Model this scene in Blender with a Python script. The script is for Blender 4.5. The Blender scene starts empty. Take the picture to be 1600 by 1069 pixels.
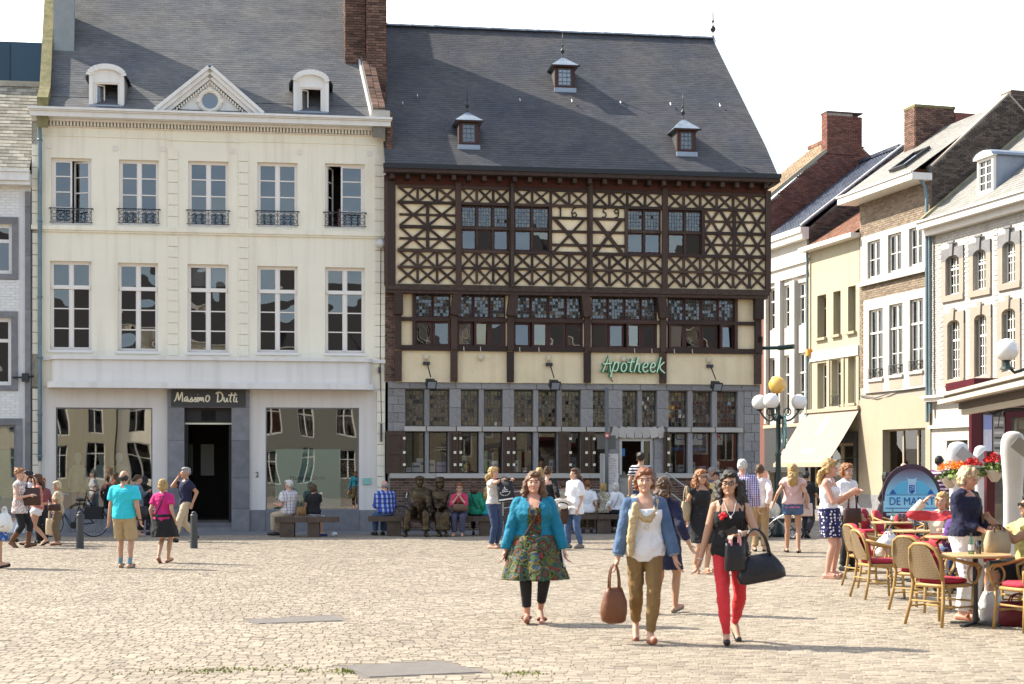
import bpy, bmesh, math, random
import numpy as np
from mathutils import Matrix, Vector, Euler, Quaternion
random.seed(7)
rng = np.random.default_rng(11)
S = bpy.context.scene
C = S.collection
R = math.radians
# ---------------------------------------------------------------- camera
FPX, HOR, CAMZ = 2400.0,735.0,1.65        # focal length in photo pixels, horizon row, eye height
cam_d = bpy.data.cameras.new('camera')
cam = bpy.data.objects.new('camera', cam_d)
C.objects.link(cam)
cam.location = (0,0, CAMZ)
cam.rotation_euler = (R(90),0,0)
cam_d.sensor_width = 36
cam_d.lens = 54
cam_d.shift_y = 200.5 / 1600
cam_d.clip_end = 2000
cam_d.dof.use_dof = True
cam_d.dof.focus_distance = 34
cam_d.dof.aperture_fstop = 4.0
S.camera = cam
# ---------------------------------------------------------------- sky, sun, exposure
SUN_ELEV, SUN_ROT = R(42.5), R(-70.5)
world = bpy.data.worlds.new('World')
S.world = world
world.use_nodes = True
nt = world.node_tree
bg = nt.nodes['Background']
bg.inputs[1].default_value = 0.12
sky = nt.nodes.new('ShaderNodeTexSky')
sky.sky_type = 'NISHITA'
sky.sun_disc = False
sky.sun_elevation = SUN_ELEV
sky.sun_rotation = SUN_ROT
sky.dust_density = 1.2
tc = nt.nodes.new('ShaderNodeTexCoord')
mp = nt.nodes.new('ShaderNodeMapping')
mp.inputs['Scale'].default_value = (1.0,1.0,2.6)
mp.inputs['Location'].default_value = (3.1,0.4,0.2)
no = nt.nodes.new('ShaderNodeTexNoise')
no.inputs['Scale'].default_value = 2.2
no.inputs['Detail'].default_value = 7
rp = nt.nodes.new('ShaderNodeValToRGB')
rp.color_ramp.elements[0].position = 0.42
rp.color_ramp.elements[0].color = (.11,.11,.11,1)       # thin summer haze everywhere
rp.color_ramp.elements[1].position = 0.66
mx = nt.nodes.new('ShaderNodeMixRGB')
mx.inputs[2].default_value = (9.2,9.0,8.5,1)     # bright summer cloud
nt.links.new(tc.outputs['Generated'], mp.inputs[0])
nt.links.new(mp.outputs[0], no.inputs[0])
sep = nt.nodes.new('ShaderNodeVectorMath')
sep.operation = 'DOT_PRODUCT'
sep.inputs[1].default_value = (-.25,.75,-.55)
nt.links.new(tc.outputs['Generated'], sep.inputs[0])
mad = nt.nodes.new('ShaderNodeMath')
mad.operation = 'MULTIPLY_ADD'
mad.inputs[1].default_value = 0.24
nt.links.new(sep.outputs['Value'], mad.inputs[0])
nt.links.new(no.outputs[0], mad.inputs[2])
nt.links.new(mad.outputs[0], rp.inputs[0])
nt.links.new(rp.outputs[0], mx.inputs[0])
nt.links.new(sky.outputs[0], mx.inputs[1])
nt.links.new(mx.outputs[0], bg.inputs[0])
sun_d = bpy.data.lights.new('sun', 'SUN')
sun = bpy.data.objects.new('sun', sun_d)
C.objects.link(sun)
sun_d.energy = 4.1
sun_d.angle = R(0.55)
sun_d.color = (1.0,0.93,0.81)
_d = Vector((math.sin(SUN_ROT) * math.cos(SUN_ELEV), math.cos(SUN_ROT) * math.cos(SUN_ELEV), math.sin(SUN_ELEV)))
sun.rotation_euler = (-_d).to_track_quat('-Z', 'Y').to_euler()
sun.location = (-20,8,30)
S.view_settings.view_transform = 'Standard'
S.view_settings.look = 'None'
S.view_settings.gamma = 1
S.view_settings.use_curve_mapping = False
S.view_settings.exposure = 1.36
S.render.engine = 'CYCLES'
S.cycles.max_bounces = 6
S.cycles.transparent_max_bounces = 16
S.cycles.caustics_reflective = False
S.cycles.caustics_refractive = False
S.cycles.sample_clamp_indirect = 6
# ---------------------------------------------------------------- materials
MATS = {}
def mat(name, col, rough=0.65, var=0.0, nz=None, bump=None, metal=0.0, spec=0.4, col2=None, coat=0.0, pattern=None, emit=None, streak=0.0):
 """var: piece to piece value change; nz=(scale, amount): mottling towards col2; bump=(scale, strength)."""
 if name in MATS:
  return MATS[name]
 m = bpy.data.materials.new(name)
 m.use_nodes = True
 n = m.node_tree.nodes
 L = m.node_tree.links
 b = n['Principled BSDF']
 b.inputs['Roughness'].default_value = rough
 b.inputs['Metallic'].default_value = metal
 b.inputs['Specular IOR Level'].default_value = spec
 b.inputs['Coat Weight'].default_value = coat
 c4 = (*col,1)
 cur = None
 tcn = n.new('ShaderNodeTexCoord')
 if pattern:
  cur = pattern(m, n, L, tcn)
 if nz:
  t = n.new('ShaderNodeTexNoise')
  t.inputs['Scale'].default_value = nz[0]
  t.inputs['Detail'].default_value = 6
  t.inputs['Roughness'].default_value = 0.65
  L.new(tcn.outputs['Object'], t.inputs[0])
  rr = n.new('ShaderNodeMapRange')
  rr.inputs[1].default_value = 0.35
  rr.inputs[2].default_value = 0.65
  rr.inputs[4].default_value = nz[1]
  L.new(t.outputs[0], rr.inputs[0])
  mxn = n.new('ShaderNodeMixRGB')
  if cur:
   L.new(cur, mxn.inputs[1])
  else:
   mxn.inputs[1].default_value = c4
  c2 = col2 or tuple(x * 0.55 for x in col)
  mxn.inputs[2].default_value = (*c2,1)
  L.new(rr.outputs[0], mxn.inputs[0])
  cur = mxn.outputs[0]
 if var:
  at = n.new('ShaderNodeAttribute')
  at.attribute_name = 'rnd'
  oi = n.new('ShaderNodeObjectInfo')
  ad = n.new('ShaderNodeMath')
  ad.operation = 'ADD'
  L.new(at.outputs['Fac'], ad.inputs[0])
  L.new(oi.outputs['Random'], ad.inputs[1])
  fr = n.new('ShaderNodeMath')
  fr.operation = 'FRACT'
  L.new(ad.outputs[0], fr.inputs[0])
  mr = n.new('ShaderNodeMapRange')
  mr.inputs[3].default_value = 1 - var
  mr.inputs[4].default_value = 1 + var
  L.new(fr.outputs[0], mr.inputs[0])
  hs = n.new('ShaderNodeHueSaturation')
  L.new(mr.outputs[0], hs.inputs['Value'])
  if cur:
   L.new(cur, hs.inputs['Color'])
  else:
   hs.inputs['Color'].default_value = c4
  cur = hs.outputs[0]
 if streak:                               # rain-washed vertical streaks
  mpn = n.new('ShaderNodeMapping')
  mpn.inputs['Scale'].default_value = (2.6,2.6,.16)
  L.new(tcn.outputs['Object'], mpn.inputs[0])
  t3 = n.new('ShaderNodeTexNoise')
  t3.inputs['Scale'].default_value = 1.6
  t3.inputs['Detail'].default_value = 8
  L.new(mpn.outputs[0], t3.inputs[0])
  r3 = n.new('ShaderNodeMapRange')
  r3.inputs[1].default_value = .50
  r3.inputs[2].default_value = .75
  r3.inputs[4].default_value = streak
  L.new(t3.outputs[0], r3.inputs[0])
  m3 = n.new('ShaderNodeMixRGB')
  m3.blend_type = 'MULTIPLY'
  m3.inputs[2].default_value = (.55,.48,.40,1)
  L.new(r3.outputs[0], m3.inputs[0])
  if cur:
   L.new(cur, m3.inputs[1])
  else:
   m3.inputs[1].default_value = c4
  cur = m3.outputs[0]
 if cur:
  L.new(cur, b.inputs['Base Color'])
 else:
  b.inputs['Base Color'].default_value = c4
 if emit:
  b.inputs['Emission Color'].default_value = (*emit[:3],1)
  b.inputs['Emission Strength'].default_value = emit[3]
 if bump:
  t2 = n.new('ShaderNodeTexNoise')
  t2.inputs['Scale'].default_value = bump[0]
  t2.inputs['Detail'].default_value = 5
  L.new(tcn.outputs['Object'], t2.inputs[0])
  bp = n.new('ShaderNodeBump')
  bp.inputs['Strength'].default_value = bump[1]
  bp.inputs['Distance'].default_value = 0.02
  L.new(t2.outputs[0], bp.inputs['Height'])
  L.new(bp.outputs[0], b.inputs['Normal'])
 MATS[name] = m
 return m
def glass_mat(name, tint=(0.8,0.85,0.85), refl=0.13, rough=0.01, wavy=0.0, wscale=1.2):
 if name in MATS:
  return MATS[name]
 m = bpy.data.materials.new(name)
 m.use_nodes = True
 n = m.node_tree.nodes
 L = m.node_tree.links
 n.remove(n['Principled BSDF'])
 tr = n.new('ShaderNodeBsdfTransparent')
 tr.inputs[0].default_value = (*tint,1)
 gl = n.new('ShaderNodeBsdfGlossy')
 gl.inputs['Roughness'].default_value = rough
 lw = n.new('ShaderNodeFresnel')
 lw.inputs[0].default_value = 1.5
 ma = n.new('ShaderNodeMath')
 ma.operation = 'MULTIPLY_ADD'
 ma.inputs[1].default_value = 1.0
 ma.inputs[2].default_value = refl - 0.04
 ma.use_clamp = True
 L.new(lw.outputs[0], ma.inputs[0])
 mxs = n.new('ShaderNodeMixShader')
 L.new(ma.outputs[0], mxs.inputs[0])
 L.new(tr.outputs[0], mxs.inputs[1])
 L.new(gl.outputs[0], mxs.inputs[2])
 L.new(mxs.outputs[0], n['Material Output'].inputs[0])
 if wavy:
  tcn = n.new('ShaderNodeTexCoord')
  t2 = n.new('ShaderNodeTexNoise')
  t2.inputs['Scale'].default_value = wscale
  t2.inputs['Detail'].default_value = 1
  L.new(tcn.outputs['Object'], t2.inputs[0])
  bp = n.new('ShaderNodeBump')
  bp.inputs['Strength'].default_value = wavy
  bp.inputs['Distance'].default_value = 0.05
  L.new(t2.outputs[0], bp.inputs['Height'])
  L.new(bp.outputs[0], gl.inputs['Normal'])
 MATS[name] = m
 return m
# ---------------------------------------------------------------- mesh building
class MB:
 def __init__(self):
  self.v, self.f, self.m = [], [], []
 def add(self, vs, fs, mi=0):
  o = len(self.v)
  self.v.extend([tuple(p) for p in vs])
  self.f.extend([tuple(i + o for i in f) for f in fs])
  self.m.extend([mi] * len(fs))
  return self
 def box(self, x0, x1, y0, y1, z0, z1, mi=0):
  vs = [(x0, y0, z0),(x1, y0, z0),(x1, y1, z0),(x0, y1, z0),(x0, y0, z1),(x1, y0, z1),(x1, y1, z1),(x0, y1, z1)]
  return self.add(vs, [(0,3,2,1),(4,5,6,7),(0,1,5,4),(1,2,6,5),(2,3,7,6),(3,0,4,7)], mi)
 def bar(self, p, q, w, d, mi=0, up=(0,0,1)):
  """box beam from p to q, w across, d deep"""
  p, q = Vector(p), Vector(q)
  ax = (q - p).normalized()
  u = Vector(up)
  sd = ax.cross(u)
  if sd.length < 1e-4:
   sd = ax.cross(Vector((0,1,0)))
  sd.normalize()
  t = sd.cross(ax)
  vs = []
  for e in (p, q):
   for a, b in ((-1,-1),(1,-1),(1,1),(-1,1)):
    vs.append(e + sd * (a * w / 2) + t * (b * d / 2))
  return self.add(vs, [(0,1,2,3),(7,6,5,4),(0,4,5,1),(1,5,6,2),(2,6,7,3),(3,7,4,0)], mi)
 def tube(self, pts, r, n=8, mi=0, closed=False, cap=True):
  pts = [Vector(p) for p in pts]
  k = len(pts)
  rs = r if isinstance(r,(list, tuple)) else [r] * k
  rings = []
  prev = None
  for i, p in enumerate(pts):
   if closed:
    d = pts[(i + 1) % k] - pts[i - 1]
   else:
    d = pts[min(i + 1, k - 1)] - pts[max(i - 1,0)]
   d.normalize()
   if prev is None:
    a = Vector((0,0,1)) if abs(d.z) < 0.9 else Vector((1,0,0))
    u = d.cross(a).normalized()
   else:
    u = prev - d * prev.dot(d)
    if u.length < 1e-6:
     u = d.orthogonal()
    u.normalize()
   prev = u
   w = d.cross(u)
   rings.append([p + (u * math.cos(t) + w * math.sin(t)) * rs[i] for t in [2 * math.pi * j / n for j in range(n)]])
  vs = [q for rg in rings for q in rg]
  fs = []
  for i in range(k if closed else k - 1):
   i2 = (i + 1) % k
   for j in range(n):
    j2 = (j + 1) % n
    fs.append((i * n + j, i * n + j2, i2 * n + j2, i2 * n + j))
  if cap and not closed:
   fs.append(tuple(range(n))[::-1])
   fs.append(tuple((k - 1) * n + j for j in range(n)))
  return self.add(vs, fs, mi)
 def lathe(self, prof, n=16, c=(0,0,0), mi=0, sx=1, sy=1):
  """prof: list of (r, z) from bottom to top"""
  vs, fs = [], []
  k = len(prof)
  for r, z in prof:
   for j in range(n):
    t = 2 * math.pi * j / n
    vs.append((c[0] + r * sx * math.cos(t), c[1] + r * sy * math.sin(t), c[2] + z))
  for i in range(k - 1):
   for j in range(n):
    j2 = (j + 1) % n
    fs.append((i * n + j, i * n + j2,(i + 1) * n + j2,(i + 1) * n + j))
  fs.append(tuple(range(n))[::-1])
  fs.append(tuple((k - 1) * n + j for j in range(n)))
  return self.add(vs, fs, mi)
 def sphere(self, c, r, n=12, mi=0, sc=(1,1,1)):
  prof = [(max(math.sin(math.pi * i / n),0.001) * r,-math.cos(math.pi * i / n) * r) for i in range(n + 1)]
  o = len(self.v)
  self.lathe(prof, n + 4,(0,0,0), mi)
  for i in range(o, len(self.v)):
   x, y, z = self.v[i]
   self.v[i] = (c[0] + x * sc[0], c[1] + y * sc[1], c[2] + z * sc[2])
  return self
 def prism(self, poly, y0, y1, mi=0):
  """poly: (x, z) outline counter-clockwise seen from -y; extruded from y0 (front) to y1"""
  k = len(poly)
  vs = [(x, y0, z) for x, z in poly] + [(x, y1, z) for x, z in poly]
  fs = [tuple(range(k)), tuple(range(2 * k - 1, k - 1,-1))]
  for i in range(k):
   j = (i + 1) % k
   fs.append((i, i + k, j + k, j))
  return self.add(vs, fs, mi)
 def quad(self, a, b, c, d, mi=0):
  return self.add([a, b, c, d], [(0,1,2,3)], mi)
 def xform(self, M, start=0):
  for i in range(start, len(self.v)):
   self.v[i] = tuple(M @ Vector(self.v[i]))
  return self
 def mesh(self, name):
  me = bpy.data.meshes.new(name)
  me.from_pydata(self.v, [], self.f)
  me.polygons.foreach_set('material_index', self.m)
  return me
 def obj(self, name, mats, parent=None, smooth=False, loc=None, rot=None, kind=None, fix=False):
  me = self.mesh(name)
  if fix:
   b = bmesh.new()
   b.from_mesh(me)
   bmesh.ops.recalc_face_normals(b, faces=b.faces)
   b.to_mesh(me)
   b.free()
  for m in (mats if isinstance(mats,(list, tuple)) else [mats]):
   me.materials.append(m)
  if smooth:
   me.polygons.foreach_set('use_smooth', [True] * len(me.polygons))
  o = bpy.data.objects.new(name, me)
  C.objects.link(o)
  if parent:
   o.parent = parent
  if loc:
   o.location = loc
  if rot:
   o.rotation_euler = rot
  if kind:
   o['kind'] = kind
  return o
def tag(o, label, cat, group=None):
 o['label'] = label
 o['category'] = cat
 if group:
  o['group'] = group
 return o
def thing(name, label, cat, loc=(0,0,0), rz=0.0, group=None):
 o = bpy.data.objects.new(name, None)
 o.empty_display_size = 0.2
 C.objects.link(o)
 o.location = loc
 o.rotation_euler = (0,0, rz)
 return tag(o, label, cat, group)
KIDS = {}
def kids(o):
 return [c for c in o.children]
def dup(root, loc=None, rz=None, label=None):
 r = root.copy()
 C.objects.link(r)
 if loc is not None:
  r.location = loc
 if rz is not None:
  r.rotation_euler = (0,0, rz)
 if label:
  r['label'] = label
 for ch in list(root.children):
  c = ch.copy()
  C.objects.link(c)
  c.parent = r
  for g in list(ch.children):
   d = g.copy()
   C.objects.link(d)
   d.parent = c
 return r
def _unit_box():
 m = MB().box(-.5,.5,-.5,.5,-.5,.5)
 return np.array(m.v), m.f
def _unit_cobble():
 v = []
 for z, s, t in ((.0,.5,.5),(.5,.475,.47)):
  v += [(-s,-t, z),(s,-t, z),(s, t, z),(-s, t, z)]
 f = []
 for j in range(4):
  k = (j + 1) % 4
  f.append((j, k,4 + k,4 + j))
 f.append((4,5,6,7))
 return np.array(v), f
def _unit_pantile():
 v, f = [], []
 n = 5
 for y in (-.5,.5):
  for i in range(n + 1):
   x = -.5 + i / n
   v.append((x, y, math.sin(2 * math.pi * (x + .1)) * .5))
 for i in range(n):
  f.append((i, i + 1, n + 2 + i, n + 1 + i))
 o = len(v)
 for i in range(n + 1):
  x, y, z = v[i]
  v.append((x, y, z - .5))
 for i in range(n):
  f.append((o + i, o + i + 1, i + 1, i))
 return np.array(v), f
UNITS = {'box': _unit_box(), 'cobble': _unit_cobble(), 'pantile': _unit_pantile()}
_um = {}
def unit_mesh(unit, m):
 k = (unit, m.name)
 if k not in _um:
  me = bpy.data.meshes.new(unit + '_piece')
  v, f = UNITS[unit]
  me.from_pydata([tuple(p) for p in v], [], f)
  me.materials.append(m)
  _um[k] = me
 return _um[k]
def pieces(name, Ms, m, parent=None, unit='box', limit=300, key=None, rest=None):
 """alike pieces: the first `limit` (largest in view by key) are objects sharing one mesh, the rest one joined mesh"""
 Ms = np.asarray(Ms, dtype=float).reshape(-1,4,4)
 if key is not None:
  Ms = Ms[np.argsort(key, kind='stable')]
 me = unit_mesh(unit, m)
 for M in Ms[:limit]:
  o = bpy.data.objects.new(name, me)
  C.objects.link(o)
  if parent:
   o.parent = parent
  o.matrix_basis = Matrix(M.tolist())
 Q = Ms[limit:]
 if len(Q):
  v, f = UNITS[unit]
  vh = np.c_[v, np.ones(len(v))]
  V = np.einsum('nij,kj->nki', Q, vh)[:, :, :3].reshape(-1,3)
  nv, nf = len(v), len(f)
  me2 = bpy.data.meshes.new(rest or name)
  sizes = np.array([len(x) for x in f])
  loops = np.array([i for x in f for i in x])
  LV = (loops[None, :] + (np.arange(len(Q)) * nv)[:, None]).reshape(-1)
  tot = np.tile(sizes, len(Q))
  st = np.r_[0, np.cumsum(tot)[:-1]]
  me2.vertices.add(len(V))
  me2.vertices.foreach_set('co', V.reshape(-1))
  me2.loops.add(len(LV))
  me2.loops.foreach_set('vertex_index', LV.astype(np.int32))
  me2.polygons.add(len(tot))
  me2.polygons.foreach_set('loop_start', st.astype(np.int32))
  me2.polygons.foreach_set('loop_total', tot.astype(np.int32))
  me2.update(calc_edges=True)
  me2.shade_flat()
  a = me2.attributes.new('rnd', 'FLOAT', 'FACE')
  a.data.foreach_set('value', np.repeat(rng.random(len(Q)), nf).astype(np.float32))
  me2.materials.append(m)
  o = bpy.data.objects.new(rest or name, me2)
  C.objects.link(o)
  o['kind'] = 'stuff'
  if parent:
   o.parent = parent
 return
def TRS(x, y, z, sx, sy, sz, R3=None):
 M = np.eye(4)
 D = np.diag([sx, sy, sz])
 M[:3, :3] = (R3 @ D) if R3 is not None else D
 M[:3,3] = (x, y, z)
 return M
def rotx(a):
 c, s = math.cos(a), math.sin(a)
 return np.array([[1,0,0], [0, c,-s], [0, s, c]])
def roty(a):
 c, s = math.cos(a), math.sin(a)
 return np.array([[c,0, s], [0,1,0], [-s,0, c]])
def rotz(a):
 c, s = math.cos(a), math.sin(a)
 return np.array([[c,-s,0], [s, c,0], [0,0,1]])
# ---------------------------------------------------------------- place in the square: photo pixel -> world
def ground(px, py):
 """point of the ground seen at a photo pixel"""
 Y = FPX * CAMZ / (py - HOR)
 return ((px - 800) / FPX * Y, Y,0.0)
def at_depth(px, py, Y):
 return Vector(((px - 800) / FPX * Y, Y, CAMZ + (HOR - py) / FPX * Y))
class Front:
 """a vertical building front: local x along it, y into the building, z up"""
 def __init__(self, p0, phi):
  self.p, self.phi = p0, phi
  self.u = (math.cos(phi), math.sin(phi))
  self.n = (-math.sin(phi), math.cos(phi))
 def hit(self, px, off=0.0):
  a = (px - 800) / FPX
  bx, by = self.p[0] + off * self.n[0], self.p[1] + off * self.n[1]
  det = -a * self.u[1] + self.u[0]
  t = (-bx * self.u[1] + self.u[0] * by) / det
  s = (a * by - bx) / det
  return s, t
 def s(self, px, off=0.0):
  return self.hit(px, off)[0]
 def z(self, px, py, off=0.0):
  return CAMZ + (HOR - py) / FPX * self.hit(px, off)[1]
 def world(self, s, off=0.0, z=0.0):
  return (self.p[0] + s * self.u[0] + off * self.n[0], self.p[1] + s * self.u[1] + off * self.n[1], z)
def wall_holes(x0, x1, z0, z1, holes, depth=0.25, y=0.0, mb=None, mi=0, mir=None):
 """front face at y with rectangular openings and their reveals"""
 mb = mb or MB()
 mir = mi if mir is None else mir
 xs = sorted({x0, x1, *[h[0] for h in holes], *[h[1] for h in holes]})
 zs = sorted({z0, z1, *[h[2] for h in holes], *[h[3] for h in holes]})
 xs = [x for x in xs if x0 - 1e-6 <= x <= x1 + 1e-6]
 zs = [z for z in zs if z0 - 1e-6 <= z <= z1 + 1e-6]
 for a, b in zip(xs, xs[1:]):
  run = None
  for c, d in zip(zs, zs[1:]):
   mxx, mzz = (a + b) / 2,(c + d) / 2
   inside = any(h[0] < mxx < h[1] and h[2] < mzz < h[3] for h in holes)
   if inside:
    if run:
     mb.quad((a, y, run[0]),(b, y, run[0]),(b, y, run[1]),(a, y, run[1]), mi)
    run = None
   else:
    run = (run[0], d) if run else (c, d)
  if run:
   mb.quad((a, y, run[0]),(b, y, run[0]),(b, y, run[1]),(a, y, run[1]), mi)
 for a, b, c, d in holes:
  e = y + depth
  mb.quad((a, y, c),(a, e, c),(a, e, d),(a, y, d), mir)
  mb.quad((b, y, c),(b, y, d),(b, e, d),(b, e, c), mir)
  mb.quad((a, y, d),(a, e, d),(b, e, d),(b, y, d), mir)
  mb.quad((a, y, c),(b, y, c),(b, e, c),(a, e, c), mir)
 return mb
def ring(mb, x0, x1, z0, z1, w, y0, y1, mi=0, wb=None, wt=None):
 """rectangular frame"""
 wb = w if wb is None else wb
 wt = w if wt is None else wt
 mb.box(x0, x0 + w, y0, y1, z0, z1, mi)
 mb.box(x1 - w, x1, y0, y1, z0, z1, mi)
 mb.box(x0 + w, x1 - w, y0, y1, z0, z0 + wb, mi)
 mb.box(x0 + w, x1 - w, y0, y1, z1 - wt, z1, mi)
 return mb
def text_obj(name, body, size, m, parent, loc, rot=(R(90),0,0), depth=0.01, shear=0.0, align='CENTER', bevel=0.0, sx=1.0):
 cu = bpy.data.curves.new(name, 'FONT')
 cu.body = body
 cu.size = size
 cu.extrude = depth
 cu.shear = shear
 cu.align_x = align
 cu.align_y = 'CENTER'
 cu.bevel_depth = bevel
 cu.resolution_u = 3
 o = bpy.data.objects.new(name, cu)
 C.objects.link(o)
 TEXTS.append(o)
 cu.materials.append(m)
 o.parent = parent
 o.location = loc
 o.rotation_euler = rot
 o.scale = (sx,1,1)
 return o
TEXTS = []
REMESH = []
# ================================================================ materials
M_cream = mat('cream_paint',(0.86,0.795,0.635),0.7, nz=(0.9,0.45), col2=(0.77,0.71,0.58), bump=(14,.16), streak=.35)
M_creamtrim = mat('cream_trim',(0.76,0.70,0.60),0.6, nz=(3,.35), col2=(0.66,0.58,0.48))
M_white = mat('white_paint',(0.76,0.73,0.68),0.5, nz=(2.5,.3), col2=(0.66,0.63,0.58), streak=.25)
M_fascia = mat('white_fascia',(0.76,0.73,0.68),0.55, nz=(1.2,.4), col2=(0.66,0.63,0.59), streak=.3)
M_render = mat('shop_render',(0.74,0.69,0.63),0.75, nz=(0.8,.4), col2=(0.64,0.59,0.53), streak=.25)
M_blue = mat('bluestone',(0.22,0.215,0.22),0.65, var=.14, nz=(4,.7), col2=(0.14,0.138,0.142), bump=(30,.1))
M_stone = mat('grey_stone',(0.30,0.285,0.27),0.8, var=.16, nz=(5,.7), col2=(0.18,0.17,0.165), bump=(25,.25))
M_stonel = mat('pale_stone',(0.50,0.46,0.40),0.8, var=.12, nz=(5,.5), col2=(0.36,0.33,0.29), bump=(25,.2))
M_win = mat('window_paint',(0.80,0.74,0.67),0.45)
M_slate = mat('slate_cream_house',(0.145,0.141,0.134),0.7, spec=.15, var=.13, nz=(.8,.6), col2=(0.068,0.077,0.098), streak=.25)
M_slate2 = mat('slate_timber_house',(0.092,0.088,0.088),0.65, spec=.15, var=.13, nz=(0.7,.6), col2=(0.046,0.055,0.074), streak=.25)
M_slate3 = mat('old_slate',(0.36,0.33,0.26),0.8, var=.35, nz=(3,.8), col2=(0.17,0.16,0.13))
M_lead = mat('lead',(0.30,0.34,0.40),0.45, metal=.3, nz=(3,.5), col2=(0.18,0.22,0.28))
M_moss = mat('mossy_coping',(0.26,0.21,0.10),0.9, nz=(5,.9), col2=(0.10,0.11,0.04), bump=(20,.5))
M_brick = mat('brown_brick',(0.165,0.088,0.060),0.85, var=.5, nz=(9,.6), col2=(0.085,0.055,0.045))
M_brickd = mat('dark_brick',(0.115,0.085,0.068),0.85, var=.5, nz=(9,.6), col2=(0.05,0.04,0.035))
M_brickr = mat('red_brick',(0.20,0.078,0.055),0.85, var=.35, nz=(6,.6), col2=(0.12,0.048,0.037))
M_brickb = mat('buff_brick',(0.27,0.21,0.15),0.85, var=.28, nz=(6,.5), col2=(0.19,0.145,0.105))
M_brickw = mat('white_brick',(0.76,0.75,0.72),0.7, var=.05, nz=(3,.4), col2=(0.62,0.60,0.56))
M_mortar = mat('mortar',(0.42,0.38,0.32),0.95, nz=(8,.5))
M_mortard = mat('dark_mortar',(0.20,0.18,0.15),0.95, nz=(8,.5))
M_timber = mat('dark_oak',(0.040,0.019,0.012),0.7, var=.45, nz=(7,.7), col2=(0.066,0.040,0.027), bump=(20,.4))
M_timberw = mat('weathered_oak',(0.075,0.05,0.036),0.8, nz=(7,.8), col2=(0.03,0.018,0.012), bump=(20,.5))
M_timberr = mat('red_brown_frame',(0.060,0.018,0.012),0.6, nz=(8,.5))
M_plast = mat('yellow_plaster',(0.84,0.70,0.46),0.85, var=.05, nz=(2.2,.6), col2=(0.72,0.58,0.36), bump=(22,.3), streak=.3)
M_iron = mat('black_iron',(0.018,0.020,0.022),0.45, spec=.5)
M_zinc = mat('zinc_pipe',(0.17,0.24,0.27),0.5, metal=.2, nz=(5,.5))
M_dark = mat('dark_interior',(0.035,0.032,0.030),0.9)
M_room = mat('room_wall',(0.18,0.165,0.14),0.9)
M_black = mat('black_paint',(0.012,0.012,0.013),0.4)
M_signdk = mat('sign_panel',(0.050,0.047,0.045),0.5)
M_letter = mat('letter_ivory',(0.85,0.78,0.60),0.4)
M_shutter = mat('shutter_wood',(0.075,0.043,0.024),0.6, nz=(8,.6), col2=(0.04,0.022,0.013))
M_neon = mat('letter_pale_green',(0.62,0.80,0.55),0.3)
M_green = mat('letter_green',(0.02,0.17,0.075),0.4)
G_up = glass_mat('window_glass',(0.5,0.54,0.56), refl=0.16, wavy=.35, wscale=1.1)
G_shop = glass_mat('shop_glass',(0.72,0.78,0.72), refl=0.28, wavy=.14, wscale=.5)
G_lead = glass_mat('leaded_glass',(0.42,0.42,0.34), refl=0.13, rough=.05)
G_low = glass_mat('pharmacy_glass',(0.75,0.76,0.74), refl=0.10)
def beamM(x0, z0, x1, z1, w, d, y):
 """box from (x0,z0) to (x1,z1) in the facade plane, front face at -y... centre depth y"""
 L = math.hypot(x1 - x0, z1 - z0)
 a = math.atan2(z1 - z0, x1 - x0)
 return TRS((x0 + x1) / 2, y,(z0 + z1) / 2, L, d, w, roty(-a))
def roof_tiles(name, parent, m, prof, xlim, tw, ex, rest, tilt=3.0, key=True, limit=300, jit=.012, unit='box', th=.012):
 """prof: [(y,z)...] from eave to ridge; xlim(t)->(x0,x1) with t = arclength fraction"""
 P = [Vector((0, y, z)) for y, z in prof]
 seg = [(b - a).length for a, b in zip(P, P[1:])]
 tot = sum(seg)
 rows = int(tot / ex)
 out = []
 for r in range(rows + 1):
  d = min(r * ex, tot - 1e-4)
  i = 0
  while d > seg[i]:
   d -= seg[i]
   i += 1
  e = (P[i + 1] - P[i]).normalized()
  p = P[i] + e * d
  ang = math.atan2(e.z, e.y)
  x0, x1 = xlim((r * ex) / tot)
  n = int((x1 - x0) / tw) + 1
  off = (r % 2) * tw / 2
  for k in range(-1, n + 1):
   xa, xb = max(x0, x0 + k * tw + off), min(x1, x0 + (k + 1) * tw + off)
   if xb - xa < .02:
    continue
   wv = .012 * math.sin(.9 * xa + r * .35) * jit / .012
   Lr = ex - .007
   c = p + e * (Lr / 2 + wv) + Vector((0,-e.z, e.y)) * (.010 + rng.normal(0,.0006))
   out.append(TRS((xa + xb) / 2, c.y, c.z, xb - xa - .002, Lr, th, rotx(ang - R(tilt + rng.normal(0,.25))) @ roty(R(rng.normal(0,.15)))))
 pieces(name, out, m, parent, unit=unit, limit=limit, rest=rest)
 return rows
def sheet(parent, name, m, prof, xl0, xl1, dz=-.01):
 mb = MB()
 for (ya, za),(yb, zb) in zip(prof, prof[1:]):
  mb.quad((xl0(za), ya, za + dz),(xl1(za), ya, za + dz),(xl1(zb), yb, zb + dz),(xl0(zb), yb, zb + dz))
 return mb.obj(name, m, parent)
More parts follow.
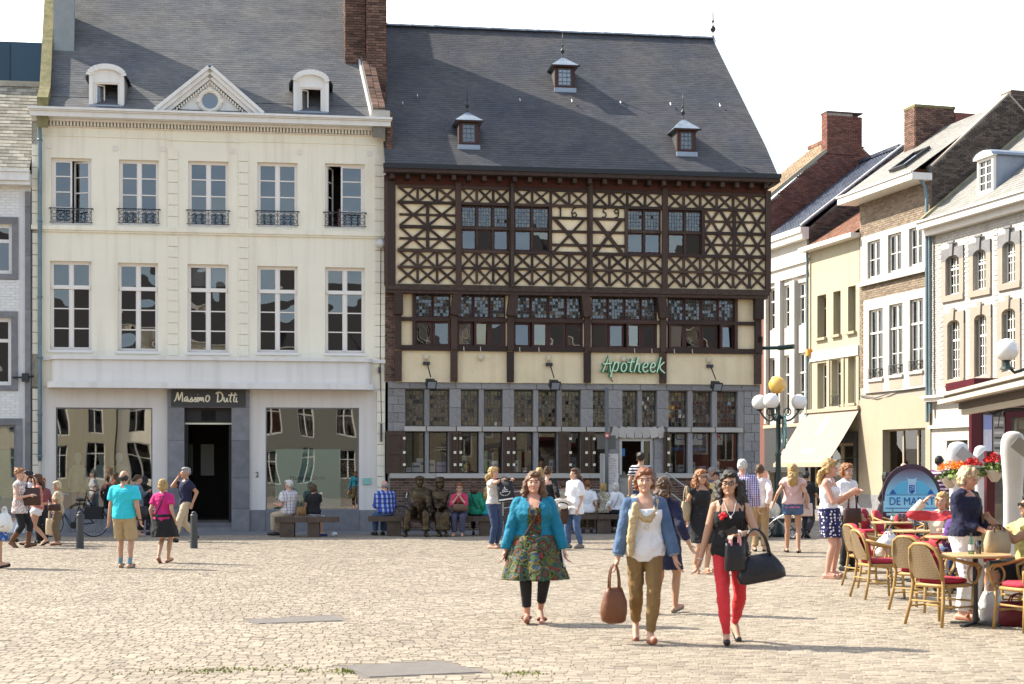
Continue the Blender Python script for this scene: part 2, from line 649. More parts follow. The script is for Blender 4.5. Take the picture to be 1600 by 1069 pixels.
def brick_wall(parent, name, rest, m, x0, x1, z0, z1, y, bw=.22, bh=.072, limit=300, inside=None, plane='xz', th=.03, proud=.0):
 """running bond pieces on a plane at depth y (front towards -y), or plane 'yz' at x=y"""
 out, key = [], []
 r = 0
 z = z0
 while z < z1 - .02:
  x = x0 - (bw / 2 if r % 2 else 0)
  while x < x1 - .02:
   a, b = max(x, x0), min(x + bw, x1)
   if b - a > .04 and (inside is None or inside((a + b) / 2, z + bh / 2)):
    j = rng.normal(0,.003)
    s = (b - a - .014, th, bh - .014)
    if plane == 'xz':
     out.append(TRS((a + b) / 2, y + j + proud, z + bh / 2, s[0], s[1], s[2]))
    else:
     out.append(TRS(y + j + proud,(a + b) / 2, z + bh / 2, s[1], s[0], s[2]))
    key.append(0)
   x += bw
  z += bh
  r += 1
 pieces(name, out, m, parent, limit=limit, rest=rest)
def glass_panes(parent, name, g, rects, y, joined=False, tilt=.6):
 mb = MB()
 for i,(a, b, c, d) in enumerate(rects):
  t = math.tan(R(random.gauss(0, tilt))) * (b - a)
  s = math.tan(R(random.gauss(0, tilt))) * (d - c)
  q = [(a, y - t / 2 - s / 2, c),(b, y + t / 2 - s / 2, c),(b, y + t / 2 + s / 2, d),(a, y - t / 2 + s / 2, d)]
  if joined:
   mb.quad(*q)
  else:
   MB().quad(*q).obj(name, g, parent)
 if joined and rects:
  return mb.obj(name, g, parent)
def casement(parent, x0, x1, z0, z1, y, cols, rowz, m, g, fw=.055, bar=.03, mull=.075, joined=False, name='window', sill=None):
 """frame with cols lights split at fractions rowz; returns the window part"""
 mb = MB()
 ring(mb, x0, x1, z0, z1, fw, y - .03, y + .05)
 cw = (x1 - x0 - 2 * fw)
 rects = []
 hs = [0] + list(rowz) + [1]
 H = z1 - z0 - 2 * fw
 for c in range(1, cols):
  xm = x0 + fw + cw * c / cols
  mb.box(xm - mull / 2, xm + mull / 2, y - .04, y + .045, z0 + fw, z1 - fw)
 for c in range(cols):
  a = x0 + fw + cw * c / cols + (mull / 2 if c else 0)
  b = x0 + fw + cw * (c + 1) / cols - (mull / 2 if c < cols - 1 else 0)
  ring(mb, a, b, z0 + fw, z1 - fw,.028, y - .022, y + .03)
  for k in range(len(hs) - 1):
   lo = z0 + fw + H * hs[k] + (bar / 2 if k else .028)
   hi = z0 + fw + H * hs[k + 1] - (bar / 2 if k < len(hs) - 2 else .028)
   rects.append((a + .028, b - .028, lo, hi))
   if k:
    zz = z0 + fw + H * hs[k]
    mb.box(a + .028, b - .028, y - .018, y + .02, zz - bar / 2, zz + bar / 2)
 w = mb.obj(name, m, parent)
 glass_panes(w, 'pane', g, rects, y + .005, joined)
 return w
def leaded(parent, x0, x1, z0, z1, y, nx, nz, m, g, fw=.035, tilt=1.3, name='leaded_light'):
 """frame, lead cames and small uneven panes"""
 mb = MB()
 ring(mb, x0, x1, z0, z1, fw, y - .025, y + .03)
 w = mb.obj(name, m, parent)
 a, b, c, d = x0 + fw, x1 - fw, z0 + fw, z1 - fw
 lm = MB()
 for i in range(1, nx):
  xx = a + (b - a) * i / nx
  lm.box(xx - .006, xx + .006, y - .012, y + .008, c, d)
 for k in range(1, nz):
  zz = c + (d - c) * k / nz
  lm.box(a, b, y - .010, y + .006, zz - .006, zz + .006)
 lm.obj('lead_came', M_came, w)
 rects = [(a + (b - a) * i / nx, a + (b - a) * (i + 1) / nx, c + (d - c) * k / nz, c + (d - c) * (k + 1) / nz) for i in range(nx) for k in range(nz)]
 p = glass_panes(w, 'quarry_panes', g, rects, y, True, tilt)
 p['kind'] = 'stuff'
 return w
M_came = mat('lead_came',(0.09,0.09,0.09),0.5)
# ================================================================ cream shop house
F = Front((-12.52,40.6), R(8))
fx, fz = F.s, F.z
cream = thing('shop_house', 'cream painted three storey corner-to-corner shop house with slate roof and white pediment', 'house', F.world(0), R(8))
cream['label'] = 'cream painted three storey shop house with slate roof and small white pediment'
xr = fx(602)
EV = fz(60,186)                      # underside of the cornice
hol = []
up3 = [(80,143,247,351),(186,248,250,352),(294,357,252,354),(402,465,254,355),(508,570,256,357)]
up2 = [(78,143,408,547),(184,247,411,549),(293,357,413,551),(402,465,416,551),(508,570,418,552)]
W3 = [(fx(a), fx(b), fz((a + b) / 2, d), fz((a + b) / 2, c)) for a, b, c, d in up3]
W2 = [(fx(a), fx(b), fz((a + b) / 2, d), fz((a + b) / 2, c)) for a, b, c, d in up2]
shopL = (fx(87), fx(238), fz(160,797), fz(160,637))
shopR = (fx(415), fx(561), fz(490,797), fz(490,637))
door = (fx(288), fx(362),.12, fz(325,637))
zf0, zf1 = fz(75,607), fz(75,557)
zmid = zf0 + .05
X0 = fx(49.5)
wall_holes(X0, xr, zmid, EV + .18, W3 + W2,.22).obj('upper_wall', M_cream, cream)
wall_holes(X0, xr,0, zmid, [shopL, shopR,(fx(262), fx(390),0, zf0 - .02)],.3, y=.02).obj('ground_floor_wall', M_render, cream)
mb = MB()                              # sides, back, floors
mb.box(0.0,.25,.25,10,0, EV + .2)
mb.box(xr - .25, xr,.3,10,0, EV + .2)
mb.box(.25, xr - .25,9.7,10,0, EV + .2)
mb.box(X0,-.002,.0,.3,0, EV + .1)
for z in (zf1 - .1, fz(65,356) - .1, EV + .1):
 mb.box(.25, xr - .25,.3,9.7, z, z + .2)
mb.obj('inner_walls', M_room, cream)
for a, b in ((60,110),(110,160),(160,210),(210,261),(391,415),(415,488),(488,562),(562,601)):
 MB().box(fx(a) + .004, fx(b) - .004,-.05,.03,0, fz(a,797) if a > 390 else fz(87,797)).obj('plinth_slab', M_blue, cream)
mb = MB()
mb.box(X0, xr + .02,-.09,.03, fz(65,359), fz(65,352))
mb.box(-.01, xr + .01,-.05,.03, fz(65,362), fz(65,359) - .002)
mb.box(0, fx(262),-.025,.02, fz(65,212), fz(65,209))
mb.box(fx(388), xr,-.025,.02, fz(65,212), fz(65,209))
mb.box(fx(262), fx(388),-.03,.02, fz(65,214), fz(65,210))
mb.obj('string_course', M_cream, cream)
mb = MB()
z0c = EV
mb.box(-.12, xr + .1,-.16,.05, z0c - .06, z0c)
mb.box(-.15, xr + .12,-.42,.05, z0c + .002, z0c + .13)
mb.box(-.18, xr + .14,-.47,.05, z0c + .132, z0c + .165)
mb.box(-.20, xr + .16,-.52,-.40, z0c + .167, z0c + .225)
mb.obj('cornice', M_white, cream)
mb = MB()
n = 104
for i in range(n):
 x = .05 + (xr - .1) * i / n
 mb.box(x, x + .045,-.125,-.01, z0c - .17, z0c - .062)
o = mb.obj('dentil_band', M_creamtrim, cream)
o['kind'] = 'stuff'
MB().box(0, xr,-.05,.02, z0c - .2, z0c - .172).obj('dentil_fillet', M_creamtrim, cream)
stones = []
for a, b, za, zb in ((262.5,278, fz(62,352), fz(62,226)),(373,388, fz(62,352), fz(62,226)),(585,602, fz(62,352), fz(62,226)),(50,61, fz(62,352), fz(62,226)),
                     (262.5,278, zf1 + .05, fz(62,364)),(373,388, zf1 + .05, fz(62,364)),(585,602, zf1 + .05, fz(62,364)),(51,61, zf1 + .05, fz(62,364)),
                     (589,601, fz(62,797), zf1 - .85),(51,60,.05, zf1 - .85)):
 h = .29
 nn = max(1, round((zb - za) / h))
 xa, xb = fx(a), fx(b)
 xa = max(xa, X0)
 for i in range(nn):
  lo = za + (zb - za) * i / nn
  hi = za + (zb - za) * (i + 1) / nn
  stones.append(TRS((xa + xb) / 2,-.008,(lo + hi) / 2, xb - xa,.05, hi - lo - .018))
pieces('quoin_stone', stones, M_cream, cream)
for px, py in ((77,228),(180,232),(255,233),(363,236),(468,238),(577,240)):
 MB().box(fx(px) - .07, fx(px) + .07,-.02,.02, fz(px, py) - .07, fz(px, py) + .07).obj('anchor_plate', M_creamtrim, cream)
M_balc = M_iron
for i,(a, b, c, d) in enumerate(W3):
 if i in (0,4):      # one leaf open inwards
  w = MB()
  ring(w, a, b, c, d,.055,.11,.19)
  xm = (a + b) / 2 if i == 0 else a + (b - a) * .40
  w = w.obj('window', M_win, cream)
  def leaf(xa, xb, rot, piv):
   mbl = MB()
   wd = xb - xa
   ring(mbl,0, wd, c + .055, d - .055,.045,-.02,.02)
   hh = d - c - .11
   rs = []
   for k in range(4):
    lo, hi = c + .055 + hh * k / 4 + .02, c + .055 + hh * (k + 1) / 4 - .02
    rs.append((.045, wd - .045, lo, hi))
    if k:
     mbl.box(.045, wd - .045,-.015,.015, lo - .035, lo - .005)
   o = mbl.obj('sash', M_win, w, loc=(piv,.15,0), rot=(0,0, rot))
   glass_panes(o, 'pane', G_up, rs,0)
   if o.children:   # deeper than a sub-part: join the panes into the sash
    vs = MB()
    for r_ in rs:
     vs.quad((r_[0],0, r_[2]),(r_[1],0, r_[2]),(r_[1],0, r_[3]),(r_[0],0, r_[3]))
    for ch in list(o.children):
     bpy.data.objects.remove(ch)
    me = mbl.mesh('sash')
    o.data.materials.append(G_up)
    base = len(mbl.v)
    mbl.v += vs.v
    mbl.f += [tuple(q + base for q in f_) for f_ in vs.f]
    mbl.m += [1] * len(vs.f)
    me = mbl.mesh('sash')
    me.materials.append(M_win)
    me.materials.append(G_up)
    o.data = me
  if i == 0:
   leaf(a + .055, xm,0, a + .055)
   leaf(xm, b - .055, R(158), b - .055)
  else:
   leaf(0,.44, R(68), a + .055)
   leaf(xm, b - .055,0, xm)
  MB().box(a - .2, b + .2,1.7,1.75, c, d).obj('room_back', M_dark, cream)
  if i == 4:
   mbq = MB()
   for q in range(9):
    x = a + .36 + q * .035
    mbq.bar((x,.6, c + .15),(x + .01,.6, c + .62),.022,.02, q % 2)
   mbq.obj('striped_curtain', [mat('curtain_red',(.35,.03,.04),.9), mat('curtain_pale',(.6,.55,.5),.9)], cream)
 else:
  w = casement(cream, a, b, c, d,.15,2,(.2,.47,.74), M_win, G_up)
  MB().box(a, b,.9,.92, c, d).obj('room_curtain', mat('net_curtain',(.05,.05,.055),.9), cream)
 g = MB()
 zb = c + .42
 g.tube([(a - .04,-.06, zb),(b + .04,-.06, zb)],.016,6)
 g.tube([(a - .04,-.06, c + .05),(b + .04,-.06, c + .05)],.010,6)
 g.tube([(a - .04,-.06, zb),(a - .04,.02, zb)],.014,6)
 g.tube([(b + .04,-.06, zb),(b + .04,.02, zb)],.014,6)
 W = b - a
 for k in range(7):
  x = a + W * k / 6
  g.tube([(x,-.06, c + .05),(x,-.06, zb)],.009,5)
 for k in range(6):
  x = a + W * (k + .5) / 6
  rr = W / 12 * .8
  for zc in (c + .15, c + .32):
   g.tube([(x + rr * math.cos(t),-.06, zc + rr * .8 * math.sin(t)) for t in [2 * math.pi * j / 8 for j in range(8)]],.007,4, closed=True)
 g.obj('balconet', M_iron, cream)
for i,(a, b, c, d) in enumerate(W2):
 w = casement(cream, a, b, c, d,.15,2,(.235,.47,.705), M_win, G_up)
 zt = c + (d - c) * .715
 MB().box(a + .03, b - .03,.085,.20, zt - .06, zt + .04).obj('transom', M_win, w)
 MB().box(a - .04, b + .04,-.05,.14, c - .07, c).obj('sill', M_win, w)
 if i == 2:
  MB().box(a + .05, b - .05,.28,.30, zt + .12, d - .02).obj('roller_blind', mat('blind_cloth',(.62,.58,.5),.9), cream)
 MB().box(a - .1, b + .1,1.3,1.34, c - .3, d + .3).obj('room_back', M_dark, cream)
poly = []
xa, xb = fx(75,-.5), fx(583,-.5)
def plan(x0, x1, d, r):
 pts = [(x0,.02)]
 for k in range(7):
  t = math.pi + (math.pi / 2) * k / 6
  pts.append((x0 + r + r * math.cos(t),-d + r + r * math.sin(t)))
 for k in range(7):
  t = 1.5 * math.pi + (math.pi / 2) * k / 6
  pts.append((x1 - r + r * math.cos(t),-d + r + r * math.sin(t)))
 pts.append((x1,.02))
 return pts
def slab(mb, pts, z0, z1):
 k = len(pts)
 vs = [(x, y, z0) for x, y in pts] + [(x, y, z1) for x, y in pts]
 fs = [tuple(range(k))[::-1], tuple(range(k,2 * k))] + [(i,(i + 1) % k, k + (i + 1) % k, k + i) for i in range(k)]
 mb.add(vs, fs)
mb = MB()
H = zf1 - zf0
slab(mb, plan(xa + .05, xb - .05,.44,.25), zf0 + .16, zf1 - .10)
slab(mb, plan(xa, xb,.52,.3), zf1 - .098, zf1)
slab(mb, plan(xa - .06, xb + .06,.56,.3), zf0, zf0 + .158)
mb.obj('shop_fascia', M_fascia, cream)
MB().box(0, xr,-.06,.015, zf1 - .10, zf1 - .005).obj('fascia_ledge', M_fascia, cream)
mb = MB()
xd0, xd1 = fx(262), fx(390)
zt = zf0 - .03
MB().box(xd0, xd1,-.10,.3, fz(325,637), zt).obj('door_lintel', M_blue, cream)
for a, b in ((xd0, fx(288)),(fx(362), xd1)):
 zz = [0,.62,1.45,2.45, fz(325,637) - .003]
 for lo, hi in zip(zz, zz[1:]):
  MB().box(a, b,-.09,.5, lo + .003, hi - .003).obj('jamb_stone', M_blue, cream)
for i, z in enumerate((.12,.24)):
 MB().box(fx(288), fx(362),-.3 + .3 * i + .25,1.5, z - .12, z - .002).obj('door_step', M_blue, cream)
sgn = MB().box(fx(268), fx(384),-.125,-.098, fz(325,636), fz(325,610)).obj('shop_sign', M_signdk, cream)
SIGN_AT = (sgn, fx(274), fz(325,628.5))
dd = MB()
zt1 = fz(325,663)
dd.box(fx(288), fx(362),.25,.32, zt1 + .05, fz(325,637))
for k in range(2):
 x = fx(288) + (fx(362) - fx(288)) * (k + .5) / 2
 dd.box(x - .5, x + .5,.235,.249, zt1 + .10, fz(325,641))
dd.box(fx(288), fx(293),.25,.32,.24, zt1)
dd.box(fx(357), fx(362),.25,.32,.24, zt1)
dd.obj('door_frame', M_black, cream)
MB().box(fx(288) + .01, fx(362) - .01,.2,.249, zt1, zt1 + .045).obj('door_bar', M_letter, cream)
MB().quad((fx(294),.34,.24),(fx(297),1.15,.24),(fx(297),1.15, zt1),(fx(294),.34, zt1)).obj('glass_door', G_low, cream)
MB().box(fx(303), fx(325),3.0,3.15,1.5,2.4).obj('back_window', mat('back_panel',(.45,.47,.42),.6), cream)
for (a, b, c, d), nm in ((shopL, 'shop_window'),(shopR, 'shop_window')):
 mb = MB()
 ring(mb, a, b, c, d,.035,.06,.12)
 w = mb.obj('shop_window', M_blue, cream)
 xs = [a + .035, b - .035] if a < 5 else [a + .035, b - .035]
 glass_panes(w, 'pane', G_shop, [(xs[0], xs[1], c + .035, d - .035)],.085, tilt=.05)
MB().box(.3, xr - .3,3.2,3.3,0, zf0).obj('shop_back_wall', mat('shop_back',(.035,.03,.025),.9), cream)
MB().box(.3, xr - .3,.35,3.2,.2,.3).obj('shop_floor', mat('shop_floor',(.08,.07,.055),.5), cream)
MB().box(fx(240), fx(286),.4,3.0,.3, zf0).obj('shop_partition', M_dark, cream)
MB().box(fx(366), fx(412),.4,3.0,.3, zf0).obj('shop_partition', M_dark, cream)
text_obj('house_number', '2',.2, M_signdk, cream,(fx(402),.008, fz(402,742)), depth=.006)
MB().box(fx(567), fx(580),-.02,.018, fz(573,757), fz(573,747)).obj('green_plaque', mat('plaque_green',(.25,.50,.42),.4), cream)
dp = MB()
xp = fx(63.5)
dp.tube([(xp,-.35, EV + .1),(xp,-.16, EV - .35),(xp,-.12, EV - .6),(xp,-.12, zf0 - .4),(xp,-.12,1.9)],.055,10)
for z in (EV - .6,8.2,6.2,4.6,3.1,2.0):
 dp.tube([(xp,-.12, z),(xp,-.12, z + .05)],.07,10)
dp.obj('downpipe', M_zinc, cream, smooth=True)
MB().tube([(xp,-.1,1.9),(xp,-.1,.1)],.045,8).obj('downpipe_foot', mat('pipe_cream',(.5,.48,.42),.6), cream)
d1 = MB().lathe([(.02,-.14),(.09,-.13),(.15,-.05),(.15,0),(.10,.08),(.03,.12)],14,(fx(594),-.22, fz(594,382)))
d1.tube([(fx(594),-.22, fz(594,382) + .08),(fx(594),.02, fz(594,376))],.025,6)
d1.obj('dome_lamp', mat('dome_grey',(.55,.54,.50),.35), cream, smooth=True)
cb = MB().tube([(fx(595),-.03, fz(594,388)),(fx(594),-.03, fz(594,560)),(fx(596),-.03, fz(594,660))],.012,5)
cb.box(fx(591), fx(595),-.12,0, fz(593,583), fz(593,574))
cb.box(fx(594), fx(597),-.08,0, fz(596,690), fz(596,662))
cb.obj('wall_cable', M_signdk, cream)
eY, eZ = -.35, EV + .20
prof = [(eY, eZ),(.25, eZ + .42),(1.1, eZ + 1.25),(5.8, eZ + 5.9)]
XL = lambda t: (.18, xr - .35)
roof_tiles('slate', cream, M_slate, prof, XL,.215,.115, 'slate_courses', tilt=1.2, th=.012)
sheet(cream, 'roof_deck', M_dark, prof + [(11.2, eZ + .2)], lambda z: 0.0, lambda z: xr)
gpts = [(y, z) for y, z in prof] + [(11.2, eZ)]
for x, nm in ((.02, 'gable_wall'),(xr - .04, 'gable_wall')):
 mb = MB()
 mb.add([(x, y, z - .03) for y, z in gpts] + [(x + .02, y, z - .03) for y, z in gpts], [tuple(range(5)), tuple(range(9,4,-1))])
 mb.obj(nm, M_mortard, cream)
def parapet(name, x0, x1, m, up=.38, yend=4.9, y0=-.3, mcap=None):
 mb = MB()
 pr = [(y, z) for y, z in prof]
 for (ya, za),(yb, zb) in zip(pr, pr[1:]):
  vs = []
  for x in (x0, x1):
   vs += [(x, ya, za - .5),(x, yb, zb - .5),(x, yb, zb + up),(x, ya, za + up)]
  mb.add(vs, [(0,1,2,3),(7,6,5,4),(3,2,6,7),(0,4,5,1),(0,3,7,4),(1,5,6,2)])
 return mb.obj(name, m, cream, fix=True)
parapet('mossy_parapet',.02,.30, M_moss,.30)
MB().box(.32,.88,2.0,3.3, eZ + 1.3, eZ + 7.2).obj('rendered_chimney', mat('chimney_render',(.30,.32,.32),.85, nz=(2,.5)), cream)
parapet('brick_parapet', xr - .36, xr - .02, M_mortard,.28)
out = []
for i in range(5):
 ya, za = prof[min(i,3)][0], prof[min(i,3)][1]
L1 = 0
pp = [Vector((0, y, z)) for y, z in prof]
for a, b in zip(pp, pp[1:]):
 e = (b - a).normalized()
 nk = int((b - a).length / .075)
 ang = math.atan2(e.z, e.y)
 for k in range(nk):
  c = a + e * ((k + .5) * .075) + Vector((0,0,.285))
  for j, xx in enumerate((xr - .275, xr - .105)):
   out.append(TRS(xx, c.y, c.z,.155,.062,.04 + rng.random() * .02, rotx(ang)))
pieces('coping_brick', out, M_brick, cream, limit=300)
def chimney(x0, x1, y0, y1, z0, z1, m, limit=300):
 MB().box(x0 + .015, x1 - .015, y0 + .015, y1 - .015, z0, z1).obj('chimney_core', M_mortard, cream)
 brick_wall(cream, 'brick', 'brick_courses', m, x0, x1, z0, z1, y0, limit=limit)
 brick_wall(cream, 'brick', 'brick_courses', m, y0, y1, z0, z1, x1, limit=0, plane='yz')
 brick_wall(cream, 'brick', 'brick_courses', m, y0, y1, z0, z1, x0, limit=0, plane='yz')
chimney(fx(540,2) , fx(571,2),1.9,3.6, eZ + 1.6, eZ + 6.6, M_brick,200)
chimney(fx(574,1.6), fx(603,1.6),1.5,4.2, eZ + .9, eZ + 6.9, M_brick,100)
chimney(xr + .02, fx(612),-.25,.5, fz(606,245), fz(606,178), M_brick,60)
MB().box(xr - .4, xr + .1,-.45,.1, eZ + .02, eZ + .22).obj('parapet_foot', M_stonel, cream)
mb = MB()
for a, b in zip(pp, pp[1:]):
 mb.bar(a + Vector((xr - .40,0,.09)), b + Vector((xr - .40,0,.09)),.05,.10)
mb.obj('lead_flashing', mat('flashing',(.62,.62,.62),.5), cream)
for o in cream.children:
 if o.name.split('.')[0] in ('slate', 'slate_courses', 'roof_deck', 'gable_wall', 'mossy_parapet', 'rendered_chimney', 'brick_parapet', 'coping_brick', 'lead_flashing'):
  if o.data.users > 1:
   o.location.x -= .12 * max(o.location.y,0)
  else:
   for v in o.data.vertices:
    v.co.x -= .12 * max(v.co.y,0)
ped = MB()
xa, xm, xb = fx(247,-.3), fx(328,-.3), fx(407,-.3)
za = eZ + .0
zp = fz(328,108,-.3)
ped.prism([(xa + .4, za),(xb - .4, za),(xm, zp - .25)],-.18,1.2)
po = ped.obj('pediment', M_white, cream, fix=True)
for s,(x0, x1) in enumerate(((xa - .05, xm),(xb + .05, xm))):
 r1 = MB()
 A = Vector((x0,0, za + .02))
 B = Vector((x1,0, zp))
 t = (B - A).normalized()
 nn = Vector((-t.z,0, t.x)) * (1 if s == 0 else -1)
 for (o0, o1, yy) in ((.0,.09,-.42),(-.10,-.002,-.36),(-.2,-.102,-.28)):
  q = [A + nn * o0, B + nn * (o0) , B + nn * o1, A + nn * o1]
  zc = B.x
  vs = []
  for y in (yy,1.2 + .5 * s * 0):
   vs += [(p.x, y, p.z) for p in q]
  r1.add(vs, [(0,1,2,3),(7,6,5,4),(0,4,5,1),(1,5,6,2),(2,6,7,3),(3,7,4,0)])
 r1.obj('raking_cornice', M_white, po, fix=True)
 d = MB()
 for k in range(1,22):
  p = A.lerp(B, k / 22.5) - nn * .25
  d.box(p.x - .02, p.x + .02,-.25,-.15, p.z - .05, p.z + .03)
 o = d.obj('dentil_row', M_creamtrim, po)
oc = (fx(328,-.2), fz(328,158,-.2))
mb = MB()
ringp = [(oc[0] + .27 * math.cos(t),-.20, oc[1] + .27 * math.sin(t)) for t in [2 * math.pi * j / 24 for j in range(24)]]
mb.tube(ringp,.065,8, closed=True)
for t in (0,90,180,270):
 c_, s_ = math.cos(R(t)), math.sin(R(t))
 mb.box(oc[0] + .30 * c_ - .05, oc[0] + .30 * c_ + .05,-.27,-.18, oc[1] + .30 * s_ - .05, oc[1] + .30 * s_ + .05)
mb.obj('oculus_ring', M_creamtrim, po, smooth=False)
g = MB()
g.add([(oc[0] + .22 * math.cos(t),-.19, oc[1] + .22 * math.sin(t)) for t in [2 * math.pi * j / 24 for j in range(24)]], [tuple(range(24))])
g.obj('oculus_pane', glass_mat('oculus_glass',(.2,.22,.25), refl=.22), po)
MB().box(oc[0] - .2, oc[0] + .2,-.184,-.182, oc[1] - .2, oc[1] + .2).obj('oculus_back', M_dark, po)
mb = MB()
mb.bar((xm,-.42, zp + .08),(xm,1.3, zp + .08),.12,.04)
mb.obj('pediment_ridge', M_lead, po)
def dormer(px0, px1, ptop, ps, pbot, o0, o1, ot, ob):
 yf = -.05
 x0, x1 = fx(px0, yf), fx(px1, yf)
 z0, zs, z1 = fz(px0, pbot, yf), fz(px0, ps, yf), fz(px0, ptop, yf)
 a, b, c, d = fx(o0, yf), fx(o1, yf), fz(px0, ob, yf), fz(px0, ot, yf)
 xc = (x0 + x1) / 2
 hw = (b - a) / 2 + .1
 arch = [(xc + hw * math.cos(t), zs + (z1 - zs) * math.sin(t)) for t in [math.pi * k / 10 for k in range(11)]]
 mb = wall_holes(x0 + .1, x1 - .1, z0, zs, [(a, b, c, d)],.2, y=yf)
 mb.prism(arch, yf, yf + 1.6)
 D = mb.obj('dormer', M_white, cream)
 mb = MB()
 for xx in (x0 + .04, x1 - .14):
  mb.box(xx, xx + .10, yf - .05, yf + .15, z0, zs)
 mb.obj('dormer_pilaster', M_white, D)
 mb = MB()
 ar = [(xc + (hw + .03) * math.cos(t), yf - .07, zs + (z1 - zs + .02) * math.sin(t)) for t in [math.pi * k / 12 for k in range(13)]]
 for p, q in zip(ar, ar[1:]):
  mb.bar(p, q,.14,.05, up=(0,1,0))
 mb.obj('arch_moulding', M_white, D)
 mb = MB()
 roofp = [(x0 - .08, zs - .05),(x0 + .03, zs + .10)] + [(p[0], p[2] + .03) for p in ar[::-1]] + [(x1 - .03, zs + .10),(x1 + .08, zs - .05)]
 k = len(roofp)
 vs = [(x, yf - .02, z) for x, z in roofp] + [(x, yf + 1.9, z) for x, z in roofp]
 mb.add(vs, [(i, i + 1, k + i + 1, k + i) for i in range(k - 1)])
 mb.obj('dormer_roof', M_lead, D)
 mb = MB()
 mb.box(x0 + .02, x0 + .08, yf + .16, yf + 1.6, z0, zs)
 mb.box(x1 - .08, x1 - .02, yf + .16, yf + 1.6, z0, zs)
 mb.obj('dormer_cheek', M_slate, D)
 mb = MB()
 ring(mb, a, b, c, d,.035, yf + .03, yf + .09)
 mb.obj('dormer_frame', M_win, D)
 wl = (b - a) * .42
 mb = MB()
 ring(mb,0, wl, c + .035, d - .035,.035,-.015,.015)
 mb.quad((.035,0, c + .07),(wl - .035,0, c + .07),(wl - .035,0, d - .07),(.035,0, d - .07),1)
 mb.obj('dormer_sash', [M_win, G_up], D, loc=(a + .035, yf + .06,0), rot=(0,0, R(38)))
 MB().box(a - .1, b + .1, yf + 1.0, yf + 1.03, c - .1, d + .1).obj('dormer_dark', M_dark, D)
 MB().box(x0 + .05, x1 - .05, yf - .10, yf + .1, z0 - .06, z0 - .002).obj('dormer_sill', M_lead, D)
dormer(137,196,105,118,164,147,186,128,164)
dormer(456,516,114,127,174,468,503,136,174)
# ================================================================ white brick neighbour house
nb = thing('brick_house', 'white painted brick house with grey stone window surrounds at the picture edge', 'house', F.world(-9.0), R(8))
nb['label'] = 'white painted brick house with grey stone surrounds beyond the downpipe of the cream house'
NX = 9.0
nx = lambda px: fx(px) + NX
xe = nx(48.5)
zev = fz(25,292)
w1 = (nx(-38), nx(19), fz(10,428), fz(10,350))
w2 = (nx(-40), nx(18), fz(10,602), fz(10,497))
w3 = (nx(-95), nx(25), fz(10,800), fz(10,664))
wall_holes(0, xe,0, zev, [w1, w2, w3],.2).obj('wall', M_brickw, nb)
mb = MB()
mb.box(0,.2,.2,9,0, zev)
mb.box(xe - .2, xe,.2,9,0, zev)
mb.box(.2, xe - .2,8.8,9,0, zev)
mb.box(.2, xe - .2,1.8,1.85,0, zev)
mb.obj('inner_walls', M_dark, nb)
brick_wall(nb, 'brick', 'brick_courses', M_brickw, nx(-50), xe - .28, fz(10,655), zev,-.004, bw=.24, bh=.075, limit=300, th=.02,
           inside=lambda x, z: not any(h[0] - .18 < x < h[1] + .18 and h[2] - .17 < z < h[3] + .19 for h in (w1, w2)))
for h in (w1, w2, w3):
 for a, b, c, d in ((h[0] - .16, h[0], h[2], h[3]),(h[1], h[1] + .16, h[2], h[3]),(h[0] - .16, h[1] + .16, h[3] + .003, h[3] + .17),(h[0] - .16, h[1] + .16, h[2] - .15, h[2] - .003)):
  if c < .3 and h is w3:
   c = max(c,.02)
  MB().box(a, b,-.05,.1, c, d).obj('surround_stone', M_blue, nb)
 if h is not w3:
  casement(nb, h[0], h[1], h[2], h[3],.1,2,(.68,), M_white, G_up, fw=.07, bar=.09)
 else:
  w = MB()
  ring(w, h[0], h[1], h[2], h[3],.06,.05,.12)
  w = w.obj('shop_window', M_blue, nb)
  glass_panes(w, 'pane', G_shop, [(h[0] + .06, h[1] - .06, h[2] + .06, h[3] - .06)],.08, tilt=.05)
  MB().box(h[0] + .1, h[1] - .08,.3,.32,2.2, h[3] - .1).obj('window_poster', mat('poster_pink',(.62,.42,.45),.6, nz=(2,1), col2=(.7,.66,.6)), nb)
  MB().box(h[0] + .1, h[1] - .08,.3,.32,.6,2.19).obj('window_poster', mat('poster_teal',(.25,.45,.42),.6, nz=(2,1), col2=(.5,.6,.58)), nb)
for lo, hi in zip([.02,1.4,2.9,4.3,5.9,7.3,8.6], [1.4,2.9,4.3,5.9,7.3,8.6, fz(45,300)]):
 MB().box(nx(40), nx(48),-.09,.1, lo + .004, hi - .004).obj('pilaster_stone', M_blue, nb)
mb = MB()
mb.box(0, xe + .02,-.35,.1, zev, zev + .10)
mb.box(0, xe + .02,-.42,.05, zev + .102, zev + .32)
mb.box(0, xe + .03,-.46,-.3, zev + .322, zev + .38)
mb.obj('gutter', M_white, nb)
e2 = zev + .36
pr2 = [(-.3, e2),(2.2, e2 + 2.85)]
roof_tiles('slate', nb, M_slate3, pr2, lambda t: (nx(-60), xe),.26,.145, 'slate_courses', tilt=3)
sheet(nb, 'roof_deck', M_dark, pr2 + [(5, e2)], lambda z: 0.0, lambda z: xe)
MB().box(0, xe,2.1,2.35, e2 + 2.8, e2 + 2.95).obj('ridge', M_slate3, nb)
ic = MB().tube([(nx(20),-.08, fz(20,590)),(nx(38),-.12, fz(20,590)),(nx(54),-.1, fz(20,588))],.025,6)
ic.box(nx(36), nx(46),-.2,-.05, fz(40,597), fz(40,584))
ic.obj('cable_box', M_iron, nb)
bk = thing('clad_hall', 'dark blue metal clad building top rising behind the white brick house', 'building', F.world(-12,9), R(8))
zb0, zb1 = 8.0, CAMZ + (HOR - 76) / FPX * 50
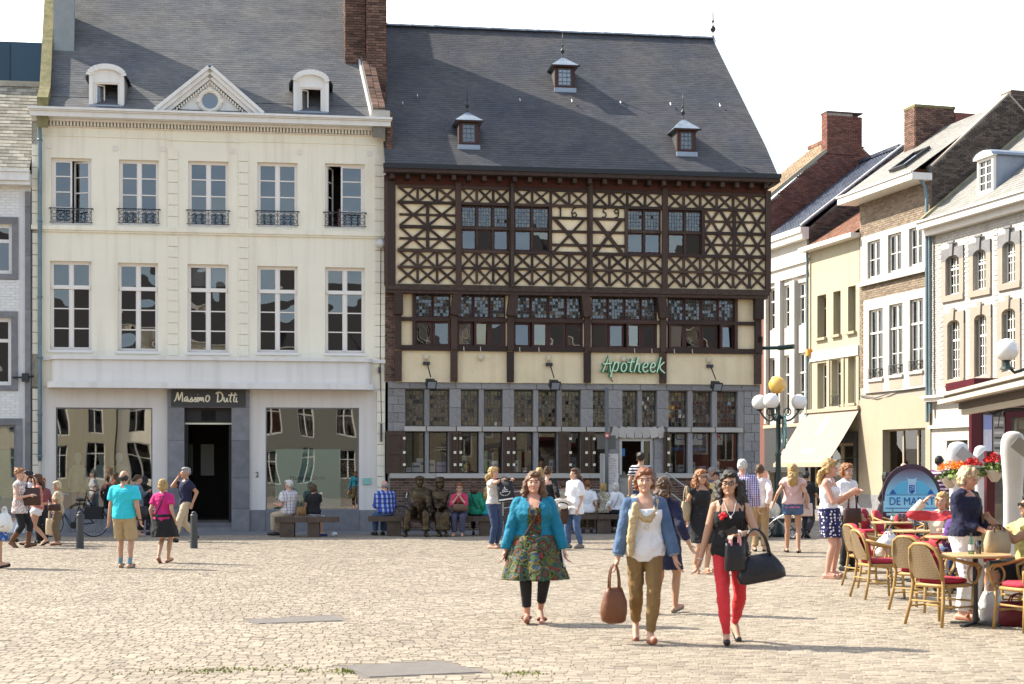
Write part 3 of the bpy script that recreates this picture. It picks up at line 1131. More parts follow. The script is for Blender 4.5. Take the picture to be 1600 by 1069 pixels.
MB().box(0,11.6,0,5,0, zb1).obj('wall', mat('clad_blue',(.035,.075,.11),.5), bk)
for k in range(12):
 MB().box(k * .97 + .01, k * .97 + .94,-.03,.01,8, zb1 - .05).obj('cladding_panel', mat('clad_panel',(.035,.08,.12),.45, var=.15), bk)
# ================================================================ half-timbered pharmacy house
ST = fx(606)
th = thing('timber_house', 'half timbered house with dark X braced oak framing and cream plaster dated 1659', 'house', F.world(ST), R(8))
def tx(px, off=0.0):
 return fx(px, off) - ST
def tz(py, off=0.0):
 return fz(617, py, off)
OU, OM = -.34,-.12                 # jetties of the upper and middle storeys
xe = tx(1187)                        # stone ground floor right end
# --- body
mb = MB()
zE = tz(272, OU)
xu0, xu1 = tx(603, OU), tx(1199, OU)
mb.box(xu0 + .05, xu1 - .06, OU + .13,8.6, tz(447, OU), zE)
mb2 = MB()
mb2.box(.05, xe - .02,.0,.2,0, tz(742))
mb2.box(.05,.3,.2,8.6,0, tz(450))
mb2.box(xe - .3, xe - .02,.2,8.6,0, tz(450))
mb2.box(.05, xe,8.4,8.6,0, tz(450))
mb2.box(.3, xe - .3,.25,8.4, tz(602), tz(594))
mb2.box(.3, xe - .3,.25,8.4,.0,.15)
mb2.obj('inner_walls', M_room, th)
def U(px): return tx(px, OU)
def UZ(py): return tz(py, OU)
bayU = [(622,713),(719,796),(802,918),(924,1035),(1042,1196)]
winU = [(720,795),(803,859),(979,1033),(1043,1097)]
ROW = [291,316,354,391,417,443]          # row boundaries read at the first post
zr = [UZ(p) for p in ROW]
holes = [(U(a), U(b), zr[3], zr[1]) for a, b in winU]
wall_holes(xu0, xu1, UZ(445), zE, holes,.3, y=OU).obj('plaster_infill', M_plast, th)
w = MB()
w.box(xu0, xu0 + .1, OU + .3,8.6, UZ(445), zE)
w.box(xu1 - .1, xu1 - .002, OU + .02,8.6, UZ(445), zE)
w.box(xu0, xu1,8.5,8.6, UZ(445), zE)
w.box(xu0 + .1, xu1 - .1, OU + .02,8.5, UZ(447) - .1, UZ(447))
w.box(xu0 + .1, xu1 - .1, OU + .02,8.5, zE - .1, zE)
w.obj('upper_inner_walls', M_dark, th)
posts, rails, braces = [], [], []
def post(px, z0, z1, wd=.15, y=OU - .035, d=.12):
 x = tx(px, OU)
 posts.append(TRS(x, y + rng.normal(0,.004),(z0 + z1) / 2, wd, d, z1 - z0, roty(R(rng.normal(0,.25)))))
for px, wd in ((612,.2),(716,.16),(799,.15),(921,.15),(1038,.16),(1199,.15)):
 post(px, UZ(447), UZ(284), wd, OU - .05)
post(604, UZ(447), UZ(284),.10, OU - .02)
def rail(p0, p1, z, h=.09, y=OU - .03, d=.10):
 rails.append(TRS((U(p0) + U(p1)) / 2, y + rng.normal(0,.003), z, U(p1) - U(p0), d, h, roty(R(rng.normal(0,.12)))))
def xcell(xa, xb, za, zb, wd=.060):
 xa, xb = xa + .02, xb - .02
 for s, yy in ((1, OU - .018),(-1, OU - .026)):
  j = rng.normal(0,.014,4)
  q = (xa + j[0], za, xb + j[1], zb) if s > 0 else (xa + j[2], zb, xb + j[3], za)
  braces.append(beamM(*q, wd + rng.normal(0,.006),.07, yy + rng.normal(0,.001)))
ncell = [3,3,4,4,6]
for bi,(a, b) in enumerate(bayU):
 xa, xb = U(a), U(b)
 n = ncell[bi]
 for z, h in ((zr[0],.085),(zr[1],.075),(zr[3],.085),(zr[4],.065)):
  rails.append(TRS((xa + xb) / 2, OU - .03, z, xb - xa + .02,.10, h, roty(R(rng.normal(0,.1)))))
 for r0, r1 in ((0,1),(3,4),(4,5)):
  for k in range(n):
   x0, x1 = xa + (xb - xa) * k / n, xa + (xb - xa) * (k + 1) / n
   xcell(x0 + .02, x1 - .02, zr[r1] + .03, zr[r0] - .03)
   if k:
    braces.append(TRS(x0, OU - .022,(zr[r0] + zr[r1]) / 2,.068,.085, zr[r0] - zr[r1] - .08))
zmid2 = zr[2]
def lattice(p0, p1, cols):
 xa, xb = U(p0), U(p1)
 rails.append(TRS((xa + xb) / 2, OU - .032, zmid2, xb - xa,.09,.085))
 for r0, r1 in ((1,2),(2,3)):
  zm = (zr[r0] + zr[r1]) / 2
  braces.append(TRS((xa + xb) / 2, OU - .012, zm, xb - xa,.06,.062))
  for k in range(cols):
   x0, x1 = xa + (xb - xa) * k / cols, xa + (xb - xa) * (k + 1) / cols
   xcell(x0, x1, zr[r1] + .03, zr[r0] - .03,.066)
 for k in range(1, cols):
  if cols == 2 or k == cols // 2:
   x0 = xa + (xb - xa) * k / cols
   braces.append(TRS(x0, OU - .03, zmid2,.09,.09, zr[1] - zr[3] - .1))
lattice(624,712,2)
lattice(1099,1194,4)
def big_x(p0, p1):
 xa, xb = U(p0), U(p1)
 zt = zr[1] - .33
 for z in (zt, zt - .37, zt - .74):
  rails.append(TRS((xa + xb) / 2, OU - .012, z, xb - xa,.06,.075))
 xcell(xa + .05, xb - .05, zr[3] + .03, zt,.085)
big_x(861,917)
big_x(925,976)
for px in (859.5,978,1098):
 posts.append(TRS(U(px), OU - .03,(zr[1] + zr[3]) / 2,.09,.1, zr[1] - zr[3]))
pieces('timber_post', posts, M_timber, th)
pieces('timber_rail', rails, M_timber, th)
pieces('timber_brace', braces, M_timber, th)
for px in (799.5,922):
 MB().box(U(px) - .045, U(px) + .045, OU - .17, OU - .112, UZ(447), UZ(278)).obj('weathered_post', M_timberw, th)
M_num = mat('iron_numeral',(.03,.018,.012),.6)
zt = zr[1] - .17
nn = MB().bar((U(875.5), OU - .03, zt - .13),(U(875.5), OU - .03, zt + .13),.04,.04)
nn.bar((U(875.5) - .05, OU - .03, zt + .12),(U(875.5) + .02, OU - .03, zt + .12),.035,.04, up=(0,1,0))
nn.obj('date_numeral', M_num, th)
def curve_num(pts, name='date_numeral'):
 MB().tube([(x, OU - .03, z) for x, z in pts],.020,6).obj(name, M_num, th)
x6 = U(897)
curve_num([(x6 + .06, zt + .14),(x6 - .03, zt + .10),(x6 - .07, zt),(x6 - .05, zt - .10),(x6 + .02, zt - .13),(x6 + .07, zt - .07),(x6 + .03, zt),(x6 - .05, zt - .03)])
x5 = U(944)
curve_num([(x5 + .06, zt + .12),(x5 - .02, zt + .12),(x5 - .03, zt + .03),(x5 + .04, zt + .01),(x5 + .05, zt - .07),(x5, zt - .12),(x5 - .06, zt - .10)])
x9 = U(963)
curve_num([(x9 - .06, zt - .12),(x9 + .03, zt - .10),(x9 + .06, zt),(x9 + .05, zt + .09),(x9 - .01, zt + .12),(x9 - .06, zt + .07),(x9 - .03, zt),(x9 + .05, zt + .02)])
for (a, b), n in zip(winU,(3,2,2,2)):
 xa, xb = U(a), U(b)
 for k in range(n):
  x0, x1 = xa + (xb - xa) * k / n + .015, xa + (xb - xa) * (k + 1) / n - .015
  leaded(th, x0, x1, zr[2] + .03, zr[1] - .05, OU + .06,5,5, M_timberr, G_lead)
  w = MB()
  ring(w, x0, x1, zr[3] + .05, zr[2] - .03,.04, OU + .04, OU + .09)
  w = w.obj('window', M_timberr, th)
  glass_panes(w, 'pane', G_up, [(x0 + .04, x1 - .04, zr[3] + .09, zr[2] - .07)], OU + .06, tilt=1.2)
  if k:
   MB().box(x0 - .035, x0 + .005, OU - .02, OU + .10, zr[3] + .04, zr[1] - .05).obj('mullion', M_timberw, th)
 MB().box(xa, xb, OU - .03, OU + .10, zr[2] - .035, zr[2] + .035).obj('transom', M_timberw, th)
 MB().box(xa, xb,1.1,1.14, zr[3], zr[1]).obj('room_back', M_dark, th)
zg = UZ(262)
MB().box(xu0 - .08, xu1 + .22, OU - .48, OU - .28, UZ(274), UZ(264)).obj('eaves_beam', M_timber, th)
MB().box(xu0 - .1, xu1 + .24, OU - .52, OU - .47, UZ(268), UZ(261)).obj('gutter', M_black, th)
MB().box(xu0, xu1, OU - .03, OU + .02, UZ(289), UZ(273)).obj('eaves_board', mat('red_board',(.085,.025,.016),.8), th)
brk = []
for k in range(26):
 x = xu0 + .15 + (xu1 - xu0 - .3) * k / 25
 brk.append(TRS(x, OU - .2, UZ(279),.11,.40,.13))
pieces('rafter_end', brk, M_timber, th)
MB().box(xu0, xu1 + .1, OU - .42, OU - .02, UZ(274.5), UZ(273) + .02).obj('soffit', M_timber, th)
MB().box(xu1 + .02, xu1 + .18, OU - .45,3, UZ(276), UZ(268)).obj('side_eaves_beam', M_timber, th)
MB().box(xu0, xu1 + .04, OU - .10, OU + .3, UZ(453), UZ(444)).obj('jetty_beam', M_timberw, th)
MB().box(xu0, xu1, OU - .06, OU + .3, UZ(458), UZ(453) - .003).obj('jetty_moulding', M_timber, th)
MB().box(xu1 - .002, xu1 + .05, OU - .02,4, UZ(447), UZ(284)).obj('side_frame', M_timber, th)
# --- middle storey
def Mx(px): return tx(px, OM)
def MZ(py): return tz(py, OM)
xm0, xm1 = tx(617, OM), tx(1188, OM)
bays = [(648,704,2),(714,790,3),(802,911,4),(924,1027,4),(1043,1148,4)]
holes = [(Mx(a), Mx(b), MZ(541), MZ(453)) for a, b, n in bays]
wall_holes(xm0, xm1, MZ(597), MZ(449), holes,.22, y=OM).obj('plaster_panel', M_plast, th)
mid = MB()
mid.box(xm0, xm1,3.0,3.1, MZ(597), MZ(450))
mid.box(xm0, xm0 + .1,.2,3.0, MZ(597), MZ(450))
mid.box(xm1 - .1, xm1,.2,3.0, MZ(597), MZ(450))
mid.box(xm0, xm1, OM + .23,3.0, MZ(599), MZ(597))
mid.obj('middle_inner_walls', M_dark, th)
ps = []
for px in (622,709,797,917,1035,1183):
 x = Mx(px)
 ps.append(TRS(x, OM - .04,(MZ(596) + MZ(548)) / 2,.19,.14, MZ(548) - MZ(596)))
 ps.append(TRS(x, OM - .06,(MZ(546) + MZ(490)) / 2,.17,.16, MZ(490) - MZ(546)))
 s = 1 if px < 900 else -1
 ps.append(beamM(x, MZ(492), x + .10 * s * (0 if px in (622,1183) else 1), MZ(451),.24,.30, OM - .12))
pieces('storey_post', ps, M_timber, th)
rl = []
for a, b in zip((622,709,797,917,1035),(709,797,917,1035,1183)):
 xa, xb = Mx(a) + .09, Mx(b) - .09
 rl.append(TRS((xa + xb) / 2, OM - .035, MZ(543.5), xb - xa,.12,.14))
 rl.append(TRS((xa + xb) / 2, OM - .032, MZ(498.5), xb - xa,.11,.10))
rl.append(TRS((Mx(622) + Mx(1183)) / 2, OM - .03, MZ(451), Mx(1183) - Mx(622),.10,.10))
for px in (646.5,1149.5):
 rl.append(TRS(Mx(px), OM - .03, MZ(497),.08,.10, MZ(453) - MZ(541)))
pieces('storey_rail', rl, M_timber, th)
for a, b, n in bays:
 xa, xb = Mx(a), Mx(b)
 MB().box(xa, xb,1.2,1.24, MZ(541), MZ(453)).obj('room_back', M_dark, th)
 for k in range(n):
  x0, x1 = xa + (xb - xa) * k / n + .008, xa + (xb - xa) * (k + 1) / n - .008
  leaded(th, x0, x1, MZ(495), MZ(455), OM + .05,5,7, M_timberr, G_lead)
  ajar = [0,10,0,-14,8,0,-20,0][(k + int(a)) % 8]
  w = MB()
  wd = x1 - x0
  ring(w,0, wd, MZ(540), MZ(501),.06,-.03,.03)
  w = w.obj('casement', M_timberr, th, loc=(x0 if ajar >= 0 else x1, OM + .06,0))
  if ajar < 0:
   for v in w.data.vertices:
    v.co.x -= wd
  w.rotation_euler = (0,0, R(-ajar))
  pn = glass_panes(w, 'pane', G_up, [((.06 if ajar >= 0 else .06 - wd),(wd - .06 if ajar >= 0 else -.06), MZ(540) + .06, MZ(501) - .06)],0, tilt=2)
for px in (724,750,811,841,990,1017,1052,1080):
 MB().tube([(Mx(px), OM - .11, MZ(541)),(Mx(px), OM - .13, MZ(547)),(Mx(px) + .02, OM - .13, MZ(548.5))],.012,5).obj('window_hook', mat('hook_metal',(.5,.46,.38),.4), th)
M_cream2 = mat('alarm_cream',(.6,.52,.36),.6)
for px in (666,751,857,974,1107):
 MB().sphere((Mx(px), OM - .05, MZ(558)),.075,8, sc=(1,.8,1.2)).obj('wall_alarm', M_cream2, th, smooth=True)
fl = thing('floodlight', 'black floodlight on an arm below the plaster band nearest the brick corner', 'lamp', F.world(ST), R(8), 'floodlights hung under the timbered storeys')
for i,(pa, pb, lb) in enumerate(((666,672, 'black floodlight on an arm below the plaster panel nearest the cream house'),
                                  (857,867, 'black floodlight hung above the middle of the stone ground floor windows'),
                                  (1107,1121, 'black floodlight on an arm beneath the widest plaster panel by the corner'))):
 if i == 0:
  m1 = MB()
  m1.box(Mx(pa) - .09, Mx(pa) + .09, OM - .1, OM - .005, MZ(570), MZ(565))
  m1.tube([(Mx(pa) + .03, OM - .07, MZ(569)),(Mx(pa) + .09, OM - .35, MZ(590))],.018,6)
  m1.obj('arm', M_iron, fl)
  hd = MB()
  hd.box(-.12,.12,-.11,.11,-.13,.06)
  hd.box(-.14,.14,-.13,-.105,-.16,.09)
  hd.obj('head', M_iron, fl, loc=(Mx(pb) - .02, OM - .4, MZ(598)), rot=(R(25),0, R(10)))
  MB().quad((-.11,-.134,-.13),(.11,-.134,-.13),(.11,-.134,.06),(-.11,-.134,.06)).obj('lens', mat('lens_glass',(.25,.27,.3),.1), fl, loc=(Mx(pb) - .02, OM - .4, MZ(598)), rot=(R(25),0, R(10)))
  fl['label'] = lb
 else:
  d = tx(pa) - tx(666)
  k = dup(fl, F.world(ST + d), R(8), lb)
ap = thing('neon_sign', 'green neon script sign reading Apotheek on the plaster band', 'sign', F.world(ST), R(8))
STROKES = {  # letter shapes on a unit grid (x right, z up), slanted script
 'A': [[(0,0),(.62,1.5),(.72,0)], [(.02,.72),(.85,.80)]],
 'p': [[(.30,.95),(-.12,-.45)], [(.24,.70),(.42,.95),(.62,.85),(.60,.4),(.40,.05),(.18,.12),(.06,.2)]],
 'o': [[(.50,.85),(.28,.80),(.12,.45),(.18,.1),(.40,.02),(.60,.25),(.66,.6),(.50,.85)]],
 't': [[(.42,1.25),(.18,.25),(.24,.05),(.40,.05)], [(-.02,.88),(.64,.96)]],
 'h': [[(.42,1.4),(.02,0)], [(.14,.5),(.38,.85),(.52,.72),(.44,.15),(.54,.0),(.66,.05)]],
 'e': [[(.12,.42),(.5,.50),(.58,.75),(.42,.9),(.20,.75),(.08,.4),(.16,.08),(.36,.0),(.60,.18)]],
 'M': [[(-.1,.05),(.12,.30),(.36,1.35),(.40,.9),(.50,.08),(.62,.5),(.92,1.38),(.94,.9),(.98,.0)]],
 'D': [[(.20,1.25),(.16,.6),(.12,.0)], [(-.10,1.05),(.15,1.30),(.55,1.25),(.82,.9),(.74,.3),(.40,.02),(.02,.06)]],
 'a': [[(.52,.62),(.30,.66),(.08,.35),(.14,.04),(.34,.10),(.52,.60),(.50,.10),(.62,.02),(.72,.12)]],
 's': [[(.0,.05),(.24,.40),(.36,.66),(.30,.42),(.46,.20),(.34,.0),(.16,.06)]],
 'i': [[(.10,.62),(.06,.12),(.14,.0),(.26,.10)], [(.14,.92),(.16,.96)]],
 'm': [[(.0,.62),(.04,.0),(.14,.50),(.28,.62),(.30,.0),(.42,.52),(.56,.60),(.58,.06),(.70,.04)]],
 'u': [[(.04,.62),(.04,.14),(.18,.0),(.38,.22),(.46,.62),(.44,.1),(.58,.02)]],
 'k': [[(.42,1.4),(.02,0)], [(.70,.95),(.18,.48),(.66,.0),(.78,-.05)]]}
def script(parent, word, x0, z0, h, y, adv, r, m, name):
 x = x0
 for ch in word:
  mb = MB()
  for st in STROKES[ch]:
   pts = [(x + px * h, y, z0 + pz * h) for px, pz in st]
   for _ in range(2):
    q = [pts[0]]
    for a, b in zip(pts, pts[1:]):
     q += [tuple(a[i] * .75 + b[i] * .25 for i in range(3)), tuple(a[i] * .25 + b[i] * .75 for i in range(3))]
    q.append(pts[-1])
    pts = q if len(st) > 3 else pts
   mb.tube(pts, r,6)
  mb.obj(name, m, parent)
  x += adv.get(ch, adv[''])* h
h = (Mx(1034) - Mx(938)) / 5.75
adv = {'A': .84, 't': .56, 'o': .76, 'h': .74, 'e': .70, 'p': .74, '': .7}
script(SIGN_AT[0], 'Massimo', SIGN_AT[1], SIGN_AT[2],.205,-.14, {'M': 1.12, 'a': .70, 's': .47, 'i': .28, 'm': .74, 'o': .7, '': .7},.021, M_letter, 'letter')
script(SIGN_AT[0], 'Dutti', SIGN_AT[1] + 1.09, SIGN_AT[2],.205,-.14, {'D': .92, 'u': .62, 't': .46, 'i': .3, '': .7},.021, M_letter, 'letter')
script(ap, 'Apotheek', Mx(940), MZ(579), h, OM - .16, adv,.019, M_neon, 'letter')
script(ap, 'Apotheek', Mx(938.5), MZ(579.5), h, OM - .09, adv,.036, M_green, 'letter_back')
MB().box(Mx(938), Mx(1030), OM - .05, OM - .03, MZ(579), MZ(576)).obj('backing_rail', M_green, ap)
cbl = MB().tube([(Mx(954), OM - .05, MZ(580)),(Mx(954), OM - .05, MZ(590)),(Mx(957), OM - .05, MZ(594))],.014,5)
cbl.box(Mx(1033), Mx(1037), OM - .15, OM - .11, MZ(586), MZ(577))
cbl.obj('supply_cable', M_iron, ap)
# --- stone ground floor
def Gx(px): return tx(px)
def GZ(py): return tz(py)
upW = [(633,663),(671,702),(720,748),(756,785),(803,833),(841,870),(878,907),(926,950),(972,996),(1003,1026),(1044,1074),(1082,1112),(1120,1152)]
loW = [(633,664),(670,700),(720,748),(756,785),(803,833),(841,870),(878,907),(916,950),(1044,1074),(1082,1112),(1120,1154)]
zt0, zt1 = GZ(674), GZ(666)
doorG = (Gx(968), Gx(1022),.3, GZ(683))
hl = [(Gx(a), Gx(b), zt1, GZ(608)) for a, b in upW] + [(Gx(a), Gx(b), GZ(740), zt0) for a, b in loW] + [doorG]
wall_holes(0, xe,0, GZ(597), hl,.28).obj('ground_floor_wall', M_stone, th)
st = []
def blk(p0, p1, z0, z1, y=-.01, d=.06):
 st.append(TRS((Gx(p0) + Gx(p1)) / 2, y,(z0 + z1) / 2, Gx(p1) - Gx(p0) - .012, d, z1 - z0 - .012))
edges = [606,640,674,712,752,795,838,876,915,957,1000,1040,1080,1120,1158,1187]
for a, b in zip(edges, edges[1:]):
 blk(a, b, GZ(607), GZ(597),-.03,.10)
ed = [(663,671),(702,720),(748,756),(785,803),(833,841),(870,878),(907,926),(950,972),(996,1003),(1026,1044),(1074,1082),(1112,1120),(1152,1162)]
for a, b in ed:
 n = 1 if b - a < 12 else 2
 for k in range(n):
  blk(a, b, GZ(666) + (GZ(607) - GZ(666)) * k / n, GZ(666) + (GZ(607) - GZ(666)) * (k + 1) / n,-.02 if n > 1 else .0,.08)
for a, b in ((664,670),(748,756),(833,841),(1074,1082),(1112,1120)):
 blk(a, b, GZ(740), GZ(675),.0,.08)
zq = [0.1,.55,.95,1.35, GZ(740), GZ(722), GZ(704), GZ(688), GZ(674), GZ(660), GZ(645), GZ(632), GZ(619), GZ(607)]
for k,(lo, hi) in enumerate(zip(zq, zq[1:])):
 blk(1162,1174 + (k % 2) * 4, lo, hi,-.015,.06)
 blk(1174 + (k % 2) * 4,1187, lo, hi,-.02,.06)
for k,(lo, hi) in enumerate(zip(zq[8:], zq[9:])):
 blk(606,614 + (k % 2) * 8, lo, hi)
 blk(614 + (k % 2) * 8,633, lo, hi)
for k in range(5):
 blk(952,968,.3 + k * .42,.3 + (k + 1) * .42,-.012,.06)
 blk(1022,1043,.3 + k * .42,.3 + (k + 1) * .42,-.012,.06)
pieces('stone_block', st, M_stone, th)
st2 = []
for a, b in ((631,665),(666,712),(713,752),(753,795),(796,838),(839,876),(877,915),(916,951),(1042,1078),(1079,1116),(1117,1160)):
 st2.append(TRS((Gx(a) + Gx(b)) / 2,-.04,(zt0 + zt1) / 2, Gx(b) - Gx(a) - .01,.14, zt1 - zt0 - .01))
for k in range(7):
 a = 955 + 83 * k / 7
 st2.append(TRS((Gx(a) + Gx(a + 11.9)) / 2,-.035, GZ(674.5), Gx(a + 11.9) - Gx(a) - .008,.1,.3, roty(R((k - 3) * -6))))
for a, b in ((608,680),(680,760),(760,840),(840,920),(920,966),(1024,1100),(1100,1160)):
 st2.append(TRS((Gx(a) + Gx(b)) / 2,-.05, GZ(743.5), Gx(b) - Gx(a) - .01,.2,.13))
pieces('sill_stone', st2, M_stonel, th)
brick_wall(th, 'brick', 'brick_courses', M_brick,.05, Gx(966),.05, GZ(747),-.012, limit=300)
brick_wall(th, 'brick', 'brick_courses', M_brick, Gx(1024), Gx(1161),.05, GZ(747),-.012, limit=0)
MB().box(.04, xe - .3,-.012,.0,.04, GZ(747)).obj('mortar_bed', M_mortar, th)
brick_wall(th, 'brick', 'brick_courses', M_brick, tx(601), tx(618), GZ(596), GZ(447),-.04, bw=.16, limit=0)
MB().box(tx(600.5), tx(618.5),-.03,.3, GZ(597), GZ(285)).obj('corner_wall', M_mortar, th)
MB().box(tx(600), tx(604),-.09,.2, GZ(447), GZ(275)).obj('corner_board', M_timberw, th)
for i,(a, b) in enumerate(upW):
 leaded(th, Gx(a) + .01, Gx(b) - .01, zt1 + .01, GZ(609),.16,5,8, M_came, G_lead, fw=.02, tilt=1.2)
M_lightglass = mat('stained_strip',(.55,.58,.25),.4)
M_ochre = mat('stained_ochre',(.50,.36,.08),.4)
for i,(a, b) in enumerate(upW):
 MB().box(Gx(a) + .03, Gx(b) - .03,.19,.2, GZ(616 if i < 10 else 624), GZ(610)).obj('stained_band', M_lightglass, th)
 if 2 <= i <= 7:
  MB().box(Gx(a) + .03, Gx(b) - .03,.19,.2, zt1 + .02, zt1 + .28).obj('stained_band', M_ochre, th)
MB().box(.3, xe - .3,.9,.93, zt1, GZ(600)).obj('fanlight_back', mat('fanlight_back',(.16,.14,.07),.9, nz=(1.5,1), col2=(.04,.04,.03)), th)
for a, b in loW:
 w = MB()
 ring(w, Gx(a) + .005, Gx(b) - .005, GZ(739.5), zt0 - .01,.03,.12,.17)
 w = w.obj('display_window', M_black, th)
 glass_panes(w, 'pane', G_low, [(Gx(a) + .035, Gx(b) - .035, GZ(739), zt0 - .04)],.14, tilt=.3)
MB().box(.3, xe - .3,2.6,2.65,.15, GZ(602)).obj('pharmacy_back_wall', mat('pharm_back',(.07,.05,.04),.9, nz=(2.5,1), col2=(.16,.10,.08)), th)
MB().box(.3, Gx(960),.3,.95, GZ(742), GZ(740)).obj('display_shelf', M_stonel, th)
MB().box(Gx(1040), xe - .35,.3,.95, GZ(742), GZ(740)).obj('display_shelf', M_stonel, th)
PK = [(635,643,731,(.75,.78,.78)),(646,660,723,(.72,.80,.82)),(653,667,716,(.78,.82,.84)),(671,681,719,(.80,.86,.87)),(684,698,722,(.55,.47,.72)),
      (725,732,712,(.35,.55,.25)),(757,764,704,(.30,.62,.12)),(768,781,720,(.66,.66,.60)),(806,813,719,(.70,.74,.72)),(820,826,731,(.75,.76,.72)),
      (862,868,718,(.58,.72,.82)),(896,903,714,(.40,.52,.58)),(1050,1056,724,(.74,.74,.72)),(1064,1073,726,(.62,.70,.76)),(1083,1092,722,(.72,.70,.66)),
      (1098,1108,728,(.70,.30,.50)),(1122,1130,721,(.72,.76,.78)),(1143,1151,730,(.6,.62,.6))]
PKL = ['small pale carton at the cream house end of the pharmacy window', 'broad white carton in the first pharmacy window', 'upper pale carton behind the first mullion of the pharmacy', 'white carton beside the lilac box in the pharmacy window',
       'lilac carton beside the first pair of shutters', 'green carton between the first shutters and mullion', 'tall bright green carton in the pharmacy window', 'grey carton with rounded look beside the green one',
       'white carton behind the third shutter pair', 'tiny cream carton lying low in the fourth window', 'tall pale blue carton next to the brown shutter', 'dull teal carton between two brown shutters',
       'white carton in the window right of the door', 'pale blue carton by the first mullion past the door', 'cream carton in the middle window past the door', 'pink carton in the middle window past the door',
       'white carton below the red and blue lettering', 'grey carton at the stone corner end']
PKL[12] = 'white carton in the first window past the pharmacy door'
for (a, b, t, col), lb in zip(PK, PKL):
 r0 = thing('carton', lb, 'box', F.world(ST + (Gx(a) + Gx(b)) / 2,.45, GZ(740) + .002), R(8 + random.uniform(-12,12)), 'goods shown in the pharmacy windows')
 hgt = GZ(t) - GZ(740)
 wdt = Gx(b) - Gx(a)
 mk = mat('carton_%.2f_%.2f_%.2f' % col, col,.5)
 MB().box(-wdt / 2, wdt / 2,-.09,.09,0, hgt).obj('body', mk, r0)
 MB().box(-wdt / 2 + .02, wdt / 2 - .02,-.094,-.0905, hgt * .55, hgt * .75).obj('print_band', mat('carton_band',(.12,.16,.35),.5), r0)
bn = thing('window_banner', 'white banner with large red and blue letters in the corner windows', 'banner', F.world(ST), R(8))
for a, b, txt, col in ((1057,1072, 'C.',(.03,.05,.42)),(1083,1100, 'VO',(.03,.05,.42)),(1120,1132, 'R',(.5,.03,.03))):
 MB().box(Gx(a), Gx(b),.185,.19, GZ(694), GZ(676)).obj('cloth', M_white, bn)
 text_obj('letters', txt,.30, mat('ban_%s' % txt[0], col,.6), bn,((Gx(a) + Gx(b)) / 2,.18, GZ(681)), depth=.003)
MB().box(Gx(1046), Gx(1110),.3,.32, GZ(703), GZ(698)).obj('blue_strip', mat('strip_blue',(.03,.06,.25),.5), bn)
def shutter(px0, px1, lb=None):
 xa, xb = Gx(px0), Gx(px1)
 mb = MB()
 za, zb = GZ(740.5), GZ(673.5)
 ring(mb, xa, xb, za, zb,.09,-.12,-.06, wb=.12, wt=.12)
 zmm = za + (zb - za) * .5
 mb.box(xa + .09, xb - .09,-.118,-.062, zmm - .05, zmm + .05)
 w = mb.obj('shutter', M_shutter, th)
 MB().box(xa + .09, xb - .09,-.10,-.075, za + .12, zmm - .05).obj('shutter_panel', M_shutter, w)
 MB().box(xa + .09, xb - .09,-.10,-.075, zmm + .05, zb - .12).obj('shutter_panel', M_shutter, w)
 for z in (za + .25, zmm, zb - .2):
  MB().box(xb - .05, xb + .02,-.135,-.121, z - .035, z + .035).obj('hinge_plate', M_letter, w)
for a, b in ((603,632),(702,711),(711.5,720),(785,794),(794.5,803),(872,891),(907,916),(916.5,928),(1036,1044)):
 shutter(a, b)
mb = MB()
ring(mb, doorG[0], doorG[1], doorG[2], doorG[3],.09,.1,.2, wb=.02)
mb.box(doorG[1] - .35, doorG[1] - .28,.08,.15, doorG[2], doorG[3] - .09)
pd = mb.obj('door_frame', mat('alu',(.55,.56,.56),.35, metal=.5), th)
glass_panes(pd, 'door_pane', G_low, [(doorG[1] - .28, doorG[1] - .09, doorG[2] + .02, doorG[3] - .09)],.13, tilt=.1)
MB().box(Gx(972), Gx(979),.22,.24, GZ(712), GZ(700)).obj('door_sticker', mat('sticker_blue',(.05,.22,.5),.5), th)
bl = MB()
bl.tube([(tx(1188),-.1, GZ(538)),(tx(1212),-.55, GZ(539))],.05,8)
bl.tube([(tx(1208),-.48, GZ(539)),(tx(1226),-.8, GZ(538))],.07,8)
bl.box(tx(1181), tx(1188),-.2,.02, GZ(549), GZ(520))
bl.obj('bracket_arm', mat('lamp_green',(.02,.05,.045),.4), th)
MB().box(tx(1180), tx(1187.5),-.26,-.16, GZ(530), GZ(520)).obj('bracket_plate', M_iron, th)
# --- roof
yE, yR = OU - .45,4.8
zEv = UZ(264)
zRd = fz(1115,62, yR)
xr1 = xu1 + .2
xrr = tx(1115, yR)
prof2 = [(yE, zEv),(.2, zEv + (.2 - yE) * 1.0),(yR, zRd)]
ltot = 1.0
roof_tiles('slate', th, M_slate2, prof2, lambda t: (xu0 - .05, xr1 + (xrr - xr1) * min(t,1.0)),.205,.105, 'slate_courses', tilt=1.2, th=.012)
mb = MB()
for (ya, za),(yb, zb) in zip(prof2, prof2[1:]):
 fa = (za - zEv) / (zRd - zEv)
 fb = (zb - zEv) / (zRd - zEv)
 mb.quad((xu0 - .05, ya, za - .01),(xr1 + (xrr - xr1) * fa, ya, za - .01),(xr1 + (xrr - xr1) * fb, yb, zb - .01),(xu0 - .05, yb, zb - .01))
mb.quad((xr1, yE, zEv - .01),(xr1,9.8, zEv - .01),(xrr, yR + .02, zRd - .01),(xrr, yR, zRd - .01))
mb.quad((xu0 - .05, yR, zRd - .01),(xrr, yR, zRd - .01),(xr1,9.8, zEv),(xu0 - .05,9.8, zEv))
mb.obj('roof_deck', M_slate2, th)
mb = MB().bar((xr1, yE, zEv + .05),(xr1 + (xrr - xr1) * .12,.2, prof2[1][1] + .06),.07,.03)
mb.bar((xr1 + (xrr - xr1) * .12,.2, prof2[1][1] + .06),(xrr, yR, zRd + .05),.07,.03)
mb.obj('hip_flashing', mat('hip_lead',(.55,.62,.68),.45), th)
rg = []
nn = 30
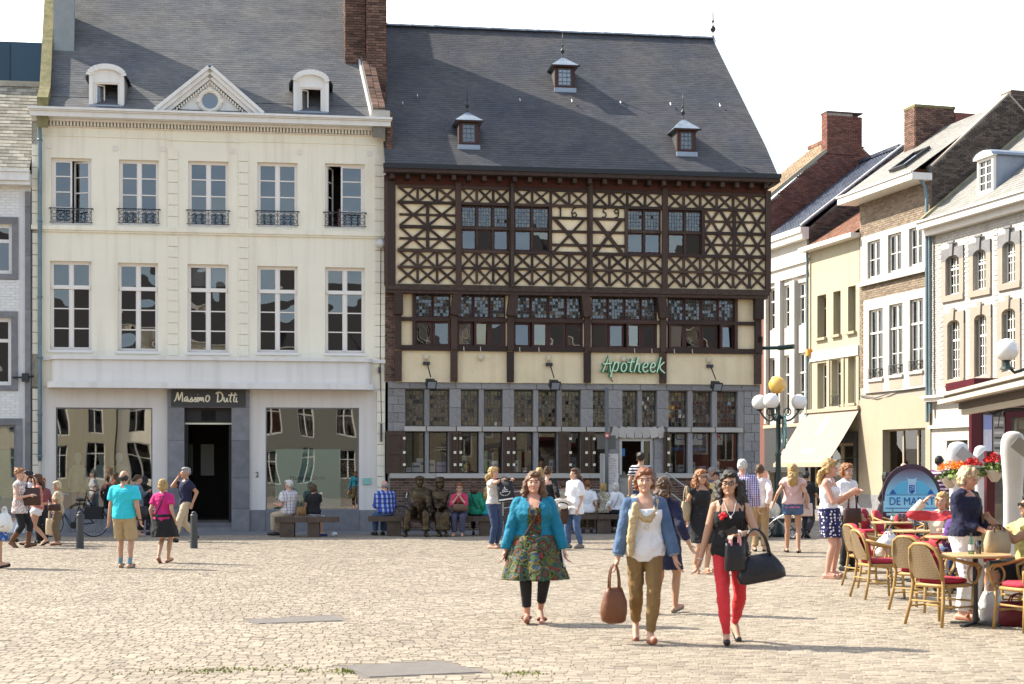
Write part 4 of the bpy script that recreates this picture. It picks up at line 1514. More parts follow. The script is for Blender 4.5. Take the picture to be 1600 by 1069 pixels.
for k in range(nn):
 x0, x1 = xu0 + (xrr - xu0) * k / nn, xu0 + (xrr - xu0) * (k + 1) / nn
 rg.append(TRS((x0 + x1) / 2, yR, zRd + .04 + rng.normal(0,.004), x1 - x0 + .01,.24,.05, roty(R(1.0))))
pieces('ridge_lead', rg, M_lead, th)
def finial(x, y, z, s, parent):
 mb = MB().lathe([(.07,0),(.05,.12),(.03,.16),(.03,.3),(.09,.33),(.13,.42),(.12,.5),(.05,.58),(.03,.62),(.03,.72),(.06,.76),(.05,.82),(.034,.86),(.030,1.1),(.012,1.6)],12,(0,0,0))
 for i, v in enumerate(mb.v):
  mb.v[i] = (v[0] * s + x, v[1] * s + y, v[2] * s + z)
 return mb.obj('finial', M_iron, parent, smooth=True)
finial(xrr - .02, yR, zRd + .02,.70, th)
def roof_y(z):
 for (ya, za),(yb, zb) in zip(prof2, prof2[1:]):
  if z <= zb + 1e-6:
   return ya + (yb - ya) * (z - za) / (zb - za)
 return yR
def lucarne(pxa, pxb, ptop, peave, pbot, shade_glass):
 """small hipped dormer with its finial"""
 yg = 1.2
 for _ in range(6):                     # front plane sits where its foot meets the roof
  zb = fz((pxa + pxb) / 2, pbot, yg)
  yg = roof_y(zb) - .06
 x0, x1 = tx(pxa, yg), tx(pxb, yg)
 zt = fz((pxa + pxb) / 2, peave, yg)
 za = fz((pxa + pxb) / 2, ptop, yg)
 ov = .12
 mb = MB()
 ring(mb, x0, x1, zb, zt,.09, yg - .02, yg + .10)
 D = mb.obj('lucarne', M_timberr, th)
 mb = MB()
 ring(mb, x0 + .09, x1 - .09, zb + .09, zt - .09,.03, yg + .0, yg + .06)
 for k in range(1,3):
  xx = x0 + .09 + (x1 - x0 - .18) * k / 3
  mb.box(xx - .006, xx + .006, yg + .01, yg + .04, zb + .1, zt - .1)
 for k in range(1,4):
  zz = zb + .09 + (zt - zb - .18) * k / 4
  mb.box(x0 + .1, x1 - .1, yg + .012, yg + .038, zz - .006, zz + .006)
 mb.obj('lucarne_sash', M_came, D)
 glass_panes(D, 'lucarne_pane', shade_glass, [(x0 + .1, x1 - .1, zb + .1, zt - .1)], yg + .03, tilt=.5)
 yb = roof_y(zt) + .25
 mb = MB()
 for x in (x0, x1 - .03):
  mb.add([(x, yg + .1, zb),(x, roof_y(zb) + .1, zb),(x, yb, zt),(x, yg + .1, zt),(x + .03, yg + .1, zb),(x + .03, roof_y(zb) + .1, zb),(x + .03, yb, zt),(x + .03, yg + .1, zt)],
               [(0,1,2,3),(7,6,5,4),(0,3,7,4),(3,2,6,7),(0,4,5,1)])
 mb.obj('lucarne_cheek', M_slate2, D, fix=True)
 xm = (x0 + x1) / 2
 yp = yg + .38
 mb = MB()
 A, B_, Cc, Dd = (x0 - ov, yg - ov, zt - .02),(x1 + ov, yg - ov, zt - .02),(x1 + ov, yb + .3, zt - .02),(x0 - ov, yb + .3, zt - .02)
 P_, Q_ = (xm, yp, za),(xm, yb + .9, za)
 mb.add([A, B_, P_], [(0,1,2)])
 mb.add([B_, Cc, Q_, P_], [(0,1,2,3)])
 mb.add([Dd, A, P_, Q_], [(0,1,2,3)])
 mb.add([A, B_, Cc, Dd], [(3,2,1,0)])
 mb.obj('lucarne_roof', M_lead2, D)
 MB().box(x0 - ov - .01, x1 + ov + .01, yg - ov - .03, yg - ov + .02, zt - .07, zt - .022).obj('lucarne_fascia', M_timber, D)
 MB().box(x0 - .03, x1 + .03, yg - .10, yg - .021, zb - .12, zb + .01).obj('lucarne_apron', M_lead, D)
 finial(xm, yp, za - .03,.48, D)
 MB().box(x0 + .05, x1 - .05, yg + .3, yg + .32, zb, zt).obj('lucarne_back', mat('curtain_grey',(.35,.36,.33),.9), D)
M_lead2 = mat('lead_roof',(.16,.20,.25),.5, metal=.1, nz=(5,.7), col2=(.28,.33,.38))
lucarne(867,898,84,102,139, G_shop)
lucarne(717,748,170,188,228, G_up)
lucarne(1058,1087,181,201,239, G_up)
for px, py in ((652,153),(812,160),(893,161),(969,164),(1047,166),(1124,168),(629,165)):
 y0 = 1.5
 for _ in range(6):
  z = fz(px, py, y0)
  y0 = roof_y(z)
 MB().tube([(tx(px, y0), y0 - .02, z + .10),(tx(px, y0), y0 - .10, z),(tx(px, y0), y0 - .16, z + .03)],.014,5).obj('roof_hook', mat('hook_zinc',(.6,.6,.58),.4), th)
# ================================================================ the street row beyond the pharmacy corner
PHI2 = math.atan2(-.964,.265)
Q = Front((12.07,61.0), PHI2)
M_pantile = mat('dark_pantile',(0.065,0.075,0.10),0.3, var=.3, spec=.5)
M_tiler = mat('red_roof_tile',(0.22,0.10,0.06),0.8, var=.35, nz=(5,.5))
M_tileb = mat('brown_roof_tile',(0.33,0.23,0.14),0.85, var=.3, nz=(5,.5))
M_slatep = mat('pale_slate',(0.25,0.24,0.215),0.7, var=.14, nz=(1.5,.5), col2=(0.185,0.182,0.168))
M_wall0 = mat('white_wall',(0.50,0.475,0.43),0.75, nz=(1,.4), col2=(.42,.39,.34), bump=(14,.1), streak=.35)
M_yel = mat('yellow_wall',(0.42,0.385,0.275),0.8, nz=(1.2,.4), col2=(.36,.325,.23), bump=(14,.1), streak=.35)
M_creamw = mat('cream_wall',(0.39,0.335,0.245),0.8, nz=(1,.4), col2=(.32,.27,.19))
M_sand = mat('sandstone',(0.38,0.32,0.26),0.8, nz=(4,.5), col2=(.30,.25,.20))
M_brickw3 = mat('limewashed_brick',(0.52,0.495,0.45),0.75, var=.06, nz=(3,.4), col2=(0.43,0.40,0.35), streak=.35)
M_frame = mat('white_frame',(.74,.72,.66),.5)
G_row = glass_mat('row_glass',(.5,.52,.5), refl=.14)
class RowHouse:
 def __init__(self, name, label, pa, pb, cat='house'):
  self.s0, self.s1 = Q.s(pa), Q.s(pb)
  self.o = thing(name, label, cat, Q.world(self.s0), PHI2)
  self.w = self.s1 - self.s0
 def x(self, px, off=0.0): return Q.s(px, off) - self.s0
 def z(self, px, py, off=0.0): return Q.z(px, py, off)
 def shell(self, m, ze, holes, depth=6.0, zlo=0.0, rev=None, dp=.2):
  mb = wall_holes(0, self.w, zlo, ze, holes, dp)
  mb.obj('wall', m, self.o)
  s = MB()
  s.box(0,.15, dp + .02, depth,0, ze - .05)
  s.box(self.w - .15, self.w - .002, dp + .02, depth,0, ze - .05)
  s.box(.15, self.w - .15, depth - .15, depth,0, ze - .05)
  s.box(.15, self.w - .15,.9,.95,0, ze - .1)
  s.obj('inner_walls', M_dark, self.o)
 def roof(self, m, ze, dr, zr, tw, ex, rest, eave=-.25, unit='box', th=.008, limit=300, x0=0.0, x1=None, tilt=2, name='slate', jit=.012):
  x1 = self.w if x1 is None else x1
  pr = [(eave, ze),(dr, zr)]
  roof_tiles(name, self.o, m, pr, lambda t: (x0, x1), tw, ex, rest, tilt=tilt, unit=unit, th=th, limit=limit, jit=jit)
  mb = MB()
  mb.quad((x0, eave, ze - .02),(x1, eave, ze - .02),(x1, dr, zr - .02),(x0, dr, zr - .02))
  mb.quad((x0, dr, zr - .02),(x1, dr, zr - .02),(x1, dr * 2, ze),(x0, dr * 2, ze))
  mb.obj('roof_deck', M_dark, self.o)
 def gable(self, x, m, ze, dr, zr, up=.0, th=.12, name='gable_wall', y0=0.0):
  """side wall with a pitched top at local x (outer face towards +x)"""
  pts = [(y0,0),(dr * 2,0),(dr * 2, ze + up),(dr, zr + up),(y0, ze + up)]
  mb = MB()
  mb.add([(x, y, z) for y, z in pts] + [(x - th, y, z) for y, z in pts], [(0,1,2,3,4),(9,8,7,6,5)] + [(i, i + 5,(i + 1) % 5 + 5,(i + 1) % 5) for i in range(5)])
  mb.obj(name, m, self.o, fix=True)
 def gbricks(self, x, m, ze, dr, zr, up, zlo, limit=300, bw=.22, bh=.075, y0=0.02):
  brick_wall(self.o, 'brick', 'brick_courses', m, y0, dr * 2, zlo, zr + up, x + .005, bw=bw, bh=bh, limit=limit, plane='yz',
                   inside=lambda y, z: z < (ze + (zr - ze) * (y / dr if y < dr else (2 * dr - y) / dr)) + up - .03)
def win_tall(h, a, b, c, d, cols=2, rows=(.34,.67), m=None, g=None, y=.12, fw=.05, tr=None):
 w = casement(h.o, a, b, c, d, y, cols, rows, m or M_frame, g or G_row, fw=fw, bar=.03, mull=.05)
 MB().box(a + .05, b - .05,.5,.51, c + .05, d - .05).obj('curtain', mat('row_curtain',(.30,.28,.22),.9, nz=(2,.8)), h.o)
 if tr:
  zt = c + (d - c) * tr
  MB().box(a, b, y - .06, y + .05, zt - .035, zt + .035).obj('transom', m or M_frame, w)
 return w
# --- farther house whose red brick gable stands above its neighbour
hA = RowHouse('gabled_house', 'tall red brick gable house with chimney rising above the dark pantile roof',1150,1203)
zeA, drA, zrA = 13.06,3.66,16.17
hA.shell(M_brickr, zeA, [],6)
hA.gable(hA.w - .01, M_mortar, zeA, drA, zrA)
hA.gbricks(hA.w, M_brickr, zeA, drA, zrA,0,10.6, limit=300)
hA.roof(M_tileb, zeA, drA, zrA,.24,.20, 'tile_courses', unit='pantile', th=.07, name='tile', limit=100, tilt=3)
MB().bar((hA.w + .04,-.25, zeA + .03),(hA.w + .04,2.6, zeA + .03 + (zrA - zeA) * 2.85 / (drA + .25)),.06,.16).obj('verge_board', M_creamw, hA.o)
cy0, cy1 = 2.65,4.3
MB().box(hA.w - .50, hA.w + .04, cy0, cy1 - .45, zrA - .9, zrA + .82).obj('chimney', M_mortar, hA.o)
MB().box(hA.w - .50, hA.w + .02, cy1 - .44, cy1, zrA - .9, zrA + .70).obj('chimney', M_mortar, hA.o)
brick_wall(hA.o, 'brick', 'chimney_courses', M_brickr, cy0, cy1, zrA - .95, zrA + .70, hA.w + .05, limit=0, plane='yz')
brick_wall(hA.o, 'brick', 'chimney_courses', M_brickr, hA.w - .5, hA.w + .05, zrA - .9, zrA + .82, cy0, limit=0)
MB().box(hA.w - .54, hA.w + .09, cy0 - .03, cy1 + .02, zrA + .82, zrA + .88).obj('chimney_cap', M_brickd, hA.o)
rd = []
for k in range(10):
 rd.append(TRS(hA.w - .3 - k * .36, drA, zrA + .08,.34,.2,.16))
pieces('ridge_tile', rd, M_tiler, hA.o)
# --- white house with columned windows and dark pantiles
h0 = RowHouse('white_columned_house', 'narrow white house with full height window columns and dark glossy pantile roof',1199,1263)
ze0 = 11.29
c3 = [(1202,1215),(1225,1238),(1247.5,1261)]
tops = [(452,517,560,655),(447,513,556,650),(443,509,552,648)]
hs = []
for (a, b),(t, bo, t2, b2) in zip(c3, tops):
 hs.append((h0.x(a), h0.x(b), h0.z(a, bo), h0.z(a, t)))
 hs.append((h0.x(a), h0.x(b), h0.z(a, b2), h0.z(a, t2)))
zs0 = h0.z(1230,668)
hs.append((.15, h0.w - .15,.1, h0.z(1230,738)))
h0.shell(M_wall0, ze0, hs,7)
for q in hs[:-1]:
 win_tall(h0, *q, cols=2, rows=(.36,.68), tr=.68 if True else None)
for (a, b) in ((1216,1224),(1239,1246.5),(1199,1201.5)):
 MB().box(h0.x(a), h0.x(b),-.16,.0, zs0 + .2, h0.z(a,440)).obj('pier', M_wall0, h0.o)
mb = MB()
mb.box(-.05, h0.w + .05,-.10,.0, ze0 - 1.25, ze0 - 1.1)
mb.box(-.05, h0.w + .05,-.30,.0, ze0 - .35, ze0 - .1)
mb.box(-.05, h0.w + .05,-.38,.0, ze0 - .098, ze0 + .12)
mb.box(0, h0.w,-.12,.0, h0.z(1230,437), h0.z(1230,432))
mb.obj('cornice', M_white, h0.o)
MB().box(.0, h0.w,-.14,.0, h0.z(1230,736), zs0).obj('shop_fascia', M_black, h0.o)
MB().box(-.02, h0.w,-.2,.0, zs0 + .003, zs0 + .14).obj('fascia_ledge', M_creamw, h0.o)
text_obj('lettering', 'dren',.30, M_white, h0.o,(h0.x(1231),-.15, h0.z(1231,688)), depth=.01)
MB().box(.16, h0.w - .16,.25,.27,.1, h0.z(1230,738)).obj('shop_front', M_black, h0.o)
h0.gable(h0.w - .01, M_mortard, ze0,4.27,14.83, up=.06)
h0.gbricks(h0.w, M_brickd, ze0,4.27,14.83,.04,9.6, limit=0)
h0.roof(M_pantile, ze0 + .1,4.27,14.88,.24,.20, 'pantile_courses', unit='pantile', th=.075, name='pantile', eave=-.3, tilt=3, limit=300)
mb = MB().bar((.03,-.25, ze0 + .2),(.03,4.27,15.0),.16,.05)
mb.obj('lead_flashing', M_lead, h0.o)
MB().bar((h0.w - .06,-.3, ze0 + .2),(h0.w - .06,4.27,14.97),.12,.06).obj('verge', mat('verge_white',(.6,.58,.55),.5), h0.o)
rd = [TRS(.15 + k * .3,4.27,14.97,.28,.22,.14) for k in range(int(h0.w / .3))]
pieces('ridge_tile', rd, M_pantile, h0.o)
# --- yellow house with the awning
h1 = RowHouse('yellow_house', 'narrow yellow rendered house with three slim upper windows and a small red roof',1263.5,1343)
ze1 = h1.z(1300,384)
w1a = [(1277,1291,461,528),(1302,1313.5,455,523),(1325,1337,447,518)]
w1b = [(1277,1292,567,639),(1299,1314,562,635),(1325,1338,557,630)]
hs = [(h1.x(a), h1.x(b), h1.z((a + b) / 2, d), h1.z((a + b) / 2, c)) for a, b, c, d in w1a + w1b]
h1.shell(M_yel, ze1, hs + [(.2, h1.w - .2,.1,2.75)],6, dp=.35)
for k, q in enumerate(hs):
 win_tall(h1, *q, cols=1 if k < 3 else 2, rows=(.72,), y=.28, m=M_creamw if k < 3 else M_frame)
 MB().box(q[0] - .06, q[1] + .06,-.12,.05, q[2] - .10, q[2]).obj('sill', M_creamw, h1.o)
MB().box(0.05, h1.w - .05,-.06,0, hs[4][3] + .05, hs[4][3] + .42).obj('lintel_band', M_white, h1.o)
for a in (1264,1293,1315.5,1339):
 MB().box(h1.x(a), h1.x(a) + .22,-.05,.0,3.6, hs[4][3]).obj('window_pier', M_creamw, h1.o)
MB().box(-.1, h1.w + .1,-.42,.05, ze1, ze1 + .16).obj('gutter', M_white, h1.o)
h1.roof(M_tiler, ze1 + .12,3.9, ze1 + 2.8,.22,.17, 'tile_courses', name='tile', th=.02, eave=-.3, tilt=5)
MB().tube([(.1,-.12, ze1),(.1,-.12,3.4)],.05,8).obj('downpipe', M_zinc, h1.o)
MB().box(.12,.3,-.2,0, h1.z(1267,556), h1.z(1267,546)).obj('alarm_box', mat('alarm_orange',(.7,.3,.05),.5), h1.o)
g = MB()
q = hs[4]
for k in range(6):
 x = q[0] + (q[1] - q[0]) * k / 5
 g.tube([(x,-.06, q[2]),(x,-.06, q[2] + .42)],.012,5)
for z in (.05,.42):
 g.tube([(q[0],-.06, q[2] + z),(q[1],-.06, q[2] + z)],.014,5)
g.tube([(q[0],-.06, q[2] + .05),(q[1],-.06, q[2] + .42)],.012,5)
g.obj('balconet', M_iron, h1.o)
mb = MB()
mb.box(.1, h1.w - .1,-.1,.3,2.72,3.1)
mb.box(.12,.32,-.08,.3,0,2.72)
mb.box(h1.w - .34, h1.w - .1,-.08,.3,0,2.72)
mb.obj('shop_surround', M_signdk, h1.o)
for k in range(3):
 w = MB()
 a = .35 + (h1.w - .75) * k / 3
 b = .35 + (h1.w - .75) * (k + 1) / 3
 ring(w, a, b,.12,2.7,.12,.1,.2)
 w = w.obj('shop_window', M_creamw, h1.o)
 glass_panes(w, 'pane', G_low, [(a + .12, b - .12,.24,2.58)],.15)
MB().box(.2, h1.w - .2,-.5,.4,0,.1).obj('doorstep', M_blue, h1.o)
aw = thing('awning', 'sloping beige fabric awning with white print over the yellow house shop', 'awning', Q.world(h1.s0), PHI2)
zt_, zb_ = 3.95,1.9
xa0, xa1 = -.25, h1.w + .1
out = -1.35
M_aw = mat('awning_cloth',(.35,.285,.23),.85, nz=(3,.3))
mb = MB()
N = 6
vs = []
for k in range(N + 1):
 t = k / N
 sag = -.05 * math.sin(math.pi * t)
 for x in (xa0, xa1):
  vs.append((x,-.05 + out * t, zt_ + (zb_ - zt_) * t + sag))
for k in range(N + 1):
 t = k / N
 for x in (xa0, xa1):
  p = vs[2 * k + (0 if x == xa0 else 1)]
  vs.append((p[0], p[1] + .012, p[2] - .012))
fs = [(2 * k,2 * k + 1,2 * k + 3,2 * k + 2) for k in range(N)]
o = 2 * (N + 1)
fs += [(o + 2 * k + 2, o + 2 * k + 3, o + 2 * k + 1, o + 2 * k) for k in range(N)]
mb.add(vs, fs)
mb.obj('cloth', M_aw, aw)
MB().box(xa0, xa1, out - .08, out - .04, zb_ - .12, zb_ + .03).obj('front_rail', M_creamw, aw)
MB().box(xa0, xa1,-.15,.02, zt_ - .02, zt_ + .12).obj('cassette', M_creamw, aw)
mb = MB()
for x in (xa0 + .1, xa1 - .1):
 mb.tube([(x,-.05,2.2),(x, out + .05, zb_ + .04)],.02,6)
mb.obj('arm', M_iron, aw)
mk = MB()
sl = (zb_ - zt_) / out
def awp(x, t, up=.012):
 return (x,-.05 + out * t - up * .6, zt_ + (zb_ - zt_) * t - .05 * math.sin(math.pi * t) + up)
xm = (xa0 + xa1) / 2 + .1
for k in range(5):
 x = xm - .26 + k * .11
 h = [.22,.30,.34,.30,.2][k]
 mk.quad(awp(x,.42 + .0), awp(x + .07,.42), awp(x + .07,.42 - h), awp(x,.42 - h))
for k in range(7):
 x = xm - .5 + k * .15
 mk.quad(awp(x,.80), awp(x + .11,.80), awp(x + .11,.70), awp(x,.70))
mk.obj('white_print', M_white, aw)
# --- buff brick house with white window bands
h2 = RowHouse('buff_brick_house', 'buff brick house with white banded triple windows and pale slate roof with skylight',1343.5,1455)
ze2 = h2.z(1390,304)
wu = [(1358,1378,376,434),(1390,1411,365,425),(1423,1444,355,415)]
wl = [(1360,1382,483,592),(1392,1413,475,586),(1424,1445,467,580)]
HU = [(h2.x(a), h2.x(b), h2.z((a + b) / 2, d), h2.z((a + b) / 2, c)) for a, b, c, d in wu]
HL = [(h2.x(a), h2.x(b), h2.z((a + b) / 2, d), h2.z((a + b) / 2, c)) for a, b, c, d in wl]
zshop = h2.z(1400,668)
shop2 = (h2.x(1380), h2.x(1447),.1, h2.z(1413,670))
h2.shell(M_mortar, ze2, HU + HL,7, zlo=h2.z(1400,620))
wall_holes(0, h2.w,0, h2.z(1400,620), [shop2],.6, y=-.03).obj('shop_wall', M_creamw, h2.o)
hz = h2.z
bandU = (h2.x(1347), h2.x(1450), HU[1][2] - .14, HU[1][3] + .22)
brick_wall(h2.o, 'brick', 'brick_courses', M_brickb,.02, h2.w - .02, h2.z(1400,600), ze2,-.006, bw=.23, bh=.078, limit=300,
           inside=lambda x, z: not (bandU[2] - .05 < z < bandU[3] + .05 and bandU[0] < x < bandU[1]) and not (HL[1][2] - .6 < z < HL[1][3] + .38 and h2.x(1350) < x < h2.x(1450)))
mb = wall_holes(bandU[0], bandU[1], bandU[2], bandU[3], HU,.15, y=-.07)
mb.box(bandU[0], bandU[1],-.07,0, bandU[2] - .001, bandU[2])
mb.obj('window_band', M_wall0, h2.o)
mb = wall_holes(h2.x(1352), h2.x(1449), HL[1][2] - .55, HL[1][3] + .36, HL,.15, y=-.07)
mb.obj('window_band', M_wall0, h2.o)
MB().box(bandU[0] - .05, bandU[1] + .05,-.16,-.072, bandU[2] - .12, bandU[2] + .02).obj('sill_course', M_wall0, h2.o)
for q in HU:
 win_tall(h2, *q, cols=2, rows=(.5,), y=.05)
for q in HL:
 win_tall(h2, *q, cols=2, rows=(.3,.66), y=.05, tr=.66)
 g = MB()
 for k in range(7):
  x = q[0] + (q[1] - q[0]) * k / 6
  g.tube([(x,-.10, q[2] + .02),(x,-.10, q[2] + .36)],.012,5)
 g.tube([(q[0],-.10, q[2] + .36),(q[1],-.10, q[2] + .36)],.016,5)
 g.tube([(q[0],-.10, q[2] + .05),(q[1],-.10, q[2] + .05)],.012,5)
 for k in range(3):
  xc = q[0] + (q[1] - q[0]) * (k + .5) / 3
  g.tube([(xc + .08 * math.cos(t),-.10, q[2] + .2 + .08 * math.sin(t)) for t in [2 * math.pi * j / 8 for j in range(8)]],.01,4, closed=True)
 g.obj('balconet', M_iron, h2.o)
 MB().box(q[0] - .05, q[1] + .05,-.14,-.072, q[2] - .10, q[2]).obj('sill', M_wall0, h2.o)
 MB().box(q[0] + .02, q[1] - .02,-.078,-.071, q[2] - .5, q[2] - .14).obj('spandrel_panel', M_sand, h2.o)
mb = MB()
xe0, xe1 = -.35, h2.w + .03
mb.box(xe0, xe1,-.75,.02, ze2, ze2 + .24)
mb.box(xe0 - .03, xe1,-.80,-.70, ze2 + .242, ze2 + .30)
mb.obj('box_eaves', M_white, h2.o)
mb = MB()
ring(mb, shop2[0], shop2[1], shop2[2], shop2[3],.06,.2,.3)
x1_, x2_ = shop2[0] + (shop2[1] - shop2[0]) * .36, shop2[0] + (shop2[1] - shop2[0]) * .7
mb.box(x1_ - .04, x1_ + .04,.2,.3,.1, shop2[3])
mb.box(x2_ - .04, x2_ + .04,.2,.3,.1, shop2[3])
w = mb.obj('shop_window', M_creamw, h2.o)
glass_panes(w, 'pane', G_low, [(shop2[0] + .06, x1_ - .04,.16, shop2[3] - .06),(x1_ + .04, x2_ - .04,.16, shop2[3] - .06),(x2_ + .04, shop2[1] - .06,.16, shop2[3] - .06)],.25)
MB().box(.1, h2.w - .1,2.2,2.25,0, zshop).obj('shop_back', M_dark, h2.o)
MB().box(0, h2.x(1379),-.06,-.032,0,.75).obj('plinth', M_blue, h2.o)
MB().tube([(h2.x(1345),-.06, h2.z(1345,618)),(h2.x(1372),-.09, h2.z(1372,622)),(h2.x(1400),-.06, h2.z(1400,612)),(h2.x(1450),-.07, h2.z(1450,605))],.02,5).obj('wall_cable', M_iron, h2.o)
MB().tube([(h2.w - .08,-.5, ze2 + .2),(h2.w - .08,-.2, ze2 - .2),(h2.w - .06,-.14, ze2 - .6),(h2.w - .06,-.12,3.3)],.06,8).obj('downpipe', M_zinc, h2.o)
dr2, zr2 = 3.0,14.46
h2.roof(M_slatep, ze2 + .24, dr2, zr2,.24,.14, 'slate_courses', eave=-.7, x0=-.3, x1=h2.w - .12, limit=300)
h2.gable(h2.w, M_mortard, ze2 + .2, dr2, zr2, up=.25, th=.3)
h2.gbricks(h2.w, M_brickd, ze2 + .2, dr2, zr2,.22,9.6, limit=300)
mb = MB()
for (a, b) in (((0, ze2 + .2),(dr2, zr2)),((dr2, zr2),(2 * dr2, ze2 + .2))):
 mb.bar((h2.w - .14, a[0], a[1] + .28),(h2.w - .14, b[0], b[1] + .28),.36,.06)
mb.obj('gable_coping', M_sand, h2.o)
MB().box(h2.w - .6, h2.w - .002, dr2 + .1, dr2 + 2, zr2 - 1.5, zr2 + .42).obj('end_chimney', M_brickd, h2.o)
brick_wall(h2.o, 'brick', 'chimney_courses', M_brickd, dr2 + .1, dr2 + 2, zr2 - 1.5, zr2 + .42, h2.w + .012, limit=0, plane='yz')
cx0, cx1, cy0, cy1 = .0,.8,1.85,3.5
zc0, zc1 = 12.9,15.2
MB().box(cx0 + .01, cx1 - .01, cy0 + .01, cy1 - .01, zc0, zc1).obj('chimney', M_mortard, h2.o)
brick_wall(h2.o, 'brick', 'chimney_courses', M_brick, cy0, cy1, zc0, zc1, cx1, limit=0, plane='yz')
brick_wall(h2.o, 'brick', 'chimney_courses', M_brick, cx0, cx1, zc0, zc1, cy0, limit=0)
MB().box(cx0 - .03, cx1 + .03, cy0 - .03, cy1 + .03, zc1, zc1 + .1).obj('chimney_cap', M_moss, h2.o)
MB().box(cx0 + .05, cx1 - .02, cy1 + .05, cy1 + .9, zc0, zc1 - .1).obj('chimney', M_brickr, h2.o)
sa, sb = h2.x(1400,.8), h2.x(1440,.8)
sl = math.atan2(zr2 - ze2 - .24, dr2 + .7)
yy, zz = .45, ze2 + .24 + (.45 + .7) * math.tan(sl)
sk = MB()
ring(sk,-.55,.55,-.62,.62,.09,-.12,.0)
k = sk.obj('skylight', M_iron, h2.o, loc=(h2.w * .58, yy - .02, zz + .04), rot=(sl - R(90),0,0))
glass_panes(k, 'skylight_pane', glass_mat('skylight_glass',(.5,.55,.6), refl=.35), [(-.46,.46,-.53,.53)],-.06)
# --- white house with arched stone windows
h3 = RowHouse('white_arched_house', 'white painted house with segmental arched windows in sandstone surrounds and a dormer',1455.5,1690)
ze3 = h3.z(1500,347)
au = [(1479,1500,399,460),(1522,1542,390,452),(1568,1588,377,441)]
al = [(1482,1501,500,592),(1524,1543,491,588),(1567,1588,482,580)]
HU = [(h3.x(a), h3.x(b), h3.z((a + b) / 2, d), h3.z((a + b) / 2, c)) for a, b, c, d in au]
HL = [(h3.x(a), h3.x(b), h3.z((a + b) / 2, d), h3.z((a + b) / 2, c)) for a, b, c, d in al]
dx = HU[2][0] - HU[1][0]
HU.append(tuple(v + (dx if i < 2 else 0) for i, v in enumerate(HU[2])))
HL.append(tuple(v + (dx if i < 2 else 0) for i, v in enumerate(HL[2])))
shop3 = (h3.x(1479), h3.x(1512),.1, h3.z(1495,688))
h3.shell(M_brickw3, ze3, HU + HL + [shop3],8, dp=.3)
def arch_window(q, grey):
 a, b, c, d = q
 rise = .16
 xc = (a + b) / 2
 hw = (b - a) / 2
 ms = M_sand
 mt = M_blue if grey else M_sand
 for x0, x1 in ((a - .26, a),(b, b + .26)):
  MB().box(x0, x1,-.05,.25, c - .02, d - rise).obj('jamb_stone', ms, h3.o)
 MB().box(a - .26, b + .26,-.07,.2, c - .22, c - .022).obj('sill_stone', ms, h3.o)
 n = 8
 arc = [(xc + hw * math.cos(math.pi * (1 - k / n)), d - rise + rise * math.sin(math.pi * k / n)) for k in range(n + 1)]
 poly = [(a - .26, d - rise)] + arc + [(b + .26, d - rise),(b + .26, d + .26),(a - .26, d + .26)]
 mb = MB()
 xs = [a - .26] + [p[0] for p in arc] + [b + .26]
 zs_ = [d - rise] + [p[1] for p in arc] + [d - rise]
 zs_[0] = zs_[1]
 for i in range(len(xs) - 1):
  if xs[i + 1] - xs[i] < 1e-4:
   continue
  z0_, z1_ = (zs_[i], zs_[i + 1]) if 0 < i < len(xs) - 2 else (d - rise, d - rise)
  mb.add([(xs[i],-.052, z0_),(xs[i + 1],-.052, z1_),(xs[i + 1],-.052, d + .26),(xs[i],-.052, d + .26),
    (xs[i],.25, z0_),(xs[i + 1],.25, z1_)], [(0,1,2,3),(0,4,5,1)])
 mb.quad((a - .26,-.052, d + .26),(b + .26,-.052, d + .26),(b + .26,.1, d + .26),(a - .26,.1, d + .26))
 mb.obj('arch_stone', mt, h3.o)
 MB().prism([(xc - .07, d - .02),(xc + .07, d - .02),(xc + .11, d + .40),(xc - .11, d + .40)],-.10,-.053).obj('keystone', mt, h3.o)
 if grey:
  MB().box(xc - .2, xc + .2,-.12,-.053, d + .405, d + .47).obj('key_cap', mt, h3.o)
 mb = MB()
 ring(mb, a, b, c, d,.05,.12,.2)
 zt = c + (d - c) * .66
 mb.box(a + .05, b - .05,.11,.19, zt - .035, zt + .035)
 mb.box(xc - .03, xc + .03,.115,.185, c + .05, d - .05)
 for k in (1,3):
  x = a + .05 + (b - a - .1) * k / 4
  mb.box(x - .014, x + .014,.13,.17, c + .05, d - .05)
 nr = 6 if d - c > 1.4 else 4
 for k in range(1, nr):
  z = c + (d - c) * k / nr
  mb.box(a + .05, b - .05,.132,.168, z - .014, z + .014)
 w = mb.obj('window', M_frame, h3.o)
 glass_panes(w, 'pane', G_row, [(a + .05, xc - .03, c + .05, zt - .035),(xc + .03, b - .05, c + .05, zt - .035),(a + .05, xc - .03, zt + .035, d - .05),(xc + .03, b - .05, zt + .035, d - .05)],.15)
for q in HU:
 arch_window(q, True)
for q in HL:
 arch_window(q, False)
brick_wall(h3.o, 'brick', 'brick_courses', M_brickw3,.02, h3.x(1620), h3.z(1500,605), ze3 - .1,-.004, bw=.24, bh=.08, limit=300, th=.02,
           inside=lambda x, z: not any(q[0] - .38 < x < q[1] + .38 and q[2] - .3 < z < q[3] + .55 for q in HU + HL))
mb = MB()
mb.box(-.1, h3.w + .1,-.25,.05, ze3 - .22, ze3 - .002)
mb.box(-.14, h3.w + .1,-.50,.05, ze3, ze3 + .22)
mb.box(-.17, h3.w + .1,-.56,-.45, ze3 + .222, ze3 + .28)
mb.obj('box_eaves', M_white, h3.o)
zf = h3.z(1480,617)
mb = MB()
mb.box(h3.x(1452), h3.w,-.35,.0, zf - .08, zf)
mb.box(h3.x(1454), h3.w,-.25,.0, zf - .20, zf - .082)
